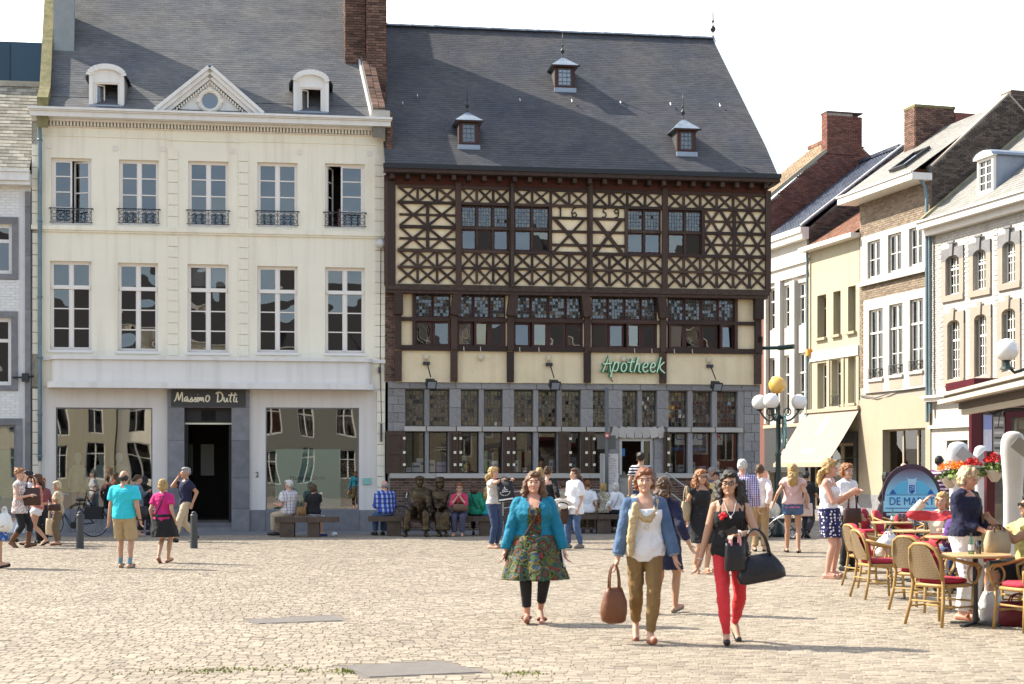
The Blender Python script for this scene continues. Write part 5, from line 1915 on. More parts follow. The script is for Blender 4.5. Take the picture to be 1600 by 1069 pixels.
mb.box(h3.x(1454), h3.w,-.12,.0, h3.z(1480,667) - .04, h3.z(1480,667) + .06)
mb.obj('shop_cornice', M_white, h3.o)
MB().box(shop3[0], shop3[1],.31,.33,.1, shop3[3]).obj('shop_door', M_shutter, h3.o)
MB().box(.02, h3.x(1475),-.05,-.001,0,.6).obj('plinth', M_blue, h3.o)
dr3, zr3 = 4.9, ze3 + 4.6
h3.roof(M_slatep, ze3 + .25, dr3, zr3,.30,.17, 'slate_courses', eave=-.45, x0=.15, limit=300)
MB().bar((.10,-.45, ze3 + .32),(.10, dr3, zr3 + .06),.14,.10).obj('verge_coping', mat('verge_lichen',(.36,.33,.2),.9, nz=(5,.6)), h3.o)
MB().tube([(h3.x(1458),-.14, ze3 - .1),(h3.x(1459),-.14,3.6)],.05,8).obj('downpipe', M_zinc, h3.o)
yd = .15
xd0, xd1 = h3.x(1528, yd), h3.x(1553, yd)
zd0, zd1 = h3.z(1540,334, yd), h3.z(1540,282, yd)
zr_at = lambda y: ze3 + .25 + (zr3 - ze3 - .25) * (y + .45) / (dr3 + .45)
zd0 = zr_at(yd) - .02
zd1 = zd0 + 1.15
ybk = yd + 1.25
mb = MB()
ring(mb, xd0, xd1, zd0, zd1,.09, yd - .03, yd + .08)
n = 8
xc = (xd0 + xd1) / 2
arc = [(xc + (xd1 - xd0 + .24) / 2 * math.cos(math.pi * k / n), zd1 + .24 * math.sin(math.pi * k / n)) for k in range(n + 1)]
mb.prism(arc, yd - .12, yd + .05)
D = mb.obj('dormer', M_white, h3.o, fix=True)
mb = MB()
ring(mb, xd0 + .09, xd1 - .09, zd0 + .09, zd1 - .0,.04, yd, yd + .05)
mb.box(xc - .02, xc + .02, yd + .005, yd + .045, zd0 + .1, zd1)
for k in range(1,4):
 z = zd0 + .1 + (zd1 - zd0 - .1) * k / 4
 mb.box(xd0 + .1, xd1 - .1, yd + .01, yd + .04, z - .014, z + .014)
mb.obj('dormer_sash', M_frame, D)
glass_panes(D, 'dormer_pane', G_row, [(xd0 + .1, xd1 - .1, zd0 + .1, zd1 - .02)], yd + .03)
mb = MB()
for x in (xd0 + .02, xd1 - .08):
 mb.add([(x, yd + .08, zd0 - .05),(x, ybk, zr_at(ybk) - .1),(x, ybk, zd1 + .1),(x, yd + .08, zd1),(x + .06, yd + .08, zd0 - .05),(x + .06, ybk, zr_at(ybk) - .1),(x + .06, ybk, zd1 + .1),(x + .06, yd + .08, zd1)],
           [(0,1,2,3),(7,6,5,4),(0,3,7,4),(3,2,6,7),(0,4,5,1)])
mb.obj('dormer_cheek', M_lead, D, fix=True)
mb = MB()
for p, q in zip(arc, arc[1:]):
 mb.quad((p[0], yd - .15, p[1] + .03),(q[0], yd - .15, q[1] + .03),(q[0], ybk + .5, q[1] + .03),(p[0], ybk + .5, p[1] + .03))
mb.obj('dormer_roof', M_lead, D)
# ================================================================ the other side of the square, seen mirrored in the glass
M_farroof = mat('far_roof',(.045,.042,.042),.8)
M_farg = mat('far_grey_green',(.17,.17,.14),.8)
def far_house(x0, w, ze, zr, m, mr, label, seed, nw=4):
 random.seed(seed)
 o = thing('square_house', label, 'house',(x0 + w,-16 - random.uniform(0,.6),0), R(180), 'houses mirrored in the windows')
 hs = []
 for fl in range(3):
  z0 = [1.0,4.0,6.9][fl]
  hh = [2.2,2.0,1.7][fl]
  for k in range(nw):
   xc = w * (k + .5) / nw
   hs.append((xc - .55, xc + .55, z0, min(z0 + hh, ze - .4)))
 wall_holes(0, w,0, ze, hs,.2).obj('wall', m, o)
 for h_ in hs:
  mb = MB()
  ring(mb, *h_,.07,.1,.16)
  xc = (h_[0] + h_[1]) / 2
  mb.box(xc - .035, xc + .035,.1,.15, h_[2], h_[3])
  mb.box(h_[0], h_[1],.11,.15, h_[2] + .65 * (h_[3] - h_[2]), h_[2] + .65 * (h_[3] - h_[2]) + .05)
  wn = mb.obj('window', M_white, o)
  glass_panes(wn, 'pane', glass_mat('far_glass',(.25,.27,.3), refl=.2), [(h_[0] + .07, h_[1] - .07, h_[2] + .07, h_[3] - .07)],.13)
 mb = MB()
 mb.quad((0,-.3, ze),(w,-.3, ze),(w,4.5, zr),(0,4.5, zr))
 mb.quad((0,4.5, zr),(w,4.5, zr),(w,9, ze),(0,9, ze))
 for x in (0, w):
  mb.add([(x,0,0),(x,9,0),(x,9, ze),(x,4.5, zr),(x,0, ze)], [(0,1,2,3,4)])
 mb.quad((0,9,0),(w,9,0),(w,9, ze),(0,9, ze))
 mb.obj('roof', M_farroof, o)
 MB().box(0, w,-.4,.02, ze - .1, ze + .12).obj('gutter', M_white, o)
 MB().box(.1, w - .1,.3,.32,0, ze).obj('room_back', M_dark, o)
far = [(-27,8.5,9.2,13.6, M_creamw, 'cream house with dark roof mirrored only in the glass'),(-18.4,9.5,8.6,13.0, M_yel, 'pale yellow house mirrored in the shop window of the cream house'),
       (-8.8,8,10.2,14.5, M_cream, 'light cream house with the tallest roof mirrored in upper panes'),(-.7,10,8.8,13.2, M_farg, 'grey green house mirrored in the panes of the pharmacy'),
       (9.4,9,9.6,14.0, M_creamw, 'sand coloured house mirrored in the open casements'),(18.5,10,8.7,12.8, M_yel, 'yellow house mirrored in the leaded lights'),
       (28.6,10,10.0,14.4, M_brickr, 'red brick house mirrored in the corner casements'),(38.7,9,9.0,13, M_cream, 'ivory house at the end of the mirrored row')]
for i,(x, w, ze, zr, m, lb) in enumerate(far):
 far_house(x, w, ze, zr, m, M_slate2, lb,50 + i,3 if w < 9 else 4)
random.seed(21)
# ================================================================ ground
M_joint = mat('joint_sand',(0.19,0.158,0.125),0.95, nz=(6,.6), col2=(.13,.108,.085))
M_cob = mat('cobble_stone',(0.298,0.250,0.190),0.8, var=.19, nz=(.45,.7), col2=(0.235,0.195,0.145), bump=(40,.2))
g = MB()
g.quad((-1200,-1200,-.005),(1200,-1200,-.005),(1200,1500,-.005),(-1200,1500,-.005))
gr = g.obj('ground', M_joint, kind='structure')
COVERS = []
def cover_rect(p):
 xs = [q[0] for q in p]
 ys = [q[1] for q in p]
 return (min(xs), max(xs), min(ys), max(ys))
c1 = [ground(530,1040), ground(690,1033), ground(762,1051), ground(572,1059)]
c2 = [ground(382,968), ground(520,961), ground(540,970), ground(400,975)]
def inside_poly(x, y, P, grow=.06):
 cx = sum(p[0] for p in P) / 4
 cy = sum(p[1] for p in P) / 4
 s = 0
 for a, b in zip(P, P[1:] + P[:1]):
  cr = (b[0] - a[0]) * (y - a[1]) - (b[1] - a[1]) * (x - a[0])
  L = math.hypot(b[0] - a[0], b[1] - a[1])
  cc = ((b[0] - a[0]) * (cy - a[1]) - (b[1] - a[1]) * (cx - a[0]))
  if cr * (1 if cc > 0 else -1) / L < -grow:
   return False
 return True
PV0 = -2.3                               # pavement edge in front of the facades
cob, key = [], []
y = 9.0
row = 0
slope = .03                              # courses run a little askew
while y < 64:
 ch = .098
 xl, xr_ = -(.345 * y + 3.4),(.345 * y + 3.0)
 if y > 39.5:
  xl = 5.6
  xr_ = 18
 x = xl + rng.random() * .15
 while x < xr_:
  cw = .098 + rng.random() * .045
  xc, yc = x + cw / 2, y + slope * (x + cw / 2)
  dd = (xc - F.p[0]) * F.n[0] + (yc - F.p[1]) * F.n[1]
  ss = (xc - F.p[0]) * F.u[0] + (yc - F.p[1]) * F.u[1]
  ok = True
  if dd > PV0 and ss < fx(1187) + .02:
   ok = False
  qq = (xc - Q.p[0]) * Q.n[0] + (yc - Q.p[1]) * Q.n[1]
  if qq > -.9:
   ok = False
  if ok and yc < 19 and (inside_poly(xc, yc, c1) or inside_poly(xc, yc, c2)):
   ok = False
  if ok:
   h = .012
   cob.append(TRS(xc, yc,-.006 + rng.normal(0,.001), cw - .007, ch - .007 + rng.normal(0,.002), h, rotx(R(rng.normal(0,.8))) @ roty(R(rng.normal(0,.8))) @ rotz(R(rng.normal(0,2.0)))))
   key.append(yc * 1.0 + (0 if abs(xc) < .335 * yc else 40))
  x += cw
 y += ch
 row += 1
pieces('cobble', cob, M_cob, gr, unit='cobble', limit=300, key=key, rest='cobble_field')
M_cover = mat('cover_steel',(.165,.146,.130),.6, metal=.0, nz=(5,.7), col2=(.125,.11,.098), bump=(90,.3))
for P, lb in ((c1, 'broad flat grey access cover with mossy edges nearest the viewer'),(c2, 'small grey access cover farther out in the cobbled square')):
 t = thing('access_cover', lb, 'manhole cover', P[0],0)
 mb = MB()
 v = [(p[0] - P[0][0], p[1] - P[0][1]) for p in P]
 v = [v[3], v[2], v[1], v[0]]
 cx, cy = sum(p[0] for p in v) / 4, sum(p[1] for p in v) / 4
 ins = [(cx + (p[0] - cx) * .93, cy + (p[1] - cy) * .93) for p in v]
 slab_ = lambda pts, z0, z1: mb.add([(x, y, z0) for x, y in pts] + [(x, y, z1) for x, y in pts], [(3,2,1,0),(4,5,6,7)] + [(i,(i + 1) % 4,4 + (i + 1) % 4,4 + i) for i in range(4)])
 slab_(ins,-.011,.004)
 mb.obj('plate', M_cover, t)
 mb = MB()
 for i in range(4):
  a, b = v[i], v[(i + 1) % 4]
  c_, d_ = ins[(i + 1) % 4], ins[i]
  k = .3
  e = [(d_[0] + (a[0] - d_[0]) * .35, d_[1] + (a[1] - d_[1]) * .35),(c_[0] + (b[0] - c_[0]) * .35, c_[1] + (b[1] - c_[1]) * .35)]
  mb.add([(a[0], a[1],-.002),(b[0], b[1],-.002),(e[1][0], e[1][1],-.002),(e[0][0], e[0][1],-.002)], [(0,1,2,3)])
 mb.obj('cover_frame', mat('cover_frame',(.16,.15,.14),.7), t)
mm = MB()
M_mossg = mat('moss_green',(.22,.25,.03),.95, nz=(30,.6), col2=(.12,.15,.03))
for k in range(150):
 px = random.choice([random.gauss(285,45), random.gauss(370,60), random.gauss(480,35), random.gauss(548,12), random.gauss(815,20)])
 py = 1050 + (px - 240) * -.025 + random.gauss(0,2.5) + (6 if px > 470 else 0)
 if px > 760:
  py = 1053 + random.gauss(0,1.5)
 x, yy, _ = ground(px, py)
 if inside_poly(x, yy, c1,.0):
  continue
 for j in range(5):
  a = random.uniform(0,6.28)
  r_ = random.uniform(.006,.022)
  dx_, dy_ = random.gauss(0,.025), random.gauss(0,.02)
  hgt = random.uniform(.006,.02)
  mm.add([(x + dx_ - r_ * math.cos(a), yy + dy_ - r_ * math.sin(a),-.012),(x + dx_ + r_ * math.cos(a), yy + dy_ + r_ * math.sin(a),-.012),(x + dx_ + random.gauss(0,.008), yy + dy_, hgt)], [(0,1,2)])
mo = mm.obj('moss', M_mossg, kind='stuff')
mo['label'] = 'bright green moss growing in the joints around the broad cover'
pv = thing('pavement', '', '', F.world(0), R(8))
for k_ in ('label', 'category'):
 del pv[k_]
pv['kind'] = 'structure'
slabs, key = [], []
for r_ in range(3):
 y0 = PV0 + .02 + r_ * .76
 x = -9 + (r_ % 2) * .5
 while x < fx(1187) + .0:
  L = .9 + rng.random() * .3
  slabs.append(TRS(x + L / 2, y0 + .37,-.022 + rng.normal(0,.0012), L - .008,.745,.05))
  x += L
pieces('paving_slab', slabs, M_blue, pv)
sl = []
for r_ in range(2):
 x = Q.s(1190)
 while x < Q.s(1640):
  sl.append(TRS(x + .45,-.66 + r_ * .44,.02,.89,.43,.06))
  x += .9
pv2 = bpy.data.objects.new('pavement', None)
C.objects.link(pv2)
pv2.location = Q.world(0)
pv2.rotation_euler = (0,0, PHI2)
pv2['kind'] = 'structure'
pieces('paving_slab', sl, M_blue, pv2)
# ================================================================ people
def rings_mesh(mb, rings, n=14):
 """rings: (centre, u, w) half axes; closed loft"""
 vs, fs = [], []
 if len(rings[0]) == 4:
  n = 48
 for rg in rings:
  c, u, w = rg[:3]
  q = rg[3] / u.length if len(rg) == 4 else 0
  for j in range(n):
   t = 2 * math.pi * j / n
   g = 1 + q * (math.cos(9 * t + .6) + .5 * math.cos(5 * t))
   vs.append(c + (u * math.cos(t) + w * math.sin(t)) * g)
 k = len(rings)
 for i in range(k - 1):
  for j in range(n):
   j2 = (j + 1) % n
   fs.append((i * n + j, i * n + j2,(i + 1) * n + j2,(i + 1) * n + j))
 fs.append(tuple(range(n))[::-1])
 fs.append(tuple((k - 1) * n + j for j in range(n)))
 mb.add(vs, fs)
def capsule(mb, p, q, r0, r1, n=10, flat0=False, flat1=False):
 p, q = Vector(p), Vector(q)
 d = (q - p)
 L = max(d.length,1e-4)
 d.normalize()
 u = d.orthogonal().normalized()
 w = d.cross(u)
 rings = []
 if not flat0:
  for a in (80,50,25):
   rings.append((p - d * r0 * math.sin(R(a)), r0 * math.cos(R(a))))
 for t in (0,.33,.66,1):
  rings.append((p + d * L * t, r0 + (r1 - r0) * t))
 if not flat1:
  for a in (25,50,80):
   rings.append((q + d * r1 * math.sin(R(a)), r1 * math.cos(R(a))))
 rings_mesh(mb, [(c, u * r, w * r) for c, r in rings], n)
def chain(mb, pts, rs, n=10):
 """bent limb: capsules sharing joints"""
 for (a, b),(r0, r1) in zip(zip(pts, pts[1:]), zip(rs, rs[1:])):
  capsule(mb, a, b, r0, r1, n)
def ellip(mb, c, ax, n=10):
 """ax: three half axis vectors"""
 rings = []
 for i in range(n + 1):
  t = -math.pi / 2 + math.pi * i / n
  cc = max(math.cos(t),.02)
  rings.append((c + ax[2] * math.sin(t), ax[0] * cc, ax[1] * cc))
 rings_mesh(mb, rings,12)
def ik(a, b, l1, l2, pole):
 d = b - a
 L = min(max(d.length, abs(l1 - l2) + .005),(l1 + l2) * .9995)
 dn = d.normalized()
 x = (l1 * l1 - l2 * l2 + L * L) / (2 * L)
 h = math.sqrt(max(l1 * l1 - x * x,0))
 pl = pole - dn * pole.dot(dn)
 if pl.length < 1e-5:
  pl = dn.orthogonal()
 pl.normalize()
 return a + dn * x + pl * h, a + dn * L
F_RINGS = [(-.13,.085,.085,0),(-.07,.160,.115,.005),(0,.172,.120,.008),(.07,.158,.108,.002),(.14,.128,.092,0),(.21,.130,.095,0),(.30,.148,.118,-.016),(.37,.150,.108,-.008),(.43,.150,.090,0),(.475,.125,.070,.006),(.51,.060,.055,.008)]
M_RINGS = [(-.13,.085,.085,0),(-.07,.150,.115,.004),(0,.162,.118,.004),(.07,.158,.115,0),(.14,.152,.112,-.004),(.22,.160,.115,-.006),(.31,.178,.120,-.008),(.39,.182,.112,-.002),(.45,.172,.090,.003),(.485,.130,.070,.006),(.52,.062,.060,.008)]
HAIRM = {'blond': (.42,.27,.10), 'pale': (.58,.46,.28), 'chestnut': (.13,.060,.026), 'brown': (.085,.042,.02), 'dark': (.022,.014,.010), 'auburn': (.19,.065,.022), 'ginger': (.28,.11,.035), 'white': (.62,.59,.54), 'grey': (.30,.28,.26), 'black': (.012,.010,.009)}
SKIN = {'fair': (.53,.31,.215), 'tan': (.46,.26,.165), 'mid': (.42,.22,.135), 'pink': (.55,.29,.205)}
def hair_mat(k):
 c = HAIRM[k]
 def pat(m, n, L, tcn):
  w = n.new('ShaderNodeTexNoise')
  w.inputs['Scale'].default_value = 14
  w.inputs['Detail'].default_value = 4
  mpn = n.new('ShaderNodeMapping')
  mpn.inputs['Scale'].default_value = (5,5,.55)
  L.new(tcn.outputs['Object'], mpn.inputs[0])
  L.new(mpn.outputs[0], w.inputs[0])
  r = n.new('ShaderNodeValToRGB')
  r.color_ramp.elements[0].position = .35
  r.color_ramp.elements[0].color = (*[x * .55 for x in c],1)
  r.color_ramp.elements[1].position = .68
  r.color_ramp.elements[1].color = (*[min(x * 1.3,1) for x in c],1)
  L.new(w.outputs[0], r.inputs[0])
  return r.outputs[0]
 return mat('hair_' + k, c,.5, pattern=pat, bump=(60,.5))
def skin_mat(k):
 return mat('skin_' + k, SKIN[k],.5, nz=(7,.25), col2=tuple(x * .85 for x in SKIN[k]))
def cloth(name, col, rough=.85, **kw):
 kw.setdefault('bump',(14,.55))
 kw.setdefault('nz',(5,.35))
 kw.setdefault('col2', tuple(x * .78 for x in col))
 return mat('cloth_' + name, col, rough, **kw)
def _obj_sep(n, L, tcn):
 s = n.new('ShaderNodeSeparateXYZ')
 L.new(tcn.outputs['Object'], s.inputs[0])
 return s
def _stripe(n, L, src, freq, lo, phase=0.0):
 a = n.new('ShaderNodeMath'); a.operation = 'MULTIPLY_ADD'
 a.inputs[1].default_value = freq
 a.inputs[2].default_value = phase
 L.new(src, a.inputs[0])
 f = n.new('ShaderNodeMath'); f.operation = 'FRACT'
 L.new(a.outputs[0], f.inputs[0])
 g = n.new('ShaderNodeMath'); g.operation = 'LESS_THAN'
 g.inputs[1].default_value = lo
 L.new(f.outputs[0], g.inputs[0])
 return g.outputs[0]
def plaid(name, base, cx, cz, fx_=14, fz_=14, lo=.28):
 def pat(m, n, L, tcn):
  s = _obj_sep(n, L, tcn)
  a = _stripe(n, L, s.outputs['X'], fx_, lo)
  b = _stripe(n, L, s.outputs['Z'], fz_, lo)
  m1 = n.new('ShaderNodeMixRGB'); m1.inputs[1].default_value = (*base,1); m1.inputs[2].default_value = (*cx,1)
  L.new(a, m1.inputs[0])
  m2 = n.new('ShaderNodeMixRGB'); m2.blend_type = 'MIX'; m2.inputs[2].default_value = (*cz,1)
  mm_ = n.new('ShaderNodeMath'); mm_.operation = 'MULTIPLY'; mm_.inputs[1].default_value = .65
  L.new(b, mm_.inputs[0])
  L.new(mm_.outputs[0], m2.inputs[0]); L.new(m1.outputs[0], m2.inputs[1])
  return m2.outputs[0]
 return mat('cloth_' + name, base,.85, pattern=pat, bump=(14,.5))
def hoops(name, base, st, freq, lo=.5):
 def pat(m, n, L, tcn):
  s = _obj_sep(n, L, tcn)
  b = _stripe(n, L, s.outputs['Z'], freq, lo)
  m2 = n.new('ShaderNodeMixRGB'); m2.inputs[1].default_value = (*base,1); m2.inputs[2].default_value = (*st,1)
  L.new(b, m2.inputs[0])
  return m2.outputs[0]
 return mat('cloth_' + name, base,.85, pattern=pat, bump=(14,.5))
def dots(name, base, dot, scale=26, r=.30):
 def pat(m, n, L, tcn):
  v = n.new('ShaderNodeTexVoronoi')
  v.inputs['Scale'].default_value = scale
  v.inputs['Randomness'].default_value = .55
  L.new(tcn.outputs['Object'], v.inputs[0])
  g = n.new('ShaderNodeMath'); g.operation = 'LESS_THAN'; g.inputs[1].default_value = r
  L.new(v.outputs['Distance'], g.inputs[0])
  m2 = n.new('ShaderNodeMixRGB'); m2.inputs[1].default_value = (*base,1); m2.inputs[2].default_value = (*dot,1)
  L.new(g.outputs[0], m2.inputs[0])
  return m2.outputs[0]
 return mat('cloth_' + name, base,.85, pattern=pat, bump=(14,.4))
def floral(name, cols, scale=11, rings_=True):
 """medallion print: concentric colour bands round scattered centres"""
 def pat(m, n, L, tcn):
  v = n.new('ShaderNodeTexVoronoi')
  v.inputs['Scale'].default_value = scale
  v.inputs['Randomness'].default_value = .8
  L.new(tcn.outputs['Object'], v.inputs[0])
  no_ = n.new('ShaderNodeTexNoise'); no_.inputs['Scale'].default_value = scale * 4
  L.new(tcn.outputs['Object'], no_.inputs[0])
  a = n.new('ShaderNodeMath'); a.operation = 'MULTIPLY_ADD'; a.inputs[1].default_value = .35
  L.new(no_.outputs[0], a.inputs[0]); L.new(v.outputs['Distance'], a.inputs[2])
  sp = n.new('ShaderNodeSeparateColor')
  L.new(v.outputs['Color'], sp.inputs[0])
  b = n.new('ShaderNodeMath'); b.operation = 'MULTIPLY_ADD'; b.inputs[1].default_value = 1.2
  L.new(a.outputs[0], b.inputs[0]); L.new(sp.outputs[0], b.inputs[2])
  f = n.new('ShaderNodeMath'); f.operation = 'FRACT'
  L.new(b.outputs[0], f.inputs[0])
  r = n.new('ShaderNodeValToRGB'); r.color_ramp.interpolation = 'CONSTANT'
  e = r.color_ramp.elements
  e[0].position = 0; e[0].color = (*cols[0],1)
  e[1].position = 1 / len(cols); e[1].color = (*cols[1],1)
  for i, c in enumerate(cols[2:]):
   q = e.new((i + 2) / len(cols)); q.color = (*c,1)
  L.new(f.outputs[0], r.inputs[0])
  return r.outputs[0]
 return mat('cloth_' + name, cols[0],.85, pattern=pat, bump=(14,.5))
def remesh_obj(mb, name, m, parent, vox, dec=None, smooth=3):
 o = mb.obj(name, m, parent, smooth=True, fix=True)
 r = o.modifiers.new('r', 'REMESH')
 r.mode = 'VOXEL'
 r.voxel_size = vox
 s = o.modifiers.new('s', 'SMOOTH')
 s.iterations = smooth
 s.factor = .5
 if dec:
  d = o.modifiers.new('d', 'DECIMATE')
  d.ratio = dec
 REMESH.append(o)
 return o
def person(label, loc, yaw=0.0, h=1.68, sex='f', fat=1.0, skin='fair', hair=('bob', 'brown'), top=None, bottom=None, shoes=None, feet=None, hands=None, poles=None, knees=None, lean=0.0,
           side=0.0, pz=None, py=0.0, head=(0,0), twist=0.0, vox=None, group=None, name='person', extra=None, glasses=None, over=None, statue=None, feet_rot=None, cat='person', lips=None, curl=0.35, bust=1.0):
 """one figure. Local frame: faces -Y, own left side at +X, ground z=0, built for 1.70 m and scaled.
 top=(material, sleeve 0..2, hem offset, ease); bottom=('trousers'|'skirt', material, length, flare)"""
 k = h / 1.708
 label = label
 root = thing(name, label, cat, loc, R(yaw), group)
 Yd = max(loc[1],8)
 vox = vox or max(.0058,.62 * Yd / 1536)
 dec = .45
 V = Vector
 pz = .93 if pz is None else pz
 P = V((0, py, pz))
 ca, sa = math.cos(R(lean)), math.sin(R(lean))
 up = V((math.sin(R(side)),-sa, ca)).normalized()
 tw = R(twist)
 X = V((math.cos(tw), math.sin(tw),0))
 X = (X - up * X.dot(up)).normalized()
 Yv = up.cross(X)                       # backwards
 hipX = V((1,0,0))
 RG = F_RINGS if sex == 'f' else M_RINGS
 sw = (.146 if sex == 'f' else .172) * (.5 + .5 * fat)
 def tp(t):                              # point of the spine
  return P + up * t
 sh = {s: tp(.418) + X * s * sw for s in (-1,1)}
 neck = tp(.50) + Yv * .008
 hy, hp = R(head[0]), R(head[1])
 Hx = (X * math.cos(hy) + Yv * math.sin(hy)).normalized()
 Hup = (V((0,0,1)) * .75 + up * .25).normalized()
 Hx = (Hx - Hup * Hx.dot(Hup)).normalized()
 Hy = Hup.cross(Hx)
 Hup2 = (Hup * math.cos(hp) - Hy * math.sin(hp)).normalized()
 Hy = (Hy * math.cos(hp) + Hup * math.sin(hp)).normalized()
 Hup = Hup2
 hc = neck + up * .03 + Hup * .108 - Hy * .012
 Hx, Hy, Hup = Hx * 1.06, Hy * 1.06, Hup * 1.06
 def hd(x, y, z):
  return hc + Hx * x + Hy * y + Hup * z
 feet = feet or {-1: (-.085,.0,.085),1: (.085,.0,.085)}
 fr = feet_rot or {}
 hip, kn, an, toe = {}, {}, {}, {}
 for s in (-1,1):
  hip[s] = P + V((s * .085,0,-.035))
  t = V(feet[s])
  kp = V((s * .12,-1,.1)) if not knees else V(knees[s])
  kn[s], an[s] = ik(hip[s], t,.425,.405, kp)
  a = R(fr.get(s,(8 * s,0))[0])
  pitch = R(fr.get(s,(0,0))[1])
  toe[s] = an[s] + V((math.sin(a) * .155,-math.cos(a) * .155 * math.cos(pitch),-.055 - .155 * math.sin(pitch)))
 hands = hands or {}
 el, wr, hdir = {}, {}, {}
 for s in (-1,1):
  d = hands.get(s,(s * (.225 + .03 * (fat - 1) * 4),-.03, pz - .055))
  t = V(d)
  pol = V((s * .22,1.0,-.1)) if not poles or s not in poles else V(poles[s])
  el[s], wr[s] = ik(sh[s], t,.285,.255, pol)
  hdir[s] = (wr[s] - el[s]).normalized()
 # ------------------------------------------------ body
 B = MB()
 f = fat
 def torso(mb, grow=0.0, t0=-.2, t1=1, fx_=1.0):
  rr = []
  for t, a, b, oy in RG:
   if t < t0 - 1e-6 or t > t1 + 1e-6:
    continue
   kb = 1.0 if not (.22 < t < .40) else bust
   rr.append((tp(t) + Yv * oy, X * ((a * (f if t < .42 else (1 + f) / 2)) * fx_ + grow), Yv * (b * (f if t < .45 else 1) * kb + grow)))
  rings_mesh(mb, rr,18)
 torso(B)
 for s in (-1,1):
  capsule(B, tp(.47) + X * s * .02 + Yv * .012, sh[s] + up * .004,.056,.040,8)
 capsule(B, neck - up * .03, hc - Hup * .04 + Hy * .01,.054 if sex == 'f' else .060,.050 if sex == 'f' else .056)
 ellip(B, hd(0,.012,.018),(Hx * .073, Hy * .092, Hup * .098))
 ellip(B, hd(0,-.028,-.052),(Hx * .054, Hy * .062, Hup * .058))
 ellip(B, hd(0,-.030,-.015),(Hx * .062, Hy * .066, Hup * .060))
 capsule(B, hd(0,-.088,.008), hd(0,-.104,-.022),.009,.013,8)
 ellip(B, hd(0,-.074,.030),(Hx * .046, Hy * .013, Hup * .010),6)
 ellip(B, hd(0,-.080,-.086),(Hx * .020, Hy * .016, Hup * .015),6)
 ellip(B, hd(0,-.080,-.053),(Hx * .021, Hy * .010, Hup * .013),6)
 for s in (-1,1):
  ellip(B, hd(s * .040,-.058,-.030),(Hx * .022, Hy * .020, Hup * .022),6)
  ellip(B, hd(s * .074,.012,-.012),(Hx * .013, Hy * .022, Hup * .030),8)
  ellip(B, sh[s] - up * .012,(X * .050, Yv * .052, up * .050))
  ra = (.047,.037,.037,.025) if sex == 'f' else (.055,.045,.043,.030)
  g = (.6 + .4 * f)
  capsule(B, sh[s], el[s], ra[0] * g, ra[1] * g)
  capsule(B, el[s], wr[s], ra[2] * g, ra[3])
  capsule(B, hip[s], kn[s],.083 * (.4 + .6 * f),.055)
  mid = kn[s].lerp(an[s],.32) + (kn[s] - hip[s]).normalized() * .0
  bk = (an[s] - kn[s]).cross(V((1,0,0)))
  if bk.y < 0:
   bk = -bk
  mid = mid + (bk.normalized() * .012 if bk.length > 1e-4 else V((0,0,0)))
  capsule(B, kn[s], mid,.052,.054)
  capsule(B, mid, an[s],.054,.034)
  fd = (toe[s] - an[s])
  heel = an[s] + V((0,0,-.045)) - V((fd.x, fd.y,0)) * .28
  capsule(B, heel, toe[s] + V((0,0,.012)),.034,.034,8)
  capsule(B, an[s], toe[s] + (an[s] - toe[s]) * .15 + V((0,0,.012)),.034,.028,8)
  d = hdir[s]
  fw = V((0,-1,0)) - d * V((0,-1,0)).dot(d)
  if fw.length < .2:
   fw = V((0,0,1)) - d * d.z
  fw.normalize()                       # thumb side
  nrm = d.cross(fw) * s                # away from the palm
  palm = wr[s] + d * .05
  ellip(B, palm,(fw * .040, nrm * .017, d * .055),8)
  capsule(B, wr[s], palm,.024,.024,8)
  fr_ = max(.0080,.62 * vox)
  for i,(o_, ln) in enumerate(((.029,.075),(.010,.085),(-.010,.078),(-.028,.062))):
   b0 = wr[s] + d * .085 + fw * o_
   d1 = (d * math.cos(curl) - nrm * math.sin(curl) + fw * o_ * 1.2).normalized()
   m1 = b0 + d1 * ln * .52
   d2 = (d * math.cos(curl * 2.6) - nrm * math.sin(curl * 2.6)).normalized()
   capsule(B, b0 - d * .03, m1, fr_ * 1.12, fr_,6)
   capsule(B, m1, m1 + d2 * ln * .5, fr_, fr_ * .8,6)
  t0 = wr[s] + d * .028 + fw * .026
  t1 = t0 + (d * .7 + fw * .62 - nrm * .35).normalized() * .042
  capsule(B, t0, t1, fr_ * 1.35, fr_ * 1.15,6)
  capsule(B, t1, t1 + (d * .9 + fw * .2 - nrm * .4).normalized() * .034, fr_ * 1.1, fr_ * .85,6)
 sm = statue or skin_mat(skin)
 remesh_obj(B, 'body', sm, root, vox, dec)
 def part(mb, nm, m, v=None, smooth=3, de=dec):
  o = remesh_obj(mb, nm, statue or m, root, v or vox * 1.15, de, smooth)
  if nm in ('top', 'trousers', 'jacket', 'skirt', 'scarf', 'shorts'):
   d = o.modifiers.new('folds', 'DISPLACE')
   d.texture = FOLDS
   d.texture_coords = 'LOCAL'
   d.strength = {'jacket': .022, 'trousers': .024}.get(nm,.030)
   d.mid_level = .42
   if de:
    o.modifiers.move(len(o.modifiers) - 1, len(o.modifiers) - 2)
  return o
 # ------------------------------------------------ clothes
 pants = bottom and bottom[0] == 'trousers'
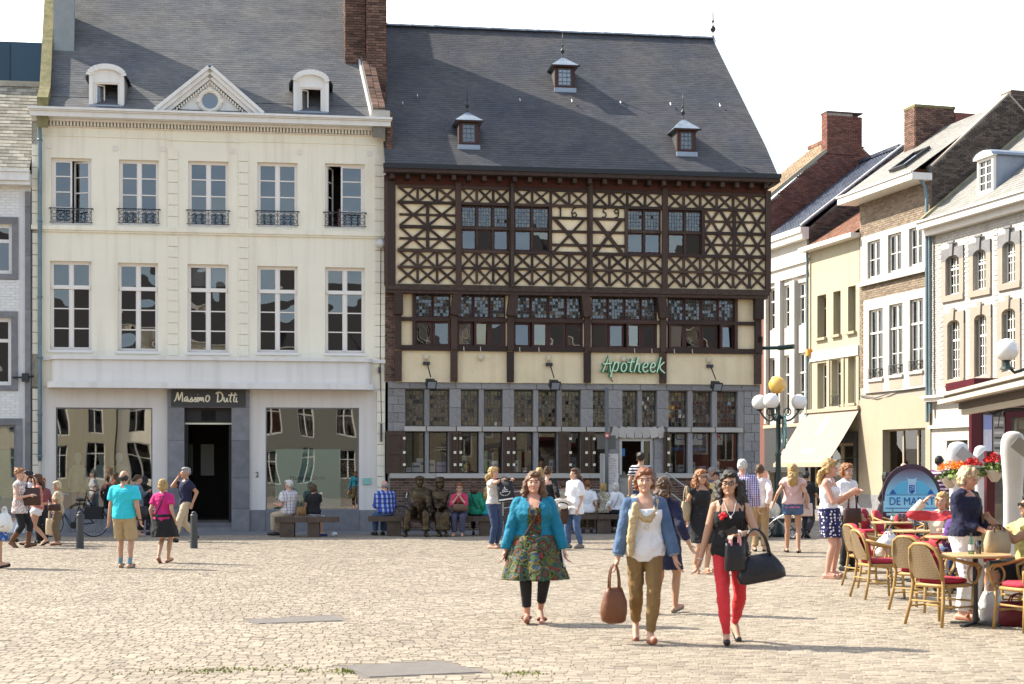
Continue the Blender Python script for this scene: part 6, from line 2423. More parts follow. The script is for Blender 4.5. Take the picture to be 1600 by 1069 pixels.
 if bottom:
  T = MB()
  bm_, ln, fl = bottom[1], bottom[2], bottom[3] if len(bottom) > 3 else 0
  if pants:
   torso(T,.012 + fl * .3,-.14,.08 if sex == 'f' else .10)
   for s in (-1,1):
    g = .014 + fl
    rt = .083 * (.4 + .6 * f)
    if ln <= 1:
     e = hip[s].lerp(kn[s], ln)
     capsule(T, hip[s], e, rt + g,.055 + (rt - .055) * (1 - ln) + g + fl, flat1=True)
    else:
     capsule(T, hip[s], kn[s], rt + g,.055 + g)
     mid = kn[s].lerp(an[s],.32)
     e = kn[s].lerp(an[s], ln - 1)
     capsule(T, kn[s], mid,.055 + g,.055 + g)
     capsule(T, mid, e,.055 + g, max(.036,.055 - .02 * (ln - 1)) + g * .9 + fl * .5, flat1=True)
   part(T, 'shorts' if ln <= 1 else 'trousers', bm_)
  else:                               # skirt of given length and flare, draped over both thighs
   rr = []
   mid = (kn[-1] + kn[1]) / 2
   hipm = P
   axis = (mid - P)
   seated = axis.normalized().z > -.5
   for t in (-.02,.12,.3,.5,.72,1.0):
    if not seated:
     c = P + V((0,0,.06)) + V((0,0,-1)) * (t * ln) + V((axis.x, axis.y,0)) * t * .5
     a = .158 * f + .03 + fl * t
     b = .125 * f + .02 + fl * t * .8
     rr.append((c, V((1,0,0)) * a, V((0,1,0)) * b, fl * t * .16))
    else:
     c = P + axis * t * min(ln / .42,1.05) + V((0,0,.0))
     n1 = axis.normalized()
     u2 = V((1,0,0))
     w2 = n1.cross(u2).normalized()
     rr.append((c, u2 * (.19 + .02 * t), w2 * (.115 - .01 * t)))
   rings_mesh(T, rr,20)
   if seated:
    torso(T,.016,-.14,.08)
   o = part(T, 'skirt', bm_)
 if top:
  tm, slv, hem = top[0], top[1], top[2]
  ease = top[3] if len(top) > 3 else .014
  T = MB()
  torso(T, ease, hem,.475 if (len(top) < 5 or not top[4]) else top[4])
  if slv >= 0:
   for s in (-1,1):
    capsule(T, tp(.452) + X * s * .045 + Yv * .014, sh[s] + up * .002,.048 + ease,.038 + ease,8)
  if hem < -.14:                       # tunic or long shirt below the hips
   rr = []
   for t in (0,.5,1):
    z = -.05 + (hem + .05) * t
    rr.append((P + V((0,0, z)), V((1,0,0)) * (.17 * f + ease + .015 * t), V((0,1,0)) * (.125 * f + ease + .012 * t)))
   rings_mesh(T, rr,18)
  if slv >= 0:
   for s in (-1,1):
    ellip(T, sh[s] - up * .012,(X * (.048 + ease), Yv * (.052 + ease), up * (.048 + ease)))
    ra = (.047,.037,.037,.025) if sex == 'f' else (.055,.045,.043,.030)
    g = (.6 + .4 * f)
    if slv <= 1:
     e = sh[s].lerp(el[s], max(slv,.05))
     if slv > .1:
      capsule(T, sh[s], e, ra[0] * g + ease + .004, ra[0] * g + ease + .006, flat1=True)
    else:
     capsule(T, sh[s], el[s], ra[0] * g + ease, ra[1] * g + ease)
     e = el[s].lerp(wr[s], slv - 1)
     capsule(T, el[s], e, ra[2] * g + ease, ra[3] + ease + .008 * (2 - slv) + .004, flat1=True)
  else:                               # straps
   for s in (-1,1):
    p0 = tp(.40) + X * s * .09
    for q in (-1,1):
     capsule(T, tp(.36) + X * s * .09 + Yv * q * .085, tp(.475) + X * s * .085 + Yv * q * .03,.02,.02,6)
  part(T, 'top', tm)
 if over:                                # open jacket or cardigan
  om, slv, hem, ease, gap = over
  T = MB()
  torso(T, ease, hem,.485)
  for s in (-1,1):
   capsule(T, tp(.458) + X * s * .05 + Yv * .016, sh[s] + up * .0,.046 + ease,.036 + ease,8)
   ellip(T, sh[s] - up * .014,(X * (.044 + ease), Yv * (.050 + ease), up * (.044 + ease)))
   ra = (.047,.037,.037,.025) if sex == 'f' else (.055,.045,.043,.030)
   g = (.6 + .4 * f)
   capsule(T, sh[s], el[s], ra[0] * g + ease, ra[1] * g + ease)
   capsule(T, el[s], el[s].lerp(wr[s], slv - 1), ra[2] * g + ease, ra[3] + ease + .012, flat1=True)
  o = part(T, 'jacket', om)
  OPEN.append((o, P.copy(), up.copy(), X.copy(), Yv.copy(), gap, hem))
 if shoes:
  shm, kind = shoes[0], shoes[1]
  for s in (-1,1):
   T = MB()
   fd = (toe[s] - an[s])
   heel = an[s] + V((0,0,-.045)) - V((fd.x, fd.y,0)) * .30
   tz_ = toe[s] + V((0,0,.012)) + V((fd.x, fd.y,0)) * .06
   low = V((0,0,-.012))
   if kind in ('shoe', 'boot'):
    capsule(T, heel + low * .3, tz_ + low * .3,.044,.040,8)
    capsule(T, an[s] + V((0,0,-.02)), tz_ + (an[s] - tz_) * .35,.045,.036,8)
    if kind == 'boot':
     capsule(T, kn[s].lerp(an[s],.35), an[s],.068,.050,8, flat0=True)
   elif kind == 'flat':
    capsule(T, heel + low, tz_ + low,.036,.037,8)
   else:                            # sandal: sole and straps
    capsule(T, heel + low * 2, tz_ + low * 2,.028,.032,8)
    capsule(T, toe[s].lerp(an[s],.25) + V((-.035,0,.012)), toe[s].lerp(an[s],.25) + V((.035,0,.012)),.026,.026,6)
   remesh_obj(T, kind if kind != 'flat' else 'shoe', statue or shm, root, max(vox * .9,.006),.6,2)
 # ------------------------------------------------ hair
 if hair:
  st, hk = hair[0], hair[1]
  hm = hair_mat(hk) if not statue else statue
  T = MB()
  if st != 'bald':
   ellip(T, hd(0,.030,.036),(Hx * .083, Hy * .091, Hup * .097))
   ellip(T, hd(.014,-.022,.088),(Hx * .062, Hy * .064, Hup * .034))
   capsule(T, hd(.03,-.07,.085), hd(-.066,-.035,.035),.020,.018,7)
  else:
   ellip(T, hd(0,.040,-.004),(Hx * .083, Hy * .076, Hup * .056))
  if st in ('bob', 'long', 'curly', 'wavy'):
   for s in (-1,1):
    capsule(T, hd(s * .070,.015,.045), hd(s * .076,.012,-.055),.026,.024,8)
   ellip(T, hd(0,.052,-.02),(Hx * .080, Hy * .060, Hup * .085))
  if st in ('long', 'curly', 'wavy'):
   L_ = hair[2] if len(hair) > 2 else .30
   dn = -V((0,0,1)) * .8 - up * .2
   b0 = hd(0,.055,-.03)
   rr = []
   for t in (0,.2,.45,.7,.9,1):
    bulge = 1 + (.25 * math.sin(math.pi * t) if st != 'long' else .1 * math.sin(math.pi * t))
    a = (.100 * (1 - .28 * t)) * bulge * (1.25 if st == 'curly' else 1)
    rr.append((b0 + dn * L_ * t + Yv * (.045 * math.sin(math.pi * min(t * 1.2,1)) + .035), X * a, Yv * (.058 * (1 - .4 * t))))
   rings_mesh(T, rr,14)
   if st in ('curly', 'wavy'):
    rs_ = random.Random(len(label))
    for s in (-1,1):
     for q in range(3 if st == 'wavy' else 5):
      p0 = hd(s * (.070 + .012 * q),.02 + .01 * q - .015 * (q % 2),.01)
      pts = [p0]
      for t in range(1,6):
       pts.append(p0 + dn * L_ * .95 * t / 5 + X * s * (.012 * math.sin(t * 2.1 + q) + .012 * t * .5) + Yv * (-.022 * t * .6 + .012 * math.cos(t * 2 + q)))
      chain(T, pts, [.026,.028,.026,.024,.02,.012],7)
  if st == 'bun':
   ellip(T, hd(0,.085,.10),(Hx * .042, Hy * .042, Hup * .042),8)
  if st == 'lowbun':
   ellip(T, hd(0,.125,-.01),(Hx * .05, Hy * .042, Hup * .05),8)
  if st == 'pony':
   chain(T, [hd(0,.10,.03), hd(0,.15,-.02), hd(0,.13,-.14), hd(0,.11,-.24)], [.035,.036,.030,.014],8)
  if st == 'curls':
   rs_ = random.Random(5)
   for q in range(26):
    a, b = rs_.uniform(0,6.28), rs_.uniform(.1,1.5)
    ellip(T, hd(.078 * math.cos(a) * math.cos(b - .3),.03 + .085 * math.sin(a) * math.cos(b - .3),.035 + .092 * math.sin(b)),(Hx * .024, Hy * .024, Hup * .024),6)
  o = remesh_obj(T, 'hair', hm, root, max(vox * .9,.0062), dec,2)
  d = o.modifiers.new('locks', 'DISPLACE')
  d.texture = LOCKS
  d.texture_coords = 'LOCAL'
  d.strength = .030
  d.mid_level = .45
  if dec:
   o.modifiers.move(len(o.modifiers) - 1, len(o.modifiers) - 2)
  o.data.materials[0] = hm
 # ------------------------------------------------ face
 if not statue:
  em = mat('eye_dark',(.03,.02,.015),.3)
  ew = mat('eye_white_shaded',(.20,.15,.13),.4)  # eye whites browned: the shade of the sockets is put into the colour
  lm = mat('lip_' + (lips or 'rose'), {'rose': (.42,.15,.13), 'red': (.5,.04,.05), 'pale': (.46,.22,.18)}[lips or 'rose'],.45)
  hb = hair_mat(hair[1] if hair else 'grey')
  for s in (-1,1):
   mb = MB()
   ellip(mb, hd(s * .030,-.080,.008),(Hx * .0125, Hy * .007, Hup * .006),6)
   n0 = len(mb.f)
   ellip(mb, hd(s * .030,-.0845,.008),(Hx * .0065, Hy * .005, Hup * .0068),6)
   mb.m = [0] * n0 + [1] * (len(mb.f) - n0)
   mb.obj('eye', [ew, em], root, smooth=True)
   mb = MB()
   ellip(mb, hd(s * .031,-.083,.028),(Hx * .019, Hy * .007, Hup * .0055),6)
   mb.obj('eyebrow', hb, root, smooth=True)
  mb = MB()
  ellip(mb, hd(0,-.0875,-.053),(Hx * .018, Hy * .0065, Hup * .0062),6)
  mb.obj('mouth', lm, root, smooth=True)
 if glasses:
  mb = MB()
  for s in (-1,1):
   mb.tube([hd(s * .031 + .025 * math.cos(t),-.100,.008 + .018 * math.sin(t)) for t in [2 * math.pi * j / 12 for j in range(12)]],.0035,5, closed=True)
   mb.tube([hd(s * .056,-.098,.012), hd(s * .080,.0,.012)],.003,5)
   if glasses == 'sun':
    mb.add([hd(s * .031 + .025 * math.cos(t),-.100,.008 + .018 * math.sin(t)) for t in [2 * math.pi * j / 12 for j in range(12)]], [tuple(range(12))])
  mb.tube([hd(-.008,-.102,.012), hd(.008,-.102,.012)],.003,5)
  mb.obj('glasses', M_black, root)
 info = dict(root=root, P=P, up=up, X=X, Y=Yv, sh=sh, el=el, wr=wr, hd=hd, hdir=hdir, kn=kn, an=an, hip=hip, tp=tp, k=k, vox=vox, part=part, neck=neck)
 if extra:
  extra(info)
 root.scale = (k, k, k)
 return info
OPEN = []
FOLDS = bpy.data.textures.new('folds', 'CLOUDS')
FOLDS.noise_scale = .075
FOLDS.noise_depth = 2
LOCKS = bpy.data.textures.new('locks', 'CLOUDS')
LOCKS.noise_scale = .035
LOCKS.noise_depth = 1
def on_person(info, p):
 """world position of a point in a figure's own frame"""
 r = info['root']
 M = Matrix.Translation(r.location) @ Matrix.Rotation(r.rotation_euler.z,4, 'Z') @ Matrix.Scale(info['k'],4)
 return M @ Vector(p)
def walk(stride=.30, lead=1, width=.06, lift=0.0):
 """ankles of a walking pose: lead foot forward, the other on its toes behind"""
 fe = {lead: (lead * width,-stride * .95,.085),-lead: (-lead * width, stride * .95,.15 + lift)}
 fr = {lead: (6 * lead,-12),-lead: (-6 * lead,38)}
 return dict(feet=fe, feet_rot=fr, pz=.905)
def sit(seat=.46, knee=.42, spread=.10, foot_y=None, py=0.0):
 fy = -knee - .02 if foot_y is None else foot_y
 return dict(pz=seat + .115, py=py, feet={-1: (-spread, fy + py,.085),1: (spread, fy + py,.085)}, knees={-1: (-spread,-1,1.4),1: (spread,-1,1.4)})
def open_fronts():
 """cut the front opening of jackets after remeshing"""
 for o, P, up, X, Yv, gap, hem in OPEN:
  b = bmesh.new()
  b.from_mesh(o.data)
  rm = []
  for f in b.faces:
   c = f.calc_center_median() - P
   x, y, t = c.dot(X), c.dot(Yv), c.dot(up)
   if y < -.02 and hem + .01 < t < .60 and abs(x) < gap * (1 - .35 * max(0, min((t - .3) / .2,1))) + .004 * math.sin(t * 60):
    rm.append(f)
   elif t > .44 and abs(x) < .085:
    rm.append(f)
  bmesh.ops.delete(b, geom=rm, context='FACES')
  b.to_mesh(o.data)
  b.free()
# ================================================================ bags and small carried things
def rrect(w, d, n=16, p=3.2):
 out = []
 for j in range(n):
  t = 2 * math.pi * j / n
  c, s_ = math.cos(t), math.sin(t)
  out.append((w / 2 * math.copysign(abs(c) ** (2 / p), c), d / 2 * math.copysign(abs(s_) ** (2 / p), s_)))
 return out
def bag(name, label, loc, yaw, w, d, h, m, hh=.22, prof=None, hm=None, cat='bag', handles=2, hw=None, tilt=0.0, lump=0.0, extra=None, hr=.009):
 """soft bag standing on its base at loc; prof: (height fraction, width factor, depth factor)"""
 t = thing(name, label, cat, loc, R(yaw))
 prof = prof or [(0,.92,.8),(.06,1,1),(.5,1,1),(.85,.96,.75),(1,.93,.5)]
 mb = MB()
 n = 16
 rs_ = random.Random(len(label))
 k = len(prof)
 vs = []
 for f_, a, b in prof:
  for x, y in rrect(w * a, d * b, n):
   q = 1 + lump * rs_.uniform(-1,1)
   vs.append((x * q, y * q, h * f_ + lump * .1 * rs_.uniform(-1,1) * h))
 fs = [(i * n + j, i * n + (j + 1) % n,(i + 1) * n + (j + 1) % n,(i + 1) * n + j) for i in range(k - 1) for j in range(n)]
 fs += [tuple(range(n))[::-1], tuple((k - 1) * n + j for j in range(n))]
 mb.add(vs, fs)
 mb.obj('body', m, t, smooth=True)
 hw = hw or w * .45
 for s in ([-1,1] if handles == 2 else [0]):
  y = s * d * .22
  pts = []
  for j in range(13):
   a = math.pi * j / 12
   pts.append((-hw / 2 * math.cos(a), y * (1 - .6 * math.sin(a)), h * .90 + (hh + h * .1) * math.sin(a) ** .7))
  MB().tube(pts, hr,6).obj('handle', hm or m, t, smooth=True)
 if extra:
  extra(t)
 t.rotation_euler = (0, R(tilt), R(yaw))
 return t
def hang(info, s, drop, fwd=(0,0,0)):
 """where a bag hangs below a hand"""
 q = on_person(info, info['wr'][s] + info['hdir'][s] * .085)
 return (q.x + fwd[0], q.y + fwd[1], q.z - drop)
def strap(info, pts, m, r=.014, name='strap'):
 mb = MB()
 P_ = [Vector(p) for p in pts]
 mb.tube(P_, r,6)
 return mb.obj(name, m, info['root'], smooth=True)
def crossbody(info, s, m, off=.0, fat=1.0):
 """strap from one shoulder across chest and back to the opposite hip"""
 tp, X, Y = info['tp'], info['X'], info['Y']
 f = []
 for t, x, y in ((.475,.075,-.03),(.42,.06,-.105),(.30,.02,-.162 * (.6 + .4 * fat)),(.15,-.06,-.135 * (.5 + .5 * fat)),(.02,-.13,-.10),(-.05,-.19,-.02)):
  f.append(tp(t) + X * s * x + Y * (y - off))
 g = []
 for t, x, y in ((.475,.075,-.03),(.49,.075,.03),(.42,.06,.105),(.28,.01,.135),(.1,-.08,.13),(-.05,-.19,.0)):
  g.append(tp(t) + X * s * x + Y * (y + off))
 return strap(info, g[::-1][:-1] + f, m,.011)
def H(feet, headpy):
 return CAMZ * (feet - headpy) / (feet - HOR)
L_brown = mat('leather_brown',(.17,.062,.025),.45, nz=(6,.5), bump=(20,.3))
L_dark = mat('leather_dark',(.055,.022,.014),.45, nz=(6,.5), bump=(20,.3))
L_black = mat('leather_black',(.012,.012,.016),.35, bump=(14,.5))
L_beige = mat('leather_beige',(.46,.36,.22),.55, nz=(6,.4), bump=(18,.3))
C_plas = mat('plastic_white',(.72,.72,.70),.4, nz=(5,.3), bump=(10,.9))
denim = cloth('denim',(.055,.10,.20), nz=(7,.6), col2=(.10,.16,.28))
denimd = cloth('denim_dark',(.022,.042,.10), nz=(7,.5), col2=(.05,.08,.16))
denimj = cloth('denim_jacket',(.055,.105,.20), nz=(6,.7), col2=(.10,.165,.27))
black = cloth('black',(.012,.012,.014))
white = cloth('white',(.74,.74,.75), col2=(.64,.65,.70))
offw = cloth('off_white',(.70,.66,.58), col2=(.60,.56,.48))
navy = cloth('navy',(.012,.014,.045))
beige = cloth('beige',(.46,.37,.25))
khaki = cloth('khaki',(.225,.135,.05), nz=(9,.4), bump=(10,.8))
red = cloth('coral_red',(.60,.035,.045), nz=(4,.25), col2=(.50,.03,.04), bump=(10,.7))
teal = cloth('teal_knit',(.005,.17,.27), bump=(12,.8))
M_shbrown = mat('shoe_tan',(.22,.075,.04),.5)
M_shblack = mat('shoe_black',(.012,.012,.012),.35)
M_shnude = mat('shoe_nude',(.45,.28,.20),.5)
M_shgrey = mat('shoe_grey',(.20,.17,.14),.6)
# ---------------------------------------------------------------- the three women walking up the square
floralP = floral('medallion', [(.020,.028,.012),(.10,.12,.016),(.01,.065,.055),(.16,.035,.02),(.030,.018,.012),(.055,.10,.02),(.02,.05,.10),(.17,.14,.03)],7.2)
def ex1(i):
 crossbody(i,1, L_dark,.022,1.4)
P1 = person('woman in a teal cardigan over a medallion print dress and black leggings', ground(834,974),2, H(974,732), fat=1.28, skin='pink', hair=('wavy', 'chestnut',.20),
   top=(floralP,-1,-.05,.018,.40), bottom=('skirt', floralP,.47,.13), over=(teal,1.95,-.02,.026,.075), shoes=(M_shbrown, 'sandal'), extra=ex1, lips='pale', bust=1.15,
   hands={-1: (-.315,-.06,.80),1: (.33,-.06,.79)}, poles={-1: (-.9,.8,0),1: (.9,.8,0)}, head=(-4,-2), **walk(.05,-1,.075))
T_ = MB()
i = P1
for s in (-1,1):
 capsule(T_, i['hip'][s], i['kn'][s],.10,.072)
 capsule(T_, i['kn'][s], i['kn'][s].lerp(i['an'][s],.72),.072,.052, flat1=True)
remesh_obj(T_, 'leggings', black, i['root'], i['vox'],.5)
bag('shoulder_bag', 'small brown bag at the hip of the woman in the teal cardigan', on_person(P1,(-.26,.03,.68)),70,.20,.08,.24, L_dark, hh=.12, handles=1)
nbk = thing('booklet', 'pale bordered booklet held low by the woman in the teal cardigan', 'booklet', on_person(P1,(.30,-.06,.60)), R(20))
MB().box(-.006,.006,-.09,.09,0,.24).obj('pages', mat('booklet_dark',(.03,.02,.03),.5), nbk, rot=(R(-22),0,0))
MB().box(-.008,.008,-.10,-.091,-.005,.245).obj('page_edge', C_plas, nbk, rot=(R(-22),0,0))
def ex2(i):
 mb = MB()
 tp, X, Y = i['tp'], i['X'], i['Y']
 lp = []
 for j in range(18):
  a = 2 * math.pi * j / 18
  fr_ = max(0,-math.sin(a))
  lp.append(tp(.475 - .20 * fr_ ** 1.5) + X * (.105 + .02 * fr_) * math.cos(a) + Y * ((.085 if math.sin(a) > 0 else .155) * math.sin(a)))
 T = MB()
 for j in range(18):
  capsule(T, lp[j], lp[(j + 1) % 18],.030 + .006 * math.sin(j * 2.3),.030 + .006 * math.sin((j + 1) * 2.3),8)
 chain(T, [tp(.40) - X * .10 - Y * .15, tp(.25) - X * .135 - Y * .155, tp(.08) - X * .15 - Y * .15, tp(-.06) - X * .155 - Y * .135], [.036,.042,.040,.030],8)
 U = MB()
 for s in (-1,1):
  a, b = i['el'][s], i['wr'][s]
  capsule(U, a.lerp(b,.76), a.lerp(b,.90),.052,.054, flat0=True, flat1=True)
 i['part'](U, 'cuff', cloth('cuff_pale',(.20,.27,.36)))
 i['part'](T, 'scarf', cloth('scarf_cream',(.55,.44,.26), nz=(26,.9), col2=(.36,.25,.12), bump=(16,.9)), i['vox'])
 MB().sphere(tuple(tp(.20) - Y * .148),.024,8, sc=(1,.4,1)).obj('pendant', mat('pendant',(.6,.56,.5),.3), i['root'], smooth=True)
 MB().sphere(tuple(tp(.33) + X * .10 - Y * .165),.016,8, sc=(1,.4,1)).obj('pin_badge', white, i['root'], smooth=True)
P2 = person('woman in a denim jacket and cream scarf with khaki trousers', ground(1007,1004),3, H(1004,728), fat=1.06, skin='fair', hair=('bob', 'auburn'),
   top=(white,-1,-.13,.026,.40), bottom=('trousers', khaki,1.9,-.002), over=(denimj,1.82,.06,.024,.10), shoes=(M_shbrown, 'flat'), extra=ex2, lips='pale',
   hands={-1: (-.27,-.05,.80),1: (.285,-.08,.82)}, poles={-1: (-.7,.8,0),1: (.7,.8,0)}, head=(-6,0), feet={1: (.035,-.16,.088),-1: (-.05,.26,.17)}, feet_rot={1: (4,-6),-1: (-6,42)}, pz=.92)
bag('handbag', 'brown leather handbag swinging from the hand of the woman in the denim jacket', hang(P2,-1,.53,(-.02,-.03,0)),12,.27,.15,.34, L_brown, hh=.22, hw=.10,
 prof=[(0,.55,.6),(.06,.8,.9),(.3,1,1),(.6,.92,.9),(.85,.68,.6),(1,.55,.45)], lump=.09)
def ex3(i):
 mb = MB()
 rs_ = random.Random(3)
 c = i['tp'](.335) - i['X'] * .075 - i['Y'] * .155
 for q in range(16):
  mb.sphere(tuple(c + Vector((rs_.gauss(0,.016), rs_.gauss(0,.006), rs_.gauss(0,.016)))),.017,6)
 mb.obj('flower_brooch', mat('flower_red',(.65,.02,.03),.6), i['root'], smooth=True)
 ch = MB()
 ch.tube([i['tp'](.47) + i['X'] * .06 - i['Y'] * .06, i['tp'](.36) + i['X'] * .03 - i['Y'] * .14, i['tp'](.32) - i['Y'] * .152, i['tp'](.36) - i['X'] * .03 - i['Y'] * .14, i['tp'](.47) - i['X'] * .06 - i['Y'] * .06],.0035,5)
 ch.sphere(tuple(i['tp'](.315) - i['Y'] * .155),.014,8)
 ch.obj('necklace', mat('silver',(.6,.6,.6),.3), i['root'])
 for s in (-1,1):
  w = i['wr'][s]
  d = i['hdir'][s]
  u = d.orthogonal().normalized()
  v = d.cross(u)
  MB().tube([w - d * .01 + (u * math.cos(t) + v * math.sin(t)) * .031 for t in [2 * math.pi * j / 10 for j in range(10)]],.006,5, closed=True).obj('bracelet', mat('silver',(.6,.6,.6),.3), i['root'])
P3 = person('woman in a black top and coral red trousers with long dark curls and glasses', ground(1140,1006),-4, H(1006,732), fat=1.0, skin='tan', hair=('curly', 'dark',.50),
   top=(black,-1,-.12,.014,.40), bottom=('trousers', red,1.93,-.007), shoes=(M_shblack, 'flat'), extra=ex3, lips='rose', glasses='plain',
   hands={-1: (-.29,-.02,.80),1: (.07,-.27,1.08)}, poles={1: (.9,.5,-.5)}, head=(-12,2), feet={-1: (-.04,-.14,.088),1: (.075,.30,.175)}, feet_rot={-1: (-2,-6),1: (8,40)}, pz=.92)
bag('handbag', 'large glossy black handbag on the forearm of the woman in red trousers', on_person(P3,(.30,-.19,.62)),4,.46,.17,.26, L_black, hh=.24, hw=.22,
 prof=[(0,.80,.7),(.08,.98,.95),(.35,1,1),(.7,.80,.7),(1,.56,.4)], lump=.03, tilt=-10, hr=.011)
bag('shopping_bag', 'small black carrier bag with pink ribbon held by the woman in red trousers', on_person(P3,(.03,-.31,.73)),10,.20,.09,.26, L_black, hh=.10, hm=mat('ribbon_pink',(.75,.35,.42),.5), hr=.012)
ph = thing('phone', 'dark phone in the raised hand of the woman in red trousers', 'phone', on_person(P3,(-.01,-.335,1.10)),0)
MB().box(-.033,.033,-.006,.006,-.05,.06).obj('body', M_black, ph, rot=(R(20), R(60),0))
MB().box(-.029,.029,-.0075,-.0062,-.043,.053).obj('screen', mat('phone_glass',(.02,.02,.025),.1), ph, rot=(R(20), R(60),0))
# ---------------------------------------------------------------- walkers farther out
P4 = person('woman in a dark navy dress walking away behind the woman in the denim jacket', ground(1038,959),150, H(959,741), fat=1.0, skin='tan', hair=('long', 'brown',.20),
   top=(navy,1.75,-.1,.02), bottom=('skirt', navy,.42,.02), shoes=(M_shgrey, 'flat'), hands={1: (.26,.05,.84),-1: (-.34,.02,.86)}, **walk(.20,-1,.06))
def cyan_watch(i):
 w = i['wr'][-1]
 MB().tube([w + Vector((.034 * math.cos(t),.034 * math.sin(t),.0)) for t in [2 * math.pi * j / 10 for j in range(10)]],.009,5, closed=True).obj('wrist_watch', M_black, i['root'])
socks = cloth('sock_blue',(.14,.24,.30))
def socks_(i):
 cyan_watch(i)
 T = MB()
 for s in (-1,1):
  capsule(T, i['kn'][s].lerp(i['an'][s],.62), i['an'][s],.046,.042)
 i['part'](T, 'socks', socks)
P5 = person('balding man in a turquoise T-shirt and khaki shorts walking away', ground(194,888),176,1.66, sex='m', fat=1.12, skin='tan', hair=('bald', 'dark'),
   top=(cloth('turquoise',(.03,.52,.60), col2=(.02,.44,.54)),.62,-.10,.028), bottom=('trousers', cloth('khaki_short',(.40,.30,.16)),.92,.018), shoes=(M_shgrey, 'sandal'), extra=socks_,
   hands={-1: (-.27,-.03,.84),1: (.29,-.05,.80)}, feet={-1: (-.10,.02,.085),1: (.095,-.09,.085)})
def pk(i):
 crossbody(i,-1, black,.012,1.0)
P6 = person('short haired blond woman in a pink top and black skirt walking away', ground(255,880),168, H(880,746), fat=1.12, skin='tan', hair=('bob', 'blond'),
   top=(cloth('magenta',(.52,.018,.16)),.62,-.10,.02), bottom=('skirt', black,.44,.08), shoes=(M_shbrown, 'flat'), extra=pk, **walk(.12,-1,.045))
P7 = person('grey haired man in a navy polo shirt telephoning beside the shop door', ground(290,847),-62, H(847,728) * 1.0, sex='m', skin='mid', hair=('short', 'grey'),
   top=(navy,.62,-.10,.022), bottom=('trousers', beige,1.93,.010), shoes=(M_shblack, 'shoe'), hands={-1: (-.10,-.13,1.46),1: (.22,.10,.88)}, poles={-1: (-.15,-.5,-1)}, **walk(.27,1,.07))
P8 = person('woman in a grey blue cardigan with pinned up brown hair by the shop window', ground(216,838),105,1.55, skin='fair', hair=('lowbun', 'brown'),
   top=(cloth('grey_blue',(.16,.19,.24)),1.9,-.15,.02), bottom=('trousers', black,1.8), shoes=(M_shnude, 'flat'), hands={1: (.10,-.25,1.22),-1: (-.24,-.05,.86)})
bag('satchel', 'black satchel carried by the woman in the grey blue cardigan',(ground(223,838)[0], ground(223,838)[1] - .25,.42),15,.38,.14,.34, L_black, hh=.3, lump=.03)
P8b = person('dark haired figure half hidden behind the woman in the grey blue cardigan', ground(226,836),180,1.52, skin='mid', hair=('long', 'black',.2), top=(black,1.9,-.12), bottom=('trousers', black,1.9), shoes=(M_shblack, 'shoe'))
fl9 = floral('red_blossom', [(.70,.66,.60),(.72,.68,.64),(.35,.04,.05),(.70,.66,.60),(.05,.03,.04),(.72,.68,.62)],22)
P9 = person('woman with a red hair bun in a blossom print top and tall brown boots', ground(31,856),78, H(856,729), skin='fair', hair=('bun', 'ginger'), top=(fl9,.05,-.18,.02),
   bottom=('trousers', black,1.35,.002), shoes=(mat('boot_brown',(.12,.045,.02),.45), 'boot'), hands={1: (.12,-.30,1.12),-1: (-.14,-.30,1.10)}, **walk(.17,1,.05))
P10 = person('dark haired person in white T-shirt and pale jeans behind the woman with the bun', ground(44,848),-80, H(848,733), skin='fair', hair=('short', 'black'), top=(white,.6,-.1), bottom=('trousers', cloth('pale_jeans',(.25,.33,.45)),1.95,.01),
             shoes=(M_shblack, 'shoe'), **walk(.32,-1,.05))
P11 = person('woman in a red top and white shorts with long brown hair', ground(58,853),-70, H(853,738), skin='fair', hair=('long', 'brown',.34), top=(cloth('brick_red',(.42,.05,.05), nz=(16,.8), col2=(.6,.4,.3)),.55,-.08,.03),
             bottom=('trousers', white,.35,.02), shoes=(M_shblack, 'flat'), hands={1: (.20,-.28,1.12),-1: (-.20,-.28,1.12)}, **walk(.22,1,.05))
bag('shoulder_bag', 'big dark brown shoulder bag of the woman in the red top',(ground(55,855)[0], ground(55,855)[1] - .30,.90),-5,.42,.16,.38, L_dark, hh=.25, lump=.04)
P12 = person('short red haired person in a dark waistcoat behind the woman with the brown bag', ground(66,849),15,1.50, skin='pink', hair=('short', 'ginger'), top=(cloth('dusk_red',(.2,.06,.07)),1.9,-.1), bottom=('trousers', black,1.95,.015), shoes=(M_shblack, 'shoe'))
P13 = person('pale blond lady in a sand coloured blouse and brown trousers', ground(91,852),-82, H(852,751), skin='tan', fat=1.08, hair=('bob', 'pale'), top=(cloth('sand_blouse',(.60,.50,.33), nz=(14,.8), col2=(.2,.13,.09)),.55,-.13,.02),
             bottom=('trousers', cloth('taupe',(.17,.12,.07)),1.9,.02), shoes=(M_shbrown, 'flat'), hands={1: (.12,-.27,1.08),-1: (-.12,-.27,1.10)}, head=(0,14))
bag('hip_bag', 'brown hip bag worn by the pale blond lady',(ground(91,854)[0] - .02, ground(91,854)[1] - .22,.78),0,.28,.10,.15, L_dark, hh=.05, handles=1)
bag('cloth_bag', 'cream cloth bag hanging beside the pale blond lady',(ground(80,851)[0], ground(80,851)[1],.22),0,.24,.12,.36, mat('canvas_cream',(.55,.46,.33),.9), hh=.25)
blue14 = floral('blue_green', [(.02,.08,.32),(.03,.10,.40),(.03,.22,.10),(.02,.07,.28),(.30,.35,.45)],7)
P14 = person('person in a blue and green dress cut off by the picture edge', ground(-14,888),85,1.66, skin='tan', hair=('long', 'brown',.25), top=(blue14,.3,-.1,.02), bottom=('skirt', blue14,.48,.10), shoes=(M_shblack, 'flat'), hands={-1: (-.20,-.22,.84),1: (.2,-.2,.9)}, **walk(.2,-1))
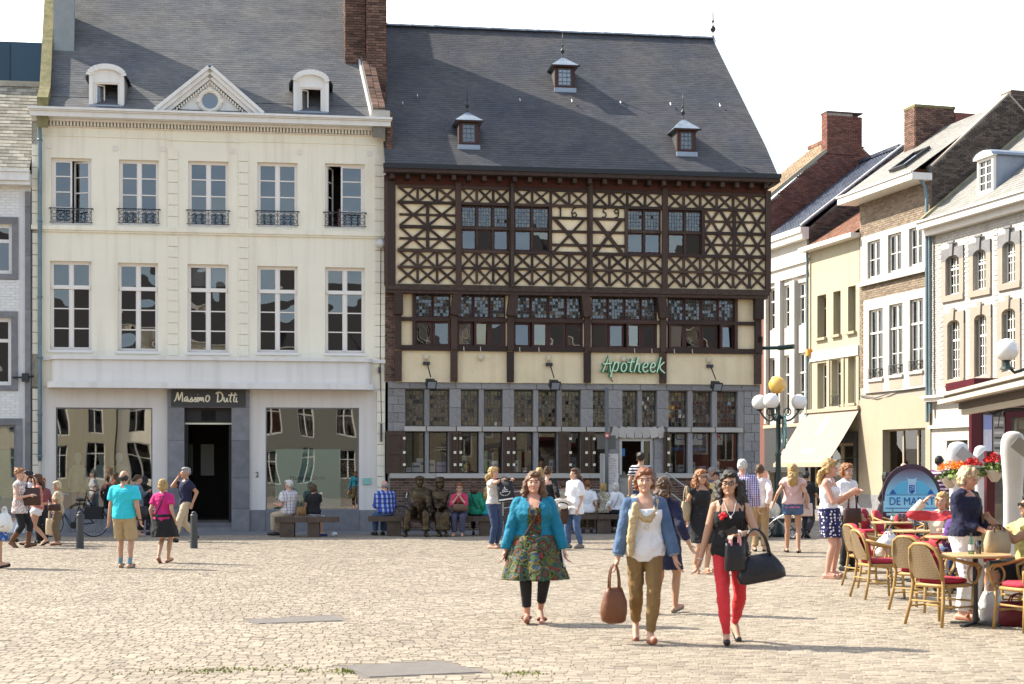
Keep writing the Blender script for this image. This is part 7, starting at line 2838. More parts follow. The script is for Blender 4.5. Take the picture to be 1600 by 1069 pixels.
bag('carrier_bag', 'white knotted plastic bag carried by the person in the blue dress',(ground(12,888)[0] + .0, ground(12,888)[1] - .16,.62),0,.27,.20,.36, C_plas, hh=.06, hw=.06, prof=[(0,.45,.45),(.1,.85,.85),(.35,1,1),(.7,.75,.75),(.9,.35,.35),(1,.2,.2)], lump=.05)
# ---------------------------------------------------------------- benches and the people on them
M_bench = mat('bench_oak',(.115,.080,.055),.75, nz=(5,.7), col2=(.065,.045,.034), bump=(24,.4))
def bench(px0, px1, py, legs, label):
 x0, Y, _ = ground(px0, py)
 x1 = ground(px1, py)[0]
 L = x1 - x0
 t = thing('bench', label, 'bench',(x0, Y,0), R(3), 'heavy timber benches before the facades')
 nb_ = max(2, round(L / .8))
 for k in range(nb_):
  MB().box(L * k / nb_ + .004, L * (k + 1) / nb_ - .004,-.02,.46,.37,.50).obj('seat_beam', M_bench, t)
 for a, b in legs:
  MB().box(ground(a, py)[0] - x0, ground(b, py)[0] - x0,.03,.42,0,.369).obj('leg', M_bench, t)
 return t
b1 = bench(429,528,840,((437,459),(480,498)), 'timber bench with two stout legs before the cream shop window')
b2 = bench(575,792,838,((604,626),(749,772)), 'long timber bench carrying the two bronze figures')
b3 = bench(846,978,834,((866,884),(934,955)), 'timber bench with blocky legs below the pharmacy windows')
def on_bench(px, py_base, back=.24):
 x, Y, _ = ground(px, py_base)
 return (x, Y + back,0)
def sitk(h, **kw):
 return sit(seat=.50 / (h / 1.7), knee=.40, **kw)
P16 = person('white haired man in a checked shirt seated on the bench facing the shop', on_bench(449,838),-128,1.76, sex='m', fat=1.12, skin='pink', hair=('short', 'white'),
             top=(plaid('pale_check',(.66,.63,.60),(.28,.10,.16),(.16,.18,.32),13,13,.16),.7,-.10,.03), bottom=('trousers', beige,1.9,.015), shoes=(M_shblack, 'shoe'), hands={-1: (-.16,-.30,.82),1: (.20,-.25,.78)}, **sitk(1.76))
P17 = person('short haired woman in a black top and white print skirt on the shop bench', on_bench(488,838),170,1.58, fat=1.15, skin='pink', hair=('bob', 'brown'), top=(black,.55,-.08,.02),
             bottom=('skirt', dots('white_print',(.60,.60,.62),(.03,.03,.08),20,.42),.45,.03), shoes=(M_shnude, 'flat'), hands={-1: (-.10,-.26,1.06),1: (.18,-.28,.80)}, **sitk(1.58))
bag('handbag', 'patterned ochre handbag between the couple on the shop bench',(on_bench(470,838)[0], on_bench(470,838)[1] - .12,.502),10,.24,.12,.24, mat('ochre_pattern',(.42,.22,.06),.6, nz=(26,1), col2=(.10,.04,.02)), hh=.12)
ic_ = thing('ice_cream', 'pale ice cream cone held by the woman on the shop bench', 'ice cream', on_person(P17,(-.10,-.36,1.12)),0)
MB().lathe([(.004,-.10),(.028,.0)],8).obj('cone', mat('wafer',(.5,.32,.14),.8), ic_)
MB().sphere((0,0,.02),.036,8).obj('scoop', mat('scoop',(.75,.68,.55),.5), ic_, smooth=True)
P18 = person('bald man in a blue checked shirt and jeans at the end of the long bench', on_bench(602,838),-152,1.76, sex='m', fat=1.18, skin='pink', hair=('bald', 'grey'),
             top=(plaid('blue_check',(.035,.075,.36),(.36,.42,.62),(.015,.02,.10),9,9,.38),1.85,-.10,.03), bottom=('trousers', denim,1.93,.014), shoes=(M_shblack, 'shoe'), lean=10, hands={-1: (-.18,-.30,.76),1: (.18,-.30,.76)}, **sitk(1.76))
M_bronze = mat('bronze',(.040,.028,.018),.42, metal=.75, nz=(5,1.0), col2=(.105,.074,.040), bump=(14,.7))
def hat(kind):
 def f(i):
  mb = MB()
  hd = i['hd']
  if kind == 'cap':
   ellip(mb, hd(0,.01,.085),(Vector((.10,0,0)), Vector((0,.12,0)), Vector((0,0,.045))),8)
   ellip(mb, hd(0,-.10,.065),(Vector((.07,0,0)), Vector((0,.055,0)), Vector((0,0,.012))),6)
  else:
   mb.lathe([(.155,0),(.15,.015),(.10,.025),(.098,.085),(.07,.11),(.01,.115)],16, tuple(hd(0,.01,.055)))
  mb.obj('hat', M_bronze, i['root'], smooth=True)
 return f
S1 = person('seated bronze man with a flat cap and a hand on his knee', on_bench(655,838,.16),4,1.98, sex='m', fat=1.05, hair=('short', 'dark'), statue=M_bronze, top=(M_bronze,1.95,-.16,.03), bottom=('trousers', M_bronze,1.9,.02), shoes=(M_bronze, 'shoe'),
   extra=hat('cap'), name='bronze_figure', cat='statue', hands={-1: (-.05,-.34,.66),1: (.20,-.44,.60)}, pz=.53, feet={-1: (-.30,-.42,.085),1: (.13,-.46,.085)}, knees={-1: (-.30,-1,1.4),1: (.1,-1,1.4)}, group='bronze figures seated on the long bench')
S2 = person('seated bronze woman wearing a brimmed hat and holding a stick', on_bench(687,838,.16),0,1.86, sex='f', fat=1.0, hair=('bob', 'dark'), statue=M_bronze, top=(M_bronze,1.95,-.12,.03), bottom=('trousers', M_bronze,1.85,.03), shoes=(M_bronze, 'shoe'),
   extra=hat('brim'), name='bronze_figure', cat='statue', hands={-1: (-.06,-.36,.70),1: (.03,-.36,.71)}, pz=.56, feet={-1: (.02,-.46,.085),1: (.16,-.42,.085)}, knees={-1: (0,-1,1.4),1: (.1,-1,1.4)}, group='bronze figures seated on the long bench')
stk = thing('walking_stick', 'bronze walking stick upright before the hatted bronze woman', 'stick', on_person(S2,(-.03,-.44,0)),0)
MB().tube([(0,0,0),(0,.01,.72)],.018,8).obj('shaft', M_bronze, stk)
MB().sphere((0,.01,.74),.032,8).obj('knob', M_bronze, stk, smooth=True)
pink19 = cloth('red_cardigan',(.50,.04,.10))
P19 = person('woman with glasses in a red cardigan resting her chin on her hands', on_bench(719,838,.2),-6,1.66, fat=1.02, skin='fair', hair=('short', 'auburn'), top=(pink19,1.15,-.06,.024), bottom=('trousers', cloth('slate_trousers',(.07,.07,.11)),1.92,.016), shoes=(M_shnude, 'flat'),
             glasses='plain', lean=18, hands={-1: (-.035,-.32,1.02),1: (.035,-.32,1.02)}, poles={-1: (-.6,-.2,-1),1: (.6,-.2,-1)}, **sitk(1.66))
bag('handbag', 'brown handbag on the lap of the woman in the red cardigan',(on_bench(720,838)[0], on_bench(720,838)[1] - .36,.64),0,.40,.16,.17, mat('bag_umber',(.12,.075,.04),.6), hh=.06, lump=.04)
P20 = person('dark haired woman in a green cardigan seated with her back turned', on_bench(741,838,.32),172,1.66, fat=1.1, skin='mid', hair=('long', 'brown',.16), top=(cloth('emerald',(.01,.22,.13)),1.9,-.08,.022), bottom=('trousers', black,1.8), shoes=(M_shblack, 'shoe'), extra=lambda i: crossbody(i,1, black,.016), **sitk(1.66))
P21 = person('blond girl in a turquoise T-shirt seated with her back turned', on_bench(760,838,.32),176,1.42, skin='fair', hair=('long', 'blond',.26), top=(cloth('turq_girl',(.02,.34,.38)),.6,-.08), bottom=('trousers', denim,1.9), shoes=(mat('shoe_pink',(.6,.05,.3),.5), 'shoe'), **sitk(1.42))
P22 = person('girl in dark jeans holding a black tote bag up on her arm', ground(771,857),62, H(857,729), skin='fair', hair=('long', 'blond',.18), top=(cloth('cream_tee',(.62,.60,.56)),.5,-.06,.02), bottom=('trousers', denimd,1.95,.004), shoes=(M_shnude, 'flat'),
             hands={-1: (-.03,-.26,1.44),1: (.15,-.36,1.43)}, poles={-1: (-1,-.3,-.1),1: (1,-.2,-.2)}, feet={-1: (-.07,.02,.085),1: (.06,-.04,.085)})
def emblem(t):
 mb = MB()
 y = -.075
 for k in range(9):
  a = math.pi * k / 8
  mb.box(-.10 * math.cos(a) - .009,-.10 * math.cos(a) + .009, y - .006, y,.19 - .07 * math.sin(a),.205 - .07 * math.sin(a))
 mb.box(-.07,.07, y - .006, y,.20,.214)
 mb.box(-.055,.055, y - .006, y,.235,.25)
 mb.box(-.02,.03, y - .006, y,.27,.282)
 mb.box(-.01,.01, y - .006, y,.285,.31)
 mb.box(-.15,.15, y - .008, y - .002,.03,.06)
 mb.obj('white_print', mat('print_white',(.7,.7,.7),.6), t)
bag('tote_bag', 'black tote bag with a white crest and stripe hanging from a raised arm',(ground(790,857)[0] + .03, ground(790,857)[1] - .34,1.0),-8,.37,.10,.42, mat('tote_black',(.014,.015,.02),.7, bump=(14,.5)), hh=.10, extra=emblem, prof=[(0,1,.9),(.05,1,1),(.6,.95,.9),(1,.90,.7)], tilt=-8)
P23 = person('blond head showing behind the woman in the teal cardigan', ground(843,846),180,1.72, skin='fair', hair=('bob', 'blond'), top=(cloth('sand2',(.45,.38,.28)),1.9,-.1), bottom=('trousers', denim,1.9), shoes=(M_shblack, 'shoe'))
P24 = person('woman with a brown hair knot in a black top seen from behind', ground(856,848),165,1.74, skin='fair', hair=('bun', 'brown'), top=(black,1.5,-.1,.018,.42), bottom=('trousers', black,1.9), shoes=(M_shblack, 'shoe'), hands={-1: (-.26,-.05,.95),1: (.24,-.1,1.0)})
P25 = person('girl with long brown hair in an oversized white T-shirt and jeans', ground(898,857),-58, H(857,731), skin='fair', hair=('long', 'brown',.30), top=(white,.85,-.20,.045), bottom=('trousers', denim,1.95,.004), shoes=(M_shgrey, 'shoe'),
             hands={1: (.20,-.05,.84),-1: (-.16,-.24,.98)}, feet={-1: (-.09,-.10,.085),1: (.09,.10,.085)})
ht = thing('sun_hat', 'white brimmed hat held by the girl in the oversized T-shirt', 'hat',(ground(880,857)[0], ground(880,857)[1] - .28,.98),0)
MB().lathe([(.20,0),(.19,.015),(.10,.03),(.095,.10),(.06,.13),(.01,.135)],18).obj('crown', white, ht, rot=(R(160), R(12),0), smooth=True)
MB().lathe([(.103,.03),(.100,.055)],18).obj('band', black, ht, rot=(R(160), R(12),0))
bag('satchel', 'brown leather pouch below the white hat',(ground(881,857)[0], ground(881,857)[1] - .14,.52),0,.20,.10,.40, L_dark, hh=.1, prof=[(0,.5,.6),(.1,.7,.9),(.6,1,1),(1,.8,.6)])
P26 = person('seated person in a beige patterned jacket behind the long haired girl', on_bench(881,834,.32),175,1.66, skin='fair', hair=('short', 'brown'), top=(cloth('beige_jacket',(.50,.44,.33), nz=(14,.9), col2=(.33,.26,.18)),1.9,-.08,.03), bottom=('trousers', beige,1.8), shoes=(M_shbrown, 'shoe'), **sitk(1.66))
P27 = person('auburn haired person in a white shirt seated on the pharmacy bench', on_bench(919,834,.30),178,1.72, fat=1.1, skin='fair', hair=('short', 'auburn'), top=(white,.7,-.08,.026), bottom=('trousers', cloth('olive',(.16,.13,.07)),1.85,.02), shoes=(mat('shoe_russet',(.16,.06,.03),.5), 'shoe'), **sitk(1.72))
P28 = person('blond seated woman in a black and cream floral blouse', on_bench(944,834,.30),150,1.60, skin='fair', hair=('bob', 'blond'), top=(floral('mono', [(.5,.44,.33),(.04,.04,.03),(.45,.42,.3),(.10,.10,.08),(.55,.5,.42)],14),.8,-.12,.03), bottom=('trousers', black,1.8), shoes=(M_shblack, 'shoe'), **sitk(1.60))
P29 = person('white haired woman in a white top and black skirt seated at the bench end', on_bench(963,834,.30),-168,1.62, fat=1.08, skin='pink', hair=('bob', 'white'), top=(white,1.9,-.05,.022), bottom=('trousers', black,1.8,.02), shoes=(M_shblack, 'shoe'), extra=lambda i: crossbody(i,-1, cloth('grey_strap',(.25,.27,.35)),.014), hands={1: (.24,-.02,.66),-1: (-.22,-.1,.7)}, **sitk(1.62))
P30 = person('person in a grey shirt behind the white haired woman on the bench', ground(974,826),176,1.62, skin='fair', hair=('bob', 'pale'), top=(cloth('mid_grey',(.14,.14,.15)),.8,-.1), bottom=('trousers', black,1.9), shoes=(M_shblack, 'shoe'))
P31 = person('tall curly haired man in a navy shirt with white stripes',(ground(1001,845)[0], ground(1001,845)[1],.28),172,1.78, sex='m', skin='tan', hair=('curls', 'dark'), top=(hoops('navy_stripe',(.014,.016,.05),(.62,.60,.58),15,.42),.62,-.08,.022), bottom=('trousers', denimd,1.95), shoes=(M_shblack, 'shoe'), hands={-1: (-.27,-.02,.86),1: (.25,-.02,.86)})
P32 = person('woman in a black dress with red hair and glasses carrying a beige bag', ground(1095,897),22, H(897,730), skin='tan', hair=('wavy', 'ginger',.20), top=(black,.05,-.1,.016,.44), bottom=('skirt', black,.46,.015), shoes=(M_shnude, 'sandal'), glasses='plain', hands={-1: (-.27,-.04,.86),1: (.25,.05,.84)}, **walk(.10,1,.05))
bag('shoulder_bag', 'beige shoulder bag under the arm of the red haired woman in black', on_person(P32,(-.23,.04,.86)),60,.34,.12,.30, L_beige, hh=.24, lump=.03)
P33 = person('dark haired man in a yellow shirt by the pharmacy corner window', ground(1119,838),-20,1.62, sex='m', skin='mid', hair=('short', 'black'), top=(cloth('straw',(.55,.45,.2)),.6,-.1), bottom=('trousers', denimd,1.9), shoes=(M_shblack, 'shoe'))
P33b = person('grey haired man behind the man in the yellow shirt', ground(1112,833),20,1.74, sex='m', skin='mid', hair=('short', 'grey'), top=(cloth('dusk',(.12,.12,.14)),1.9,-.1), bottom=('trousers', black,1.9), shoes=(M_shblack, 'shoe'))
P34 = person('white haired man in a violet gingham shirt seen from behind', ground(1160,868),165, H(868,717), sex='m', fat=1.12, skin='pink', hair=('short', 'white'), top=(plaid('violet_check',(.55,.52,.60),(.12,.08,.25),(.12,.08,.25),26,26,.4),1.9,-.12,.03), bottom=('trousers', beige,1.95,.01), shoes=(M_shblack, 'shoe'), hands={1: (.28,-.1,.95),-1: (-.26,-.02,.86)})
P35 = person('short haired woman in a white cardigan and beige trousers walking away', ground(1187,862),172, H(862,725), fat=1.05, skin='tan', hair=('short', 'brown'), top=(cloth('pink_white',(.72,.64,.62)),1.9,-.10,.024), bottom=('trousers', cloth('camel',(.40,.28,.15)),1.93,.012), shoes=(M_shblack, 'flat'), hands={-1: (-.16,.16,.92),1: (.25,-.03,.86)})
def belt36(i):
 T = MB()
 rings_mesh(T, [(i['tp'](t), i['X'] * .19, i['Y'] * .145) for t in (-.075,-.055,-.035)],18)
 i['part'](T, 'hem_band', cloth('pink_band',(.7,.15,.35)))
P36 = person('girl with long light hair in a pale pink top and denim shorts walking away', ground(1239,864),170, H(864,724), skin='tan', hair=('long', 'blond',.36), top=(cloth('pale_pink',(.64,.42,.38)),.35,-.06,.04), bottom=('trousers', denim,.36,.016), shoes=(M_shblack, 'flat'), extra=belt36,
             hands={1: (.36,-.02,.95),-1: (-.26,.05,.95)}, feet={-1: (-.10,.02,.085),1: (.11,-.16,.085)})
bag('handbag', 'pale pink handbag behind the girl in denim shorts', on_person(P36,(-.25,-.06,.70)),20,.28,.10,.26, mat('leather_pink',(.62,.50,.47),.5), hh=.2)
P37 = person('dark clothed person pushing the pram towards the shops', ground(1260,841),150,1.66, skin='mid', hair=('short', 'black'), top=(black,.7,-.1,.03), bottom=('trousers', cloth('charcoal',(.03,.028,.035)),1.95,.02), shoes=(M_shblack, 'shoe'), hands={1: (.1,-.35,1.0),-1: (-.2,-.35,1.0)}, **walk(.14,1))
P38 = person('blond woman in a white vest and navy polka dot skirt', ground(1295,904),62, H(904,716), fat=1.06, skin='pink', hair=('long', 'blond',.34), top=(white,-1,-.04,.016,.42), bottom=('skirt', dots('polka',(.012,.014,.075),(.70,.70,.72),21,.34),.40,-.005), shoes=(M_shnude, 'sandal'),
             hands={1: (.10,-.32,1.20),-1: (-.10,-.32,1.22)}, head=(10,10), feet={-1: (-.075,.0,.085),1: (.075,-.04,.085)})
P39 = person('ginger haired woman in a white and black hooded jacket facing the blond', ground(1323,892),35, H(892,723), skin='fair', hair=('bob', 'ginger'), top=(hoops('hoodie',(.70,.69,.70),(.02,.02,.03),.9,.0),1.9,-.12,.03), bottom=('trousers', black,1.95,.012), shoes=(M_shblack, 'shoe'), hands={-1: (-.14,-.28,1.22),1: (.24,-.05,.9)})
bag('shoulder_bag', 'dark red brown shoulder bag between the hooded jacket and the polka dot skirt',(ground(1326,893)[0], ground(1326,893)[1] - .28,.80),5,.30,.12,.24, L_dark, hh=.3)
# ---------------------------------------------------------------- terrace guests
def ex40(i):
 strap(i, [i['tp'](.48) + i['X'] * .11 - i['Y'] * .02, i['tp'](.40) + i['X'] * .10 - i['Y'] * .125, i['tp'](.2) + i['X'] * .10 - i['Y'] * .15, i['tp'](.06) + i['X'] * .10 - i['Y'] * .17], mat('strap_brown',(.14,.08,.05),.6),.016)
 MB().sphere(tuple(i['hd'](-.082,0,-.05)),.012,6).obj('earring', white, i['root'])
P40 = person('blond woman in a navy jumper and white trousers standing at a terrace table', ground(1508,968),42, H(968,727), fat=1.15, skin='pink', hair=('bob', 'pale'), top=(navy,1.6,-.06,.026,.465), bottom=('trousers', white,1.93,.016), shoes=(M_shbrown, 'sandal'), extra=ex40,
             hands={-1: (-.06,-.30,.98),1: (.12,-.30,.98)}, head=(8,16), lips='red')
bag('handbag', 'beige and brown handbag clasped by the blond woman in the navy jumper', on_person(P40,(-.01,-.40,.74)),30,.36,.14,.26, L_beige, hh=.06, hm=L_dark, prof=[(0,.80,.8),(.08,.96,1),(.5,1,1),(.9,.85,.6),(1,.8,.4)], lump=.02)
def chairk(h):
 return sit(seat=.46 / (h / 1.7), knee=.42)
P41 = person('dark haired man in a yellow T-shirt and sunglasses seated at the nearest table',(ground(1612,968)[0], ground(1612,968)[1] + .05,0),-84,1.78, sex='m', skin='tan', hair=('short', 'dark'), top=(cloth('pale_yellow',(.62,.58,.22)),.55,-.1,.026), bottom=('trousers', black,.95,.03), shoes=(M_shblack, 'flat'), glasses='sun',
             pz=.57, feet={-1: (-.10,-.40,.085),1: (.10,-.52,.085)}, knees={-1: (-.1,-1,1.4),1: (.1,-1,1.4)}, hands={-1: (-.10,-.40,1.04),1: (.08,-.42,1.02)}, poles={-1: (-.3,0,-1),1: (.3,0,-1)})
st42 = hoops('red_sand',(.58,.50,.40),(.55,.05,.06),3.2,.45)
P42 = person('blond woman shading her face with one arm at a terrace table',(6.02,21.5,0),-35,1.72, skin='fair', hair=('bob', 'blond'), top=(st42,1.9,-.08,.03), bottom=('trousers', denim,1.9), shoes=(M_shblack, 'shoe'), hands={-1: (-.20,-.13,1.21),1: (.15,-.3,.8)}, poles={-1: (-1,-.6,-.2)}, **chairk(1.72))
P43 = person('child in a purple hooded top at the terrace table',(6.12,20.9,0),-25,1.50, skin='fair', hair=('short', 'dark'), top=(cloth('purple',(.11,.05,.22)),1.9,-.1,.04), bottom=('trousers', denimd,1.9), shoes=(M_shblack, 'shoe'), lean=14, hands={-1: (-.15,-.36,.8),1: (.15,-.36,.8)}, **chairk(1.5))
P44 = person('dark haired man in a purple striped jersey standing beyond the menu board',(ground(1468,844)[0], ground(1468,844)[1],.06),140,1.94, sex='m', skin='mid', hair=('short', 'black'), top=(hoops('purple_stripe',(.10,.03,.10),(.62,.55,.62),12,.4),1.9,-.1), bottom=('trousers', black,1.9), shoes=(M_shblack, 'shoe'))
P45 = person('bald person standing behind the rounded top of the menu board', ground(1412,846),170,1.84, sex='m', skin='pink', hair=('bald', 'white'), top=(white,.6,-.1), bottom=('trousers', beige,1.9), shoes=(M_shblack, 'shoe'))
P46 = person('dark haired woman in a black top beside the menu board', ground(1386,852),60,1.62, skin='tan', hair=('bob', 'black'), top=(black,1.9,-.1), bottom=('trousers', black,1.9), shoes=(M_shblack, 'shoe'))
P47 = person('young man seated hunched on a red chair near the menu board',(ground(1371,866)[0], ground(1371,866)[1],0),60,1.70, sex='m', skin='tan', hair=('short', 'brown'), top=(black,.6,-.1), bottom=('trousers', cloth('pale_short',(.55,.55,.5)),.9,.02), shoes=(M_shgrey, 'shoe'), lean=24, hands={-1: (-.1,-.42,.85),1: (.1,-.42,.85)}, **chairk(1.70))
P48 = person('grey haired person in a black shirt seated by the white column',(8.2,25.6,0),-30,1.74, skin='fair', hair=('bob', 'grey'), top=(black,.6,-.1), bottom=('trousers', white,.9,.03), shoes=(M_shgrey, 'shoe'), hands={-1: (-.05,-.22,1.16),1: (.18,-.3,.78)}, poles={-1: (-.6,-.4,-1)}, **chairk(1.74))
P49 = person('fair haired person half hidden by the dark red post',(8.4,27.0,0),150,1.68, skin='fair', hair=('bob', 'brown'), top=(cloth('stone',(.4,.36,.3)),.6,-.1), bottom=('trousers', denim,1.9), shoes=(M_shgrey, 'shoe'), **chairk(1.68))
# ================================================================ terrace furniture
M_rattan = mat('rattan_cane',(.40,.255,.085),.5, nz=(9,.5), col2=(.27,.15,.045))
def weave(m, n, L, tcn):
 s = _obj_sep(n, L, tcn)
 a = _stripe(n, L, s.outputs['X'],55,.5)
 b = _stripe(n, L, s.outputs['Z'],55,.5)
 x = n.new('ShaderNodeMath'); x.operation = 'ADD'
 L.new(a, x.inputs[0]); L.new(b, x.inputs[1])
 r = n.new('ShaderNodeValToRGB')
 e = r.color_ramp.elements
 e[0].color = (.13,.09,.05,1); e[1].color = (.30,.21,.11,1)
 h = n.new('ShaderNodeMath'); h.operation = 'MULTIPLY'; h.inputs[1].default_value = .5
 L.new(x.outputs[0], h.inputs[0]); L.new(h.outputs[0], r.inputs[0])
 return r.outputs[0]
M_weave = mat('rattan_weave',(.25,.17,.09),.7, pattern=weave, bump=(120,.5))
M_cush = mat('cushion_red',(.42,.028,.055),.85, nz=(6,.4), col2=(.33,.02,.04), bump=(14,.6))
def make_chair(label):
 t = thing('rattan_chair', label, 'chair',(0,0,0),0, 'rattan chairs with red cushions on the terrace')
 for sx in (-1,1):
  MB().tube([(sx * .24,-.24,0),(sx * .23,-.22,.25),(sx * .235,-.22,.44)], [.017,.019,.018],8).obj('leg', M_rattan, t, smooth=True)
  MB().tube([(sx * .25,.30,0),(sx * .22,.24,.25),(sx * .205,.22,.44),(sx * .20,.26,.72),(sx * .17,.30,.84)], [.017,.019,.019,.017,.015],8).obj('rear_leg', M_rattan, t, smooth=True)
  arm = [(sx * .20,.27,.76),(sx * .27,.15,.72),(sx * .31,-.04,.67),(sx * .31,-.20,.655),(sx * .29,-.28,.62),(sx * .27,-.26,.52),(sx * .25,-.22,.44)]
  MB().tube(arm,.018,8).obj('armrest', M_rattan, t, smooth=True)
  loop = [(sx * .30 ,-.14 + .085 * math.cos(a),.555 + .095 * math.sin(a)) for a in [2 * math.pi * j / 14 for j in range(14)]]
  MB().tube(loop,.012,6, closed=True).obj('arm_loop', M_rattan, t, smooth=True)
  MB().tube([(sx * .235,-.22,.20),(sx * .225,.24,.20)],.012,6).obj('stretcher', M_rattan, t, smooth=True)
 MB().tube([(-.235,-.22,.26),(.235,-.22,.26)],.012,6).obj('stretcher', M_rattan, t, smooth=True)
 MB().tube([(-.22,.24,.26),(.22,.24,.26)],.012,6).obj('stretcher', M_rattan, t, smooth=True)
 MB().tube([(-.235,0,.20),(.235,0,.20)],.012,6).obj('stretcher', M_rattan, t, smooth=True)
 MB().tube([(.235 * math.copysign(abs(math.cos(a)) ** .5, math.cos(a)),.22 * math.copysign(abs(math.sin(a)) ** .5, math.sin(a)) - .0,.43) for a in [2 * math.pi * j / 24 for j in range(24)]],.022,8, closed=True).obj('seat_rim', M_rattan, t, smooth=True)
 MB().box(-.22,.22,-.21,.21,.415,.44).obj('seat', M_weave, t)
 hoop = [(-.20,.24,.50),(-.205,.27,.70),(-.17,.31,.82),(-.09,.335,.868),(0,.34,.875),(.09,.335,.868),(.17,.31,.82),(.205,.27,.70),(.20,.24,.50)]
 MB().tube(hoop,.020,8).obj('back_hoop', M_rattan, t, smooth=True)
 mb = MB()
 N = 8
 for j in range(N):
  for k in range(5):
   def pt(u, v):
    x = -.195 + .39 * u
    zt = .50 + .36 * (1 - abs(2 * u - 1) ** 4 * .35) * v
    return (x * (1 - .15 * v * v),.235 + .10 * v + .03 * (1 - (2 * u - 1) ** 2), zt)
   mb.quad(pt(j / N, k / 5), pt((j + 1) / N, k / 5), pt((j + 1) / N,(k + 1) / 5), pt(j / N,(k + 1) / 5))
 mb.obj('back_panel', M_weave, t, smooth=True)
 c = MB()
 rs_ = []
 for f_, a in ((0,.86),(.25,1),(.7,1),(1,.80)):
  for x, y in rrect(.42 * a,.42 * a,20,4):
   rs_.append((x, y - .01,.445 + .065 * f_))
 n = 20
 c.add(rs_, [(i * n + j, i * n + (j + 1) % n,(i + 1) * n + (j + 1) % n,(i + 1) * n + j) for i in range(3) for j in range(n)] + [tuple(range(n))[::-1], tuple(range(3 * n,4 * n))])
 c.obj('seat_cushion', M_cush, t, smooth=True)
 c = MB()
 rs_ = []
 for f_, a in ((0,.86),(.3,1),(.7,1),(1,.82)):
  for x, z in rrect(.41 * a,.42 * a,20,3):
   rs_.append((x,.235 - .085 * f_ + (z + .2) * .22,.69 + z))
 c.add(rs_, [(i * n + j, i * n + (j + 1) % n,(i + 1) * n + (j + 1) % n,(i + 1) * n + j) for i in range(3) for j in range(n)] + [tuple(range(n))[::-1], tuple(range(3 * n,4 * n))])
 c.obj('back_cushion', M_cush, t, smooth=True, fix=True)
 return t
def dirx(px, py):
 x, y, _ = ground(px, py)
 return (x, y,0)
chairs = [((1472,976),124, 'rattan chair with red cushions standing nearest the viewer with its back turned'),
          ((1440,953),130, 'rattan chair tucked close behind the nearest one'),
          ((1374,934),100, 'rattan chair seen from the side with its red seat open, outermost of the terrace'),
          ((1358,916),104, 'rattan chair just behind the outermost side-on chair'),
          ((1392,872),60, 'small pale cane chair between the pillar and the rear round table'),
          ((1352,868),20, 'cane chair by the woman in the hooded jacket'),
          ((1462,892),170, 'cane chair with red cushion below the shading woman'),
          ((1606,985),-70, 'cane chair cut by the picture edge in front of the seated man'),
          ((1612,962),-84, 'cane chair holding the man in the yellow T-shirt'),
          ((1570,886),-40, 'cane chair of the grey haired guest by the white column'),
          ((1463,909),-35, 'cane chair under the woman shading her face'),
          ((1483,915),-25, 'cane chair under the child in purple'),
          ((1371,864),60, 'cane chair under the hunched young man'),
          ((1558,868),150, 'cane chair behind the dark red post'),
          ((1424,884),10, 'cane chair facing the viewer between the menu board and its table'),
          ((1508,905),165, 'cane chair hidden behind the blond woman in the navy jumper'),
          ((1545,930),140, 'cane chair beyond the nearest table beside the white column')]
c0 = make_chair(chairs[0][2])
for i,((px, py), yaw, lb) in enumerate(chairs):
 o = c0 if i == 0 else dup(c0)
 o.location = dirx(px, py)
 o.rotation_euler = (0,0, R(yaw))
 o['label'] = lb
for o in list(C.objects):
 if o.name.startswith('rattan_chair') and 'label' in o.keys():
  for key_, pp in (('yellow T-shirt', P41),('woman shading her face', P42),('child in purple', P43),('grey haired guest', P48),('hunched young man', P47),('dark red post', P49)):
   if key_ in o['label']:
    r = pp['root']
    o.location = (r.location.x, r.location.y,0)
    o.rotation_euler = r.rotation_euler
M_tabletop = mat('table_oak',(.44,.30,.145),.5, nz=(6,.4), col2=(.34,.21,.10))
tables = [((1524,977),.38, 'round table nearest the viewer with bottle and glasses'),((1396,884),.40, 'round table before the menu board holding drinks'),
          ((1434,908),.42, 'round table with beer glasses beside the shading woman'),((1490,925),.36, 'round table with the rose coloured drink behind the nearest chairs')]
t0 = None
TT = []
for i,((px, py), r_, lb) in enumerate(tables):
 if t0 is None:
  t0 = thing('cafe_table', lb, 'table', dirx(px, py),0, 'round terrace tables')
  MB().lathe([(r_ - .012,-.03),(r_,-.022),(r_,-.006),(r_ - .01,0)],32,(0,0,.76)).obj('table_top', M_tabletop, t0)
  MB().lathe([(.03,.02),(.03,.725),(.12,.729)],12).obj('column', M_iron, t0)
  mb = MB()
  for k in range(4):
   a = math.pi / 4 + k * math.pi / 2
   mb.bar((0,0,.03),(.28 * math.cos(a),.28 * math.sin(a),.012),.05,.024)
  mb.obj('foot', M_iron, t0)
  TT.append(t0)
 else:
  TT.append(dup(t0, dirx(px, py), None, lb))
G_clear = glass_mat('clear_glass',(.85,.90,.88), refl=.12)
G_green = glass_mat('green_glass',(.45,.75,.55), refl=.10)
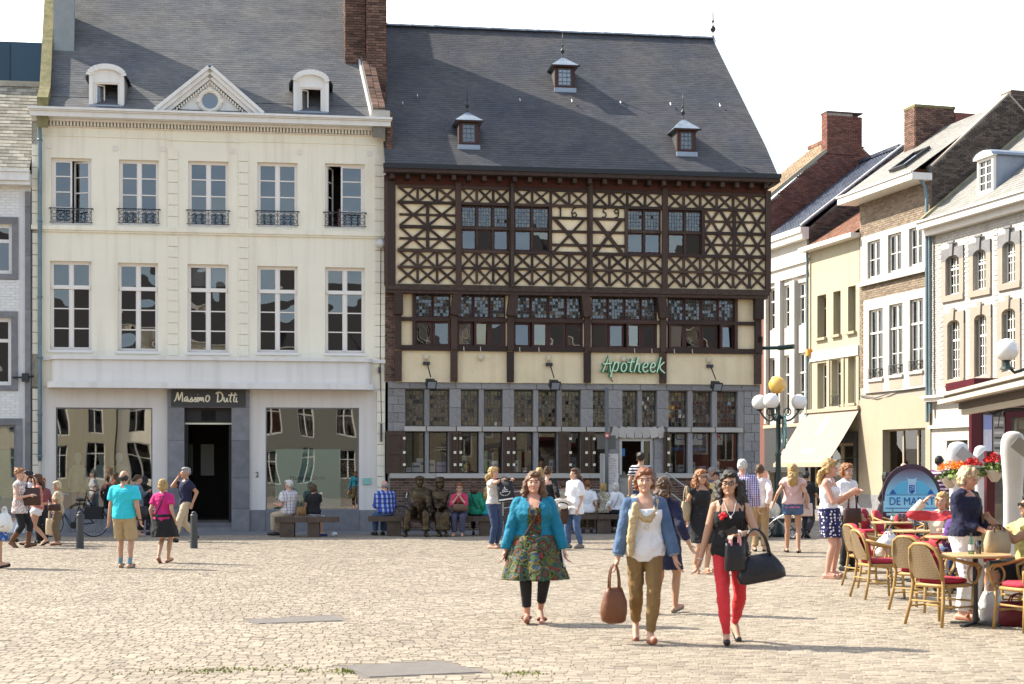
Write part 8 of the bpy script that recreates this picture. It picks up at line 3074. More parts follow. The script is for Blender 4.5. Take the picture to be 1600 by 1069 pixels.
def drink(name, label, cat, tb, dx, dy, kind, liquid=None):
 p = TT[tb].location
 t = thing(name, label, cat,(p.x + dx, p.y + dy,.761),0)
 if kind == 'bottle':
  MB().lathe([(.028,0),(.030,.01),(.030,.12),(.014,.17),(.012,.22),(.014,.225)],12).obj('body', G_green, t, smooth=True)
  MB().lathe([(.0305,.04),(.0305,.10)],12).obj('paper_label', white, t)
 elif kind == 'glass':
  MB().lathe([(.026,0),(.034,.14),(.032,.14),(.024,.008)],14).obj('body', G_clear, t, smooth=True)
  MB().lathe([(.022,.009),(.028,.10)],12).obj('drink', mat('drink_%.2f_%.2f' % liquid[:2], liquid,.2), t, smooth=True)
 else:
  MB().lathe([(.028,0),(.040,.06),(.037,.06),(.024,.006)],14).obj('cup', white, t, smooth=True)
  MB().tube([(.038,0,.045),(.060,0,.04),(.056,0,.02),(.034,0,.015)],.005,6).obj('cup_handle', white, t)
drink('bottle', 'green bottle on the table nearest the viewer', 'bottle',0,-.06,-.05, 'bottle')
drink('tumbler', 'clear tumbler beside the green bottle on the nearest table', 'glass',0,.04,.02, 'glass',(.55,.42,.15))
drink('bottle', 'small green bottle on the table before the menu board', 'bottle',1,-.02,-.02, 'bottle')
drink('tumbler', 'glass of dark cola on the table before the menu board', 'glass',1,.10,-.03, 'glass',(.10,.03,.01))
drink('tumbler', 'second cola glass by the coffee cup before the menu board', 'glass',1,.18,.02, 'glass',(.12,.04,.015))
drink('coffee_cup', 'white coffee cup on the table before the menu board', 'cup',1,.28,.0, 'cup')
drink('tumbler', 'tall beer glass by the shading woman', 'glass',2,.15,.08, 'glass',(.60,.36,.06))
drink('tumbler', 'pink lemonade glass by the shading woman', 'glass',2,-.02,.10, 'glass',(.55,.12,.10))
drink('tumbler', 'rose coloured drink on the table behind the nearest chairs', 'glass',3,-.04,-.02, 'glass',(.50,.10,.14))
drink('bottle', 'green bottle next to the rose coloured drink', 'bottle',3,-.10,.06, 'bottle')
bag('carrier_bag', 'white patterned plastic bag lying on the outermost chair',(ground(1392,930)[0], ground(1392,930)[1] + .1,.515),20,.40,.26,.28, C_plas, hh=.04, hw=.1, prof=[(0,.9,.9),(.3,1,1),(.7,.8,.8),(1,.35,.35)], lump=.07)
bag('carrier_bag', 'white plastic carrier bag standing under the nearest table',(ground(1549,974)[0], ground(1549,974)[1],.0),10,.27,.16,.34, C_plas, hh=.12, hw=.12, prof=[(0,.8,.8),(.2,.95,1),(.6,1,.9),(.85,.8,.6),(1,.7,.35)], lump=.05)
bag('holdall', 'dark red holdall on the cobbles at the picture edge',(ground(1592,978)[0], ground(1592,978)[1],.0),0,.42,.22,.26, mat('holdall_red',(.13,.012,.016),.6, bump=(12,.6)), hh=.08)
# ---------------------------------------------------------------- menu board
bx, by, _ = ground(1424,868)
mbd = thing('menu_board', 'arched menu board reading DE MARKT in blue on a dark ground', 'sign',(bx, by,0), R(2))
sc_ = by / FPX
w2 = 46 * sc_
z0, za, zt = .06, CAMZ + (HOR - 773) * sc_, CAMZ + (HOR - 725) * sc_
arch = [(w2 * math.cos(a), za + (zt - za) * math.sin(a)) for a in [math.pi * k / 24 for k in range(25)]]
MB().prism([(-w2, z0),(w2, z0)] + arch,-.02,.02).obj('board', mat('board_plum',(.045,.022,.032),.5, nz=(2,.5), col2=(.07,.04,.07)), mbd, fix=True)
M_b1 = mat('board_sky',(.10,.42,.66),.5)
M_b2 = mat('board_blue',(.01,.10,.36),.5)
M_b3 = mat('board_pale',(.40,.62,.78),.5)
zb_ = za - .12
in_ = [(.93 * w2 * math.cos(a), zb_ + .02 + (zt - zb_ - .12) * math.sin(a)) for a in [math.pi * k / 24 for k in range(25)]]
def mauve(m, n, L, tcn):
 s = _obj_sep(n, L, tcn)
 r = n.new('ShaderNodeMapRange')
 r.inputs[1].default_value = zb_ + .1; r.inputs[2].default_value = zt - .1
 L.new(s.outputs['Z'], r.inputs[0])
 mxn = n.new('ShaderNodeMixRGB'); mxn.inputs[1].default_value = (.25,.58,.78,1); mxn.inputs[2].default_value = (.13,.075,.13,1)
 L.new(r.outputs[0], mxn.inputs[0])
 return mxn.outputs[0]
MB().prism([(-.93 * w2, zb_)] + [(.93 * w2, zb_)] + in_,-.026,-.0205).obj('arch_field', mat('arch_print',(.1,.4,.6),.5, pattern=mauve), mbd, fix=True)
MB().box(-.90 * w2,.90 * w2,-.030,-.0265, za - .012, za + .0).obj('blue_rule', M_b2, mbd)
MB().box(-.97 * w2,.97 * w2,-.0255,-.0203, za - .33, za - .121).obj('title_band', mat('band_sky',(.30,.62,.80),.5), mbd)
MB().box(-.90 * w2,.90 * w2,-.030,-.0265, za - .27, za - .255).obj('blue_rule', M_b2, mbd)
lt = text_obj('lettering', 'DE MARKT',.215, M_b2, mbd,(0,-.032, za - .135), depth=.003, sx=.86)
cr = MB()
for s in (-1,1):
 cr.prism([(s * .08, za + .01),(s * .38, za + .01),(s * .33, za + .14),(s * .22, za + .25),(s * .10, za + .28)][::s],-.030,-.0265,0)
 cr.prism([(s * .30, za + .012),(s * .44, za + .012),(s * .37, za + .11)][::s],-.033,-.0305,1)
cr.box(-.075,.075,-.034,-.0265, za + .04, za + .30,2)
cr.prism([(-.055, za + .06),(0, za + .01),(.055, za + .06),(.055, za + .19),(-.055, za + .19)],-.038,-.0345,1)
for k in range(3):
 cr.box(-.04,-.005,-.041,-.0385, za + .085 + k * .035, za + .095 + k * .035,2)
 cr.box(.005,.04,-.041,-.0385, za + .10 + k * .03, za + .112 + k * .03,2)
for s in (-1,1):
 for k in range(3):
  cr.tube([(s * .01,-.034, za + .24 + k * .03),(s * .06,-.034, za + .23 + k * .035),(s * .10,-.034, za + .26 + k * .03)],.008,5,2)
cr.obj('crest', [M_b1, M_b2, M_b3], mbd, fix=True)
mn = MB()
rs_ = random.Random(4)
for col in (-1,1):
 x0 = -.86 * w2 if col < 0 else .06 * w2
 z = za - .40
 for blk_ in range(4):
  mn.box(x0, x0 + .80 * w2,-.026,-.0205, z, z + .045)
  for k in range(3):
   zz = z - .07 - k * .055
   mn.box(x0 + .01, x0 + (.35 + .35 * rs_.random()) * w2,-.024,-.0205, zz, zz + .012)
  z -= .30
mn.obj('menu_lines', M_b3, mbd)
MB().box(-w2, w2,.03,.30,0,.05).obj('board_foot', M_iron, mbd)
# ---------------------------------------------------------------- terrace pavilion with its awning
M_red = mat('dark_red_paint',(.085,.010,.018),.35, nz=(3,.3))
M_awn = mat('awning_brown',(.085,.065,.05),.5)
M_awl = mat('awning_rail',(.50,.46,.38),.4)
kx, ky = 7.02,23.3
kiosk = thing('terrace_pavilion', 'dark red terrace pavilion with glazed wall and folded brown awning box', 'pavilion',(0,0,0),0)
zk = 2.90
for (x, y) in ((kx, ky),(kx + 3.2, ky)):
 MB().box(x - .07, x + .07, y - .07, y + .07,0, zk).obj('post', M_red, kiosk)
MB().box(kx - .13, kx - .072, ky - .09, ky + .09,0,1.75).obj('post_casing', M_red, kiosk)
mb = MB()
mb.box(kx - .16, kx + 3.6, ky - .5,24.3, zk, zk + .12)
mb.box(kx - .15, kx + 3.4, ky - .12, ky + .06, zk - .24, zk - .002)
mb.obj('roof', M_red, kiosk)
A0, A1 = Vector((5.12,18.3,2.46)), Vector((4.72,13.6,2.46))
aw2 = MB()
aw2.bar(A0, A1,.10,.05,1)
aw2.bar(A0 + Vector((.10,0,.09)), A1 + Vector((.10,0,.09)),.22,.035,1)
aw2.bar(A0 + Vector((.13,0,.03)), A1 + Vector((.13,0,.03)),.20,.085,0)
aw2.bar(A0 + Vector((.26,0,-.12)), A1 + Vector((.26,0,-.12)),.07,.06,1)
aw2.bar(A0 + Vector((.26,0,-.04)), A1 + Vector((.26,0,-.04)),.12,.09,0)
aw2.obj('awning_box', [M_awn, M_awl], kiosk)
ar = MB()
for t in (.15,.85):
 p = A0.lerp(A1, t)
 ar.bar(p + Vector((.2,0,0)), p + Vector((1.6,0,.18)),.05,.04)
ar.obj('awning_arm', M_awl, kiosk)
cl = MB()
cl.quad(tuple(A0 + Vector((.2,0,.12))), tuple(A1 + Vector((.2,0,.12))), tuple(A1 + Vector((3.2,0,.62))), tuple(A0 + Vector((3.2,0,.62))))
cl.quad(tuple(A0 + Vector((.2,0,.10))), tuple(A0 + Vector((3.2,0,.60))), tuple(A1 + Vector((3.2,0,.60))), tuple(A1 + Vector((.2,0,.10))))
cl.obj('awning_cloth', M_awn, kiosk)
for (x, y) in ((A0.x + 2.9, A0.y),(A1.x + 2.9, A1.y + .2)):
 MB().box(x - .06, x + .06, y - .06, y + .06,0,2.95).obj('post', M_red, kiosk)
wl = MB()
ring(wl, kx + .07, kx + 3.13,.4, zk - .24,.05, ky - .03, ky + .03)
ring(wl, kx + .45, kx + 1.75,1.2,2.54,.09, ky - .06, ky + .04)
wo = wl.obj('glazed_frame', M_red, kiosk)
glass_panes(wo, 'pane', G_low, [(kx + .12, kx + .45,.45, zk - .29),(kx + .54, kx + 1.66,1.29,2.45)], ky)
MB().box(kx + .07, kx + 3.13, ky - .02, ky + .02,0,.39).obj('wall_panel', M_red, kiosk)
MB().box(kx + .10, kx + 3.1, ky + .30, ky + .33,.4,2.62).obj('inner_blind', mat('kiosk_back',(.36,.33,.28),.8, nz=(2.5,1), col2=(.18,.16,.14)), kiosk)
def poster(x0, x1, z0, z1, cols, label, lines=(), y=None):
 y = ky - .035 if y is None else y
 t = thing('window_poster', label, 'poster',(x0, y, z0),0)
 MB().box(0, x1 - x0,-.004,.004,0, z1 - z0).obj('sheet', mat('sheet_%.2f_%.2f_%.2f' % cols[0], cols[0],.5), t)
 mb = MB()
 for i_,(a, b, c, d) in enumerate(lines):
  mb.box(a * (x1 - x0), b * (x1 - x0),-.0055,-.0042, c * (z1 - z0), d * (z1 - z0), i_ % (len(cols) - 1))
 if lines:
  mb.obj('print', [mat('print_%.2f_%.2f_%.2f' % c, c,.5) for c in cols[1:]], t)
 return t
ln = [(.08,.9,.88 - .09 * k,.92 - .09 * k) for k in range(9)]
poster(kx + .12, kx + .25,1.70,2.49, [(.62,.62,.74),(.30,.34,.62),(.70,.68,.74)], 'pale lilac poster beside the red post of the pavilion', [(0,1,.72,1),(.1,.5,.3,.6)])
poster(kx + .27, kx + .44,1.60,2.46, [(.36,.34,.30),(.62,.60,.55),(.10,.10,.10)], 'grey menu sheet with light and dark lines in the pavilion window', ln)
sg = thing('window_sign', 'dark menu panel reading SANDWICHES in the red framed pavilion window', 'sign',(kx + 1.10, ky + .10,.42),0)
MB().box(-.53,.53,0,.02,1.0,2.03).obj('panel', mat('panel_dark',(.10,.10,.085),.5), sg)
MB().box(-.40,.45,-.012,-.001,1.86,1.99).obj('text_strip', mat('strip_pale',(.45,.43,.38),.5), sg)
text_obj('lettering', 'SANDWICHES',.13, M_signdk, sg,(.02,-.02,1.925), depth=.002, sx=.85)
text_obj('lettering', 'SALADES',.15, white, sg,(.02,-.01,1.68), depth=.002)
text_obj('lettering', 'CROQUES',.13, M_letter, sg,(.02,-.01,1.46), depth=.002)
fa = thing('transom_banner', 'colourful transom banner under the pavilion roof', 'banner',(kx + .12, ky - .06,2.63),0)
for k, c in enumerate(((.6,.45,.1),(.08,.25,.38),(.30,.42,.55),(.10,.32,.36),(.40,.05,.06),(.5,.4,.3))):
 MB().box(k * .30, k * .30 + .298,-.01,0,0,.24).obj('field', mat('ban_%d' % k, c,.5), fa)
text_obj('lettering', 'www.',.13, M_letter, fa,(.45,-.014,.07), depth=.002, align='LEFT')
cbk = MB().tube([(kx + .1, ky - .12,2.56),(kx + .25, ky - .10,2.50),(kx + .45, ky - .10,2.58),(kx + .9, ky - .10,2.56)],.012,5)
cbk.tube([(kx + .36, ky - .1,2.55),(kx + .32, ky - .1,2.3)],.008,5)
cbk.obj('cable', M_iron, kiosk)
M_petr, M_peto, M_leaf = mat('petal_red',(.55,.012,.012),.6, var=.2), mat('petal_orange',(.75,.24,.02),.6, var=.2), mat('flower_leaf',(.10,.16,.02),.6, var=.4)
fpost = thing('flower_post', 'short dark red post carrying a basket of red flowers', 'post', dirx(1546,928),0)
MB().box(-.055,.055,-.055,.055,0, CAMZ + 30 * 20.5 / FPX).obj('shaft', M_red, fpost)
def flowers(px, py, Y, label, petal, r=.16, seed=1):
 p = at_depth(px, py, Y)
 t = thing('flower_basket', label, 'flower basket',(p.x, p.y, p.z - .1),0, 'flower baskets round the terrace')
 MB().lathe([(.04,-.16),(.12,-.05),(.14,.0),(.12,.0)],12).obj('pot', M_awl, t)
 rs_ = random.Random(seed)
 for nm, m_, cnt, zz, sp, sz in (('leaves', M_leaf,150,.0,1.15,.035),('petals', petal,190,.10,.9,.022)):
  mb = MB()
  for k in range(cnt):
   a, b = rs_.uniform(0,6.28), rs_.uniform(0,1) ** .5
   c = Vector((r * sp * b * math.cos(a), r * sp * b * math.sin(a), zz + r * .75 * (1 - b * b) * rs_.uniform(.4,1) - (.06 * rs_.random() if nm == 'leaves' else 0)))
   q = Euler((rs_.uniform(-1,1), rs_.uniform(-1,1), rs_.uniform(0,6.28))).to_matrix()
   s_ = sz * rs_.uniform(.6,1.3)
   mb.add([c + q @ Vector(v) * s_ for v in ((-1,0,0),(0,-.6,.2),(1,0,0),(0,.6,.2))], [(0,1,2,3)])
  o = mb.obj(nm, m_, t)
  o['kind'] = 'stuff'
flowers(1484,733,20.6, 'basket of orange flowers nearest the menu board', M_peto,.17,1)
flowers(1500,731,20.2, 'second basket of orange flowers above the blond woman', M_peto,.13,2)
flowers(1520,727,20.0, 'basket of deep red flowers above the blond woman', M_petr,.14,3)
flowers(1554,722,20.0, 'basket of bright red flowers on the short red post', M_petr,.17,4)
M_col = mat('column_white',(.74,.73,.70),.4, nz=(2,.3))
M_plate = mat('plate_grey',(.36,.34,.31),.35)
def white_column(px, py_top, Y, wpx, label, s=1):
 x = (px - 800) / FPX * Y
 zt = CAMZ + (HOR - py_top) / FPX * Y
 w = wpx * Y / FPX
 t = thing('white_column', label, 'column',(x, Y,0),0, 'white tapering terrace columns with slanted plates')
 prof = [(.5,0),(.46,.25),(.40,.5),(.40,.68),(.46,.80),(.52,.89),(.50,.95),(.40,.985),(.22,1.0),(.02,1.004)]
 MB().lathe([(r_ * w, z_ * zt) for r_, z_ in prof],20, sy=.55).obj('body', M_col, t, smooth=True)
 mb = MB()
 mb.bar((-.05 * s,-.20, zt - .12),(.42 * s,-.30, zt - .52),.16,.02, up=(0,1,0))
 mb.obj('slanted_plate', M_plate, t)
white_column(1583,675,18.6,38, 'white tapering column with grey plate at the pavilion corner')
white_column(1497,691,21.8,34, 'white tapering column behind the orange flowers')
white_column(1533,697,22.4,24, 'slim white column behind the red flowers',-1)
# ---------------------------------------------------------------- street lamps
M_lgreen = mat('lamp_post_green',(.018,.032,.030),.4)
M_globe = mat('globe_opal',(.74,.72,.68),.15, spec=.5)
M_globeo = mat('globe_amber',(.72,.42,.10),.2, spec=.5)
lx_, ly_ = (1216 - 800) / FPX * 38,38.0
lamp = thing('street_lamp', 'dark green street lamp with three white globes and one amber globe', 'street lamp',(lx_, ly_,0), R(10))
MB().lathe([(.17,0),(.17,.1),(.12,.3),(.10,.9),(.075,1.0),(.065,2.0),(.085,2.05),(.06,2.12),(.055,2.9),(.09,2.95),(.05,3.05),(.045,3.15),(.06,3.2),(.03,3.35)],14).obj('post', M_lgreen, lamp, smooth=True)
zl = CAMZ + (HOR - 628) * 38 / FPX
mb = MB()
gl_pos = []
for a in (0,128,232):
 c_, s_ = math.cos(R(a)), math.sin(R(a))
 pts = [(0,0,3.05)]
 for t in range(1,9):
  u = t / 8
  pts.append((.52 * u * c_,.52 * u * s_,3.05 - .20 * math.sin(math.pi * u) + .06 * u))
 pts.append((.54 * c_,.54 * s_, zl - .19))
 mb.tube(pts,.026,7)
 curl_ = [(.24 * c_ + .09 * math.cos(q) * c_,.24 * s_ + .09 * math.cos(q) * s_,3.10 + .09 * math.sin(q)) for q in [2 * math.pi * j / 12 for j in range(13)]]
 mb.tube(curl_,.016,6)
 gl_pos.append((.54 * c_,.54 * s_, zl))
 mb.lathe([(.05,0),(.10,.03),(.09,.05)],12,(.54 * c_,.54 * s_, zl - .21))
mb.tube([(0,0,3.1),(-.02,.02, zl + .24)],.03,8)
mb.obj('arm', M_lgreen, lamp)
for p in gl_pos:
 MB().sphere(p,.195,16).obj('globe', M_globe, lamp, smooth=True)
MB().sphere((-.02,.02, zl + .42),.215,16).obj('globe', M_globeo, lamp, smooth=True)
ds = MB()
ds.lathe([(.30,-.02),(.31,0),(.30,.02)],20)
ds.xform(Matrix.Translation((.12,-.10,2.62)) @ Matrix.Rotation(R(78),4, 'Z') @ Matrix.Rotation(R(90),4, 'X') @ Matrix.Diagonal((1,1.45,1,1)))
ds.obj('oval_sign', mat('sign_glassgreen',(.09,.17,.18),.25), lamp, smooth=False)
Y2 = 28.6
x2 = (1573 - 800) / FPX * Y2
z2 = CAMZ + (HOR - 547) / FPX * Y2
l2 = thing('street_lamp', 'street lamp with one cream globe rising behind the pavilion roof', 'street lamp',(x2 + .55, Y2,0),0)
MB().lathe([(.14,0),(.08,1.0),(.06,3.4),(.04,3.6),(.02,3.9)],12).obj('post', M_lgreen, l2, smooth=True)
MB().tube([(0,0,3.5),(-.2,0, z2 - .35),(-.4,0, z2 - .42),(-.54,0, z2 - .30)],.03,7).obj('arm', M_lgreen, l2)
MB().lathe([(.14,0),(.11,.04),(.07,.06),(.06,.14),(.10,.17)],12,(-.55,0, z2 - .36)).obj('globe_seat', M_lgreen, l2)
MB().tube([(0,0,3.5),(.2,0, z2 - .3),(.42,0, z2 - .05)],.03,7).obj('arm', M_lgreen, l2)
MB().sphere((-.55,0, z2),.215,18).obj('globe', M_globe, l2, smooth=True)
MB().sphere((.52,0, z2 + .12),.215,18).obj('globe', M_globe, l2, smooth=True)
# ---------------------------------------------------------------- bollards, sign pole, info board, railing, pram, bicycles
M_boll = mat('bollard_grey',(.045,.048,.05),.5)
bo = None
for px, lb in ((125, 'dark grey bollard in front of the parked bicycle'),(303, 'dark grey bollard in front of the shop door')):
 x, y, _ = ground(px,857)
 if bo is None:
  bo = thing('bollard', lb, 'bollard',(x, y,0),0, 'bollards along the pavement')
  MB().lathe([(.085,0),(.08,.02),(.072,.66),(.078,.67),(.078,.70),(.06,.73)],16).obj('shaft', M_boll, bo, smooth=False)
  MB().lathe([(.06,.731),(.045,.77),(.01,.785)],16).obj('cap', M_boll, bo, smooth=True)
 else:
  dup(bo,(x, y,0),0, lb)
Ys = 41.3
sp = thing('sign_pole', 'grey pole carrying a sign panel seen from behind', 'sign',((948 - 800) / FPX * Ys, Ys,0),0)
MB().lathe([(.05,0),(.05, CAMZ + 129 * Ys / FPX)],10).obj('pole', mat('pole_grey',(.12,.125,.12),.5), sp, smooth=True)
zs_ = CAMZ + (HOR - 702) * Ys / FPX
MB().box(-.26,.24,-.03,.0, zs_, zs_ + .37).obj('sign_back', mat('sign_back',(.10,.095,.085),.6), sp)
MB().box(-.05,.06,-.075,-.052, zs_ + .30, zs_ + .44).obj('bracket', mat('bracket_red',(.55,.08,.06),.5), sp)
MB().box(-.03,.04,-.082,-.076, zs_ + .34, zs_ + .39).obj('bracket_label', white, sp)
Yi = 41.5
ib = thing('map_board', 'white information board with fine printed map text', 'sign',((952 - 800) / FPX * Yi, Yi,0), R(4))
zi0, zi1 = CAMZ + (HOR - 800) * Yi / FPX, CAMZ + (HOR - 709) * Yi / FPX
MB().box(-.25,.24,-.03,.03, zi0 - .2, zi1).obj('panel', mat('board_white',(.66,.64,.60),.5), ib)
MB().box(-.25,-.16,-.034,-.0305, zi0 - .2, zi1 - .02).obj('panel_edge', mat('board_grey',(.42,.41,.38),.5), ib)
mb = MB()
rs_ = random.Random(9)
for k in range(16):
 z = zi1 - .14 - k * .045
 x = -.12
 while x < .16:
  w = rs_.uniform(.02,.09)
  mb.box(x, x + w,-.034,-.031, z, z + rs_.uniform(.008,.022), rs_.randrange(3))
  x += w + .015
mb.box(-.12,.02,-.035,-.031, zi1 - .08, zi1 - .045,1)
mb.obj('printed_text', [mat('ink_grey',(.25,.22,.22),.6), mat('ink_violet',(.26,.18,.32),.6), mat('ink_rose',(.45,.25,.25),.6)], ib)
for s in (-.2,.19):
 MB().box(s - .02, s + .02,-.02,.02,0, zi0 - .201).obj('leg', M_iron, ib)
rl_ = thing('handrail', 'pale metal handrail sloping down the pharmacy ramp', 'railing', F.world(ST), R(8))
mb = MB()
y_ = -.75
rz = lambda py: tz(py) + .0
for (pa, za_),(pb, zb2) in (((1040,738),(1086,772)),((1040,765),(1078,793))):
 mb.tube([(tx(pa, y_), y_, CAMZ + (HOR - za_) * 42.5 / FPX),(tx(pb, y_), y_, CAMZ + (HOR - zb2) * 42.5 / FPX)],.022,7)
for p_, z_ in ((1041,1.58),(1078,1.0)):
 mb.tube([(tx(p_, y_), y_,0),(tx(p_, y_), y_, z_)],.022,7)
mb.obj('rail', mat('rail_steel',(.50,.47,.42),.35, metal=.4), rl_)
rl2 = thing('handrail', 'level double handrail in front of the brick base', 'railing', F.world(ST), R(8))
mb = MB()
for z_ in (1.12,.72):
 mb.tube([(tx(786, y_), y_, z_ - .10),(tx(826, y_), y_, z_),(tx(966, y_), y_, z_)],.022,7)
for p_ in (786,826,900,966):
 mb.tube([(tx(p_, y_), y_,0),(tx(p_, y_), y_,1.1)],.022,7)
mb.obj('rail', mat('rail_steel',(.50,.47,.42),.35), rl2)
rm = thing('ramp', 'stone ramp and landing rising to the pharmacy door', 'ramp', F.world(ST), R(8))
MB().box(tx(955), tx(1040),-1.1,-.06,0,.29).obj('landing', M_blue, rm)
MB().add([(tx(1040),-1.1,0),(tx(1125),-1.1,0),(tx(1040),-1.1,.288),(tx(1040),-.06,0),(tx(1125),-.06,0),(tx(1040),-.06,.288)], [(0,1,2),(5,4,3),(1,4,5,2),(0,2,5,3)]).obj('slope', M_blue, rm)
lt1 = thing('paper_wrapper', 'blue wrapper lying at the foot of the shop bench', 'litter', dirx(503,838), R(20))
MB().box(-.13,.13,-.05,.05,0,.06).obj('fold', mat('wrap_blue',(.02,.04,.16),.6), lt1)
lt2 = thing('paper_cup', 'white paper cup lying on its side beside the shop bench', 'litter', dirx(520,838), R(70))
MB().lathe([(.035,0),(.05,.16),(.045,.16)],12).xform(Matrix.Translation((0,0,.045)) @ Matrix.Rotation(R(88),4, 'Y')).obj('cup', white, lt2)
MB().sphere((.06,.0,.05),.055,8).obj('lid', white, lt2, smooth=True)
px_, py_, _ = ground(1217,842)
pr = thing('pram', 'black framed pram with cream hood and three visible wheels', 'pram',(px_, py_,0), R(60))
fm = MB()
for s in (-.22,.22):
 fm.tube([(s,-.42,.14),(s,-.1,.42),(s,.30,.80),(s,.48,1.0)],.014,6)
 fm.tube([(s,.38,.14),(s,.05,.45),(s,-.25,.62)],.014,6)
fm.tube([(-.22,.48,1.0),(.22,.48,1.0)],.016,6)
fm.obj('frame', mat('pram_steel',(.3,.3,.3),.3, metal=.6), pr)
MB().box(-.19,.19,-.38,.30,.40,.50).obj('seat', black, pr)
sb = MB()
sb.lathe([(.20,-.17),(.22,-.1),(.22,.1),(.20,.17)],14)
sb.xform(Matrix.Translation((0,.22,.68)) @ Matrix.Rotation(R(90),4, 'Y'))
sb.obj('hood', mat('pram_cream',(.60,.55,.44),.8), pr, smooth=True)
MB().box(-.17,.17,-.30,.25,.501,.56).obj('blanket', mat('pram_pale',(.62,.6,.55),.9), pr)
def wheel(parent, c, r, m=M_black, spokes=8, tr=.018, name='wheel', axis='X'):
 mb = MB()
 f_ = (lambda a, q: (c[0], c[1] + q * math.cos(a), c[2] + q * math.sin(a))) if axis == 'X' else (lambda a, q: (c[0] + q * math.cos(a), c[1], c[2] + q * math.sin(a)))
 mb.tube([f_(2 * math.pi * j / 28, r) for j in range(28)], tr,7, closed=True)
 w = mb.obj(name, m, parent, smooth=True)
 mb = MB()
 mb.tube([f_(2 * math.pi * j / 24, r - tr * 1.4) for j in range(24)], tr * .45,5, closed=True)
 for k in range(spokes):
  mb.tube([f_(2 * math.pi * k / spokes,.0), f_(2 * math.pi * k / spokes + .2, r - tr)],.0025 if spokes > 10 else .010,4)
 mb.obj('rim', mat('rim_alu',(.42,.42,.42),.35, metal=.5), w)
for c in ((-.24,-.42,.14),(.24,-.42,.14),(-.25,.38,.14),(.25,.38,.14)):
 wheel(pr, c,.115, M_black,6,.024)
def bicycle(label, loc, rz, bagm=True):
 b = thing('bicycle', label, 'bicycle', loc, R(rz), 'bicycles parked by the facades')
 for cx in (-.54,.54):
  wheel(b,(cx,0,.345),.335, M_black,18,.014, axis='Z')
 fr_ = MB()
 for p_, q_ in (((-.36,0,.88),(-.05,0,.29)),((-.34,0,.80),(.02,0,.30)),((.06,0,.29),(.20,0,.86)),((.54,0,.345),(.06,0,.29)),((.54,0,.345),(.17,0,.74)),((-.38,0,.92),(-.42,0,.72)),((-.42,0,.72),(-.54,0,.345))):
  fr_.tube([p_, q_],.016,7)
 fr_.obj('frame', mat('bike_blue',(.015,.03,.05),.3), b)
 hb = MB()
 hb.tube([(-.38,0,.92),(-.36,0,1.05)],.013,6)
 hb.tube([(-.12,-.28,1.04),(-.28,-.24,1.08),(-.36,0,1.06),(-.28,.24,1.08),(-.12,.28,1.04)],.013,6)
 hb.obj('handlebar', mat('bike_chrome',(.5,.5,.5),.25, metal=.8), b)
 MB().sphere((.22,0,.92),.12,8, sc=(1.1,.7,.35)).obj('saddle', M_black, b, smooth=True)
 MB().tube([(.20,0,.86),(.21,0,.90)],.014,6).obj('seat_post', M_black, b)
 rk = MB()
 rk.box(.28,.80,-.06,.06,.735,.75)
 rk.tube([(.78,.04,.74),(.56,.05,.35)],.007,5)
 rk.obj('carrier', M_black, b)
 for cx in (-.54,.54):
  MB().tube([(cx + .37 * math.cos(a),0,.345 + .37 * math.sin(a)) for a in [R(20 + 15 * j) for j in range(11)]],.014,6).obj('mudguard', M_black, b)
 ck = MB().lathe([(.09,-.006),(.09,.006)],18).xform(Matrix.Translation((.06,-.03,.29)) @ Matrix.Rotation(R(90),4, 'X'))
 ck.tube([(.06,-.05,.29),(.14,-.06,.15)],.008,5)
 ck.box(.10,.19,-.14,-.06,.14,.16)
 ck.obj('crank', M_black, b)
 if bagm:
  for s in (-1,1):
   MB().box(.34,.76, s * .13 - .065, s * .13 + .065,.44,.74).obj('pannier', mat('pannier',(.012,.012,.012),.7), b)
 ks = MB().tube([(.12,.03,.28),(.16,.16,0)],.009,5)
 ks.obj('kickstand', M_black, b)
 return b
xb, yb_, _ = ground(112,839)
bicycle('dark city bicycle with black panniers leaning before the shop window',(xb, yb_,0),6)
xb, yb_, _ = ground(655,833)
bicycle('dark bicycle parked behind the bronze figures',(xb, yb_ + .5,0),14, False)
# ---------------------------------------------------------------- shop window display of the cream house
def mannequin(px, label, mt, mb_):
 r = thing('mannequin', label, 'mannequin', F.world(fx(px,.55),.55,.31), R(8), 'mannequins in the shop window')
 b = MB()
 b.lathe([(.10,.78),(.17,.86),(.16,.95),(.125,1.08),(.15,1.25),(.17,1.38),(.12,1.46),(.05,1.50),(.05,1.56),(.085,1.62),(.10,1.70),(.08,1.79),(.02,1.82)],14, sy=.7)
 b.obj('torso', mat('mannequin_pale',(.6,.56,.5),.5), r, smooth=True)
 q = MB()
 for s in (-1,1):
  q.tube([(s * .18,0,1.40),(s * .24,.02,1.12),(s * .22,-.06,.88)], [.05,.042,.03],8)
 q.lathe([(.17,.90),(.165,.96),(.14,1.08),(.165,1.25),(.185,1.38),(.13,1.475),(.07,1.49)],14, sy=.75)
 q.obj('jacket', mt, r, smooth=True)
 q = MB()
 for s in (-1,1):
  q.tube([(s * .09,0,.92),(s * .10,-.01,.5),(s * .10,.0,.02)], [.09,.06,.05],8)
 q.obj('trousers', mb_, r, smooth=True)
 MB().lathe([(.2,0),(.2,.015)],18).obj('stand', M_black, r)
mannequin(158, 'mannequin in a white jacket and blue trousers in the shop window', white, denim)
mannequin(122, 'mannequin in pale clothes behind the bicycle', cloth('pale_linen',(.55,.52,.42)), beige)
mannequin(186, 'mannequin with a sand coat at the side of the shop window', cloth('sand_coat',(.5,.42,.3)), white)
mannequin(426, 'dark dressed mannequin beside the teal poster', black, cloth('grey_m',(.15,.15,.16)))
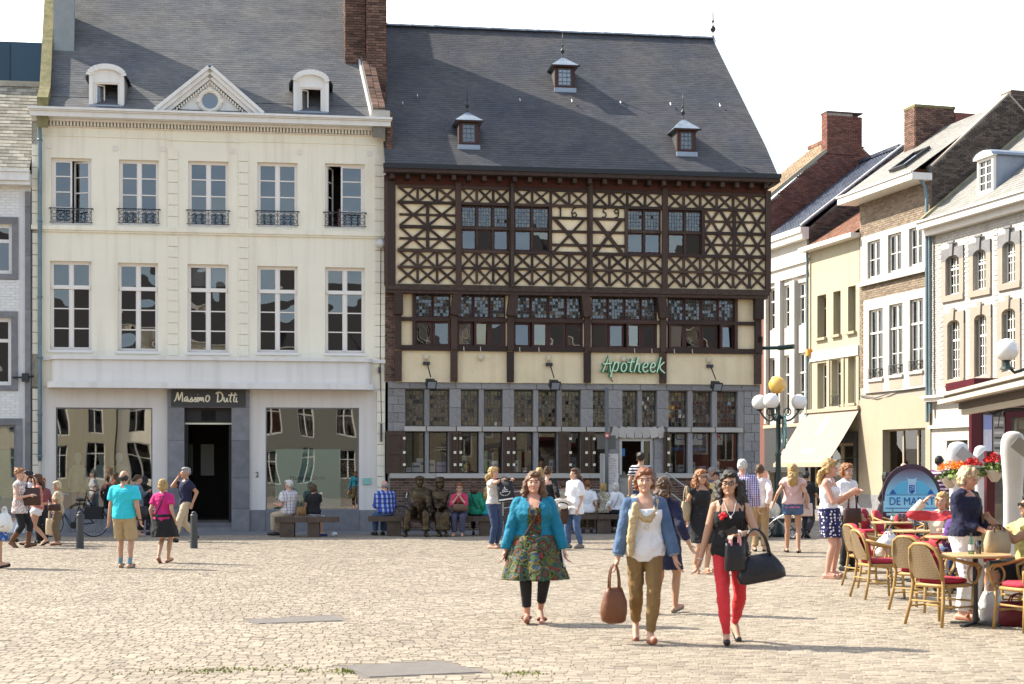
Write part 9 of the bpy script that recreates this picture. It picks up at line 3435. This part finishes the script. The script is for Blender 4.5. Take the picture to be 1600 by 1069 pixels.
po = thing('window_poster', 'large pale teal poster standing in the shop window behind the bench couple', 'poster', F.world(0), R(8))
MB().box(fx(430,.1), fx(532,.1),.13,.14, fz(480,793,.1), fz(480,702,.1)).obj('sheet', mat('teal_sheet',(.56,.82,.78),.6, nz=(1.2,.3), col2=(.48,.74,.71)), po)
text_obj('lettering', 'Massimo Dutti',.16, M_signdk, po,(fx(480,.1),.124, fz(480,747,.1)), depth=.003)
pl = thing('pot_plant', 'slender flowering plant at the side of the teal poster', 'plant', F.world(fx(545,.5),.5,.31),0)
MB().lathe([(.10,0),(.14,.28),(.12,.28)],14).obj('pot', mat('pot_terra',(.30,.13,.07),.8), pl)
mb = MB()
rs_ = random.Random(8)
for k in range(150):
 h_ = rs_.uniform(.3,1.55)
 a = rs_.uniform(0,6.28)
 d_ = rs_.uniform(0,.12 + .10 * h_)
 c = Vector((d_ * math.cos(a), d_ * math.sin(a), h_))
 q = Euler((rs_.uniform(-1,1), rs_.uniform(-1,1), rs_.uniform(0,6.28))).to_matrix()
 mb.add([c + q @ Vector(v) * .045 for v in ((-1,0,0),(0,-.5,.1),(1,0,0),(0,.5,.1))], [(0,1,2,3)], k % 3)
mb.obj('leaves', [mat('plant_green',(.10,.14,.05),.7), mat('plant_cream',(.55,.50,.36),.7), mat('plant_rust',(.35,.12,.05),.7)], pl, kind='stuff')
MB().tube([(0,0,.25),(.02,0,.8),(-.02,0,1.4)],.012,5).obj('stem', M_timber, pl)
# ================================================================ finish
def finish():
 dg = bpy.context.evaluated_depsgraph_get()
 for o in TEXTS:
  me = bpy.data.meshes.new_from_object(o.evaluated_get(dg))
  n = bpy.data.objects.new(o.name, me)
  nm = o.name
  n.parent = o.parent
  n.matrix_basis = o.matrix_basis.copy()
  bpy.data.objects.remove(o)
  n.name = nm
  C.objects.link(n)
 for o in REMESH:
  me = bpy.data.meshes.new_from_object(o.evaluated_get(dg))
  o.modifiers.clear()
  o.data = me
  me.polygons.foreach_set('use_smooth', [True] * len(me.polygons))
finish()
open_fronts()
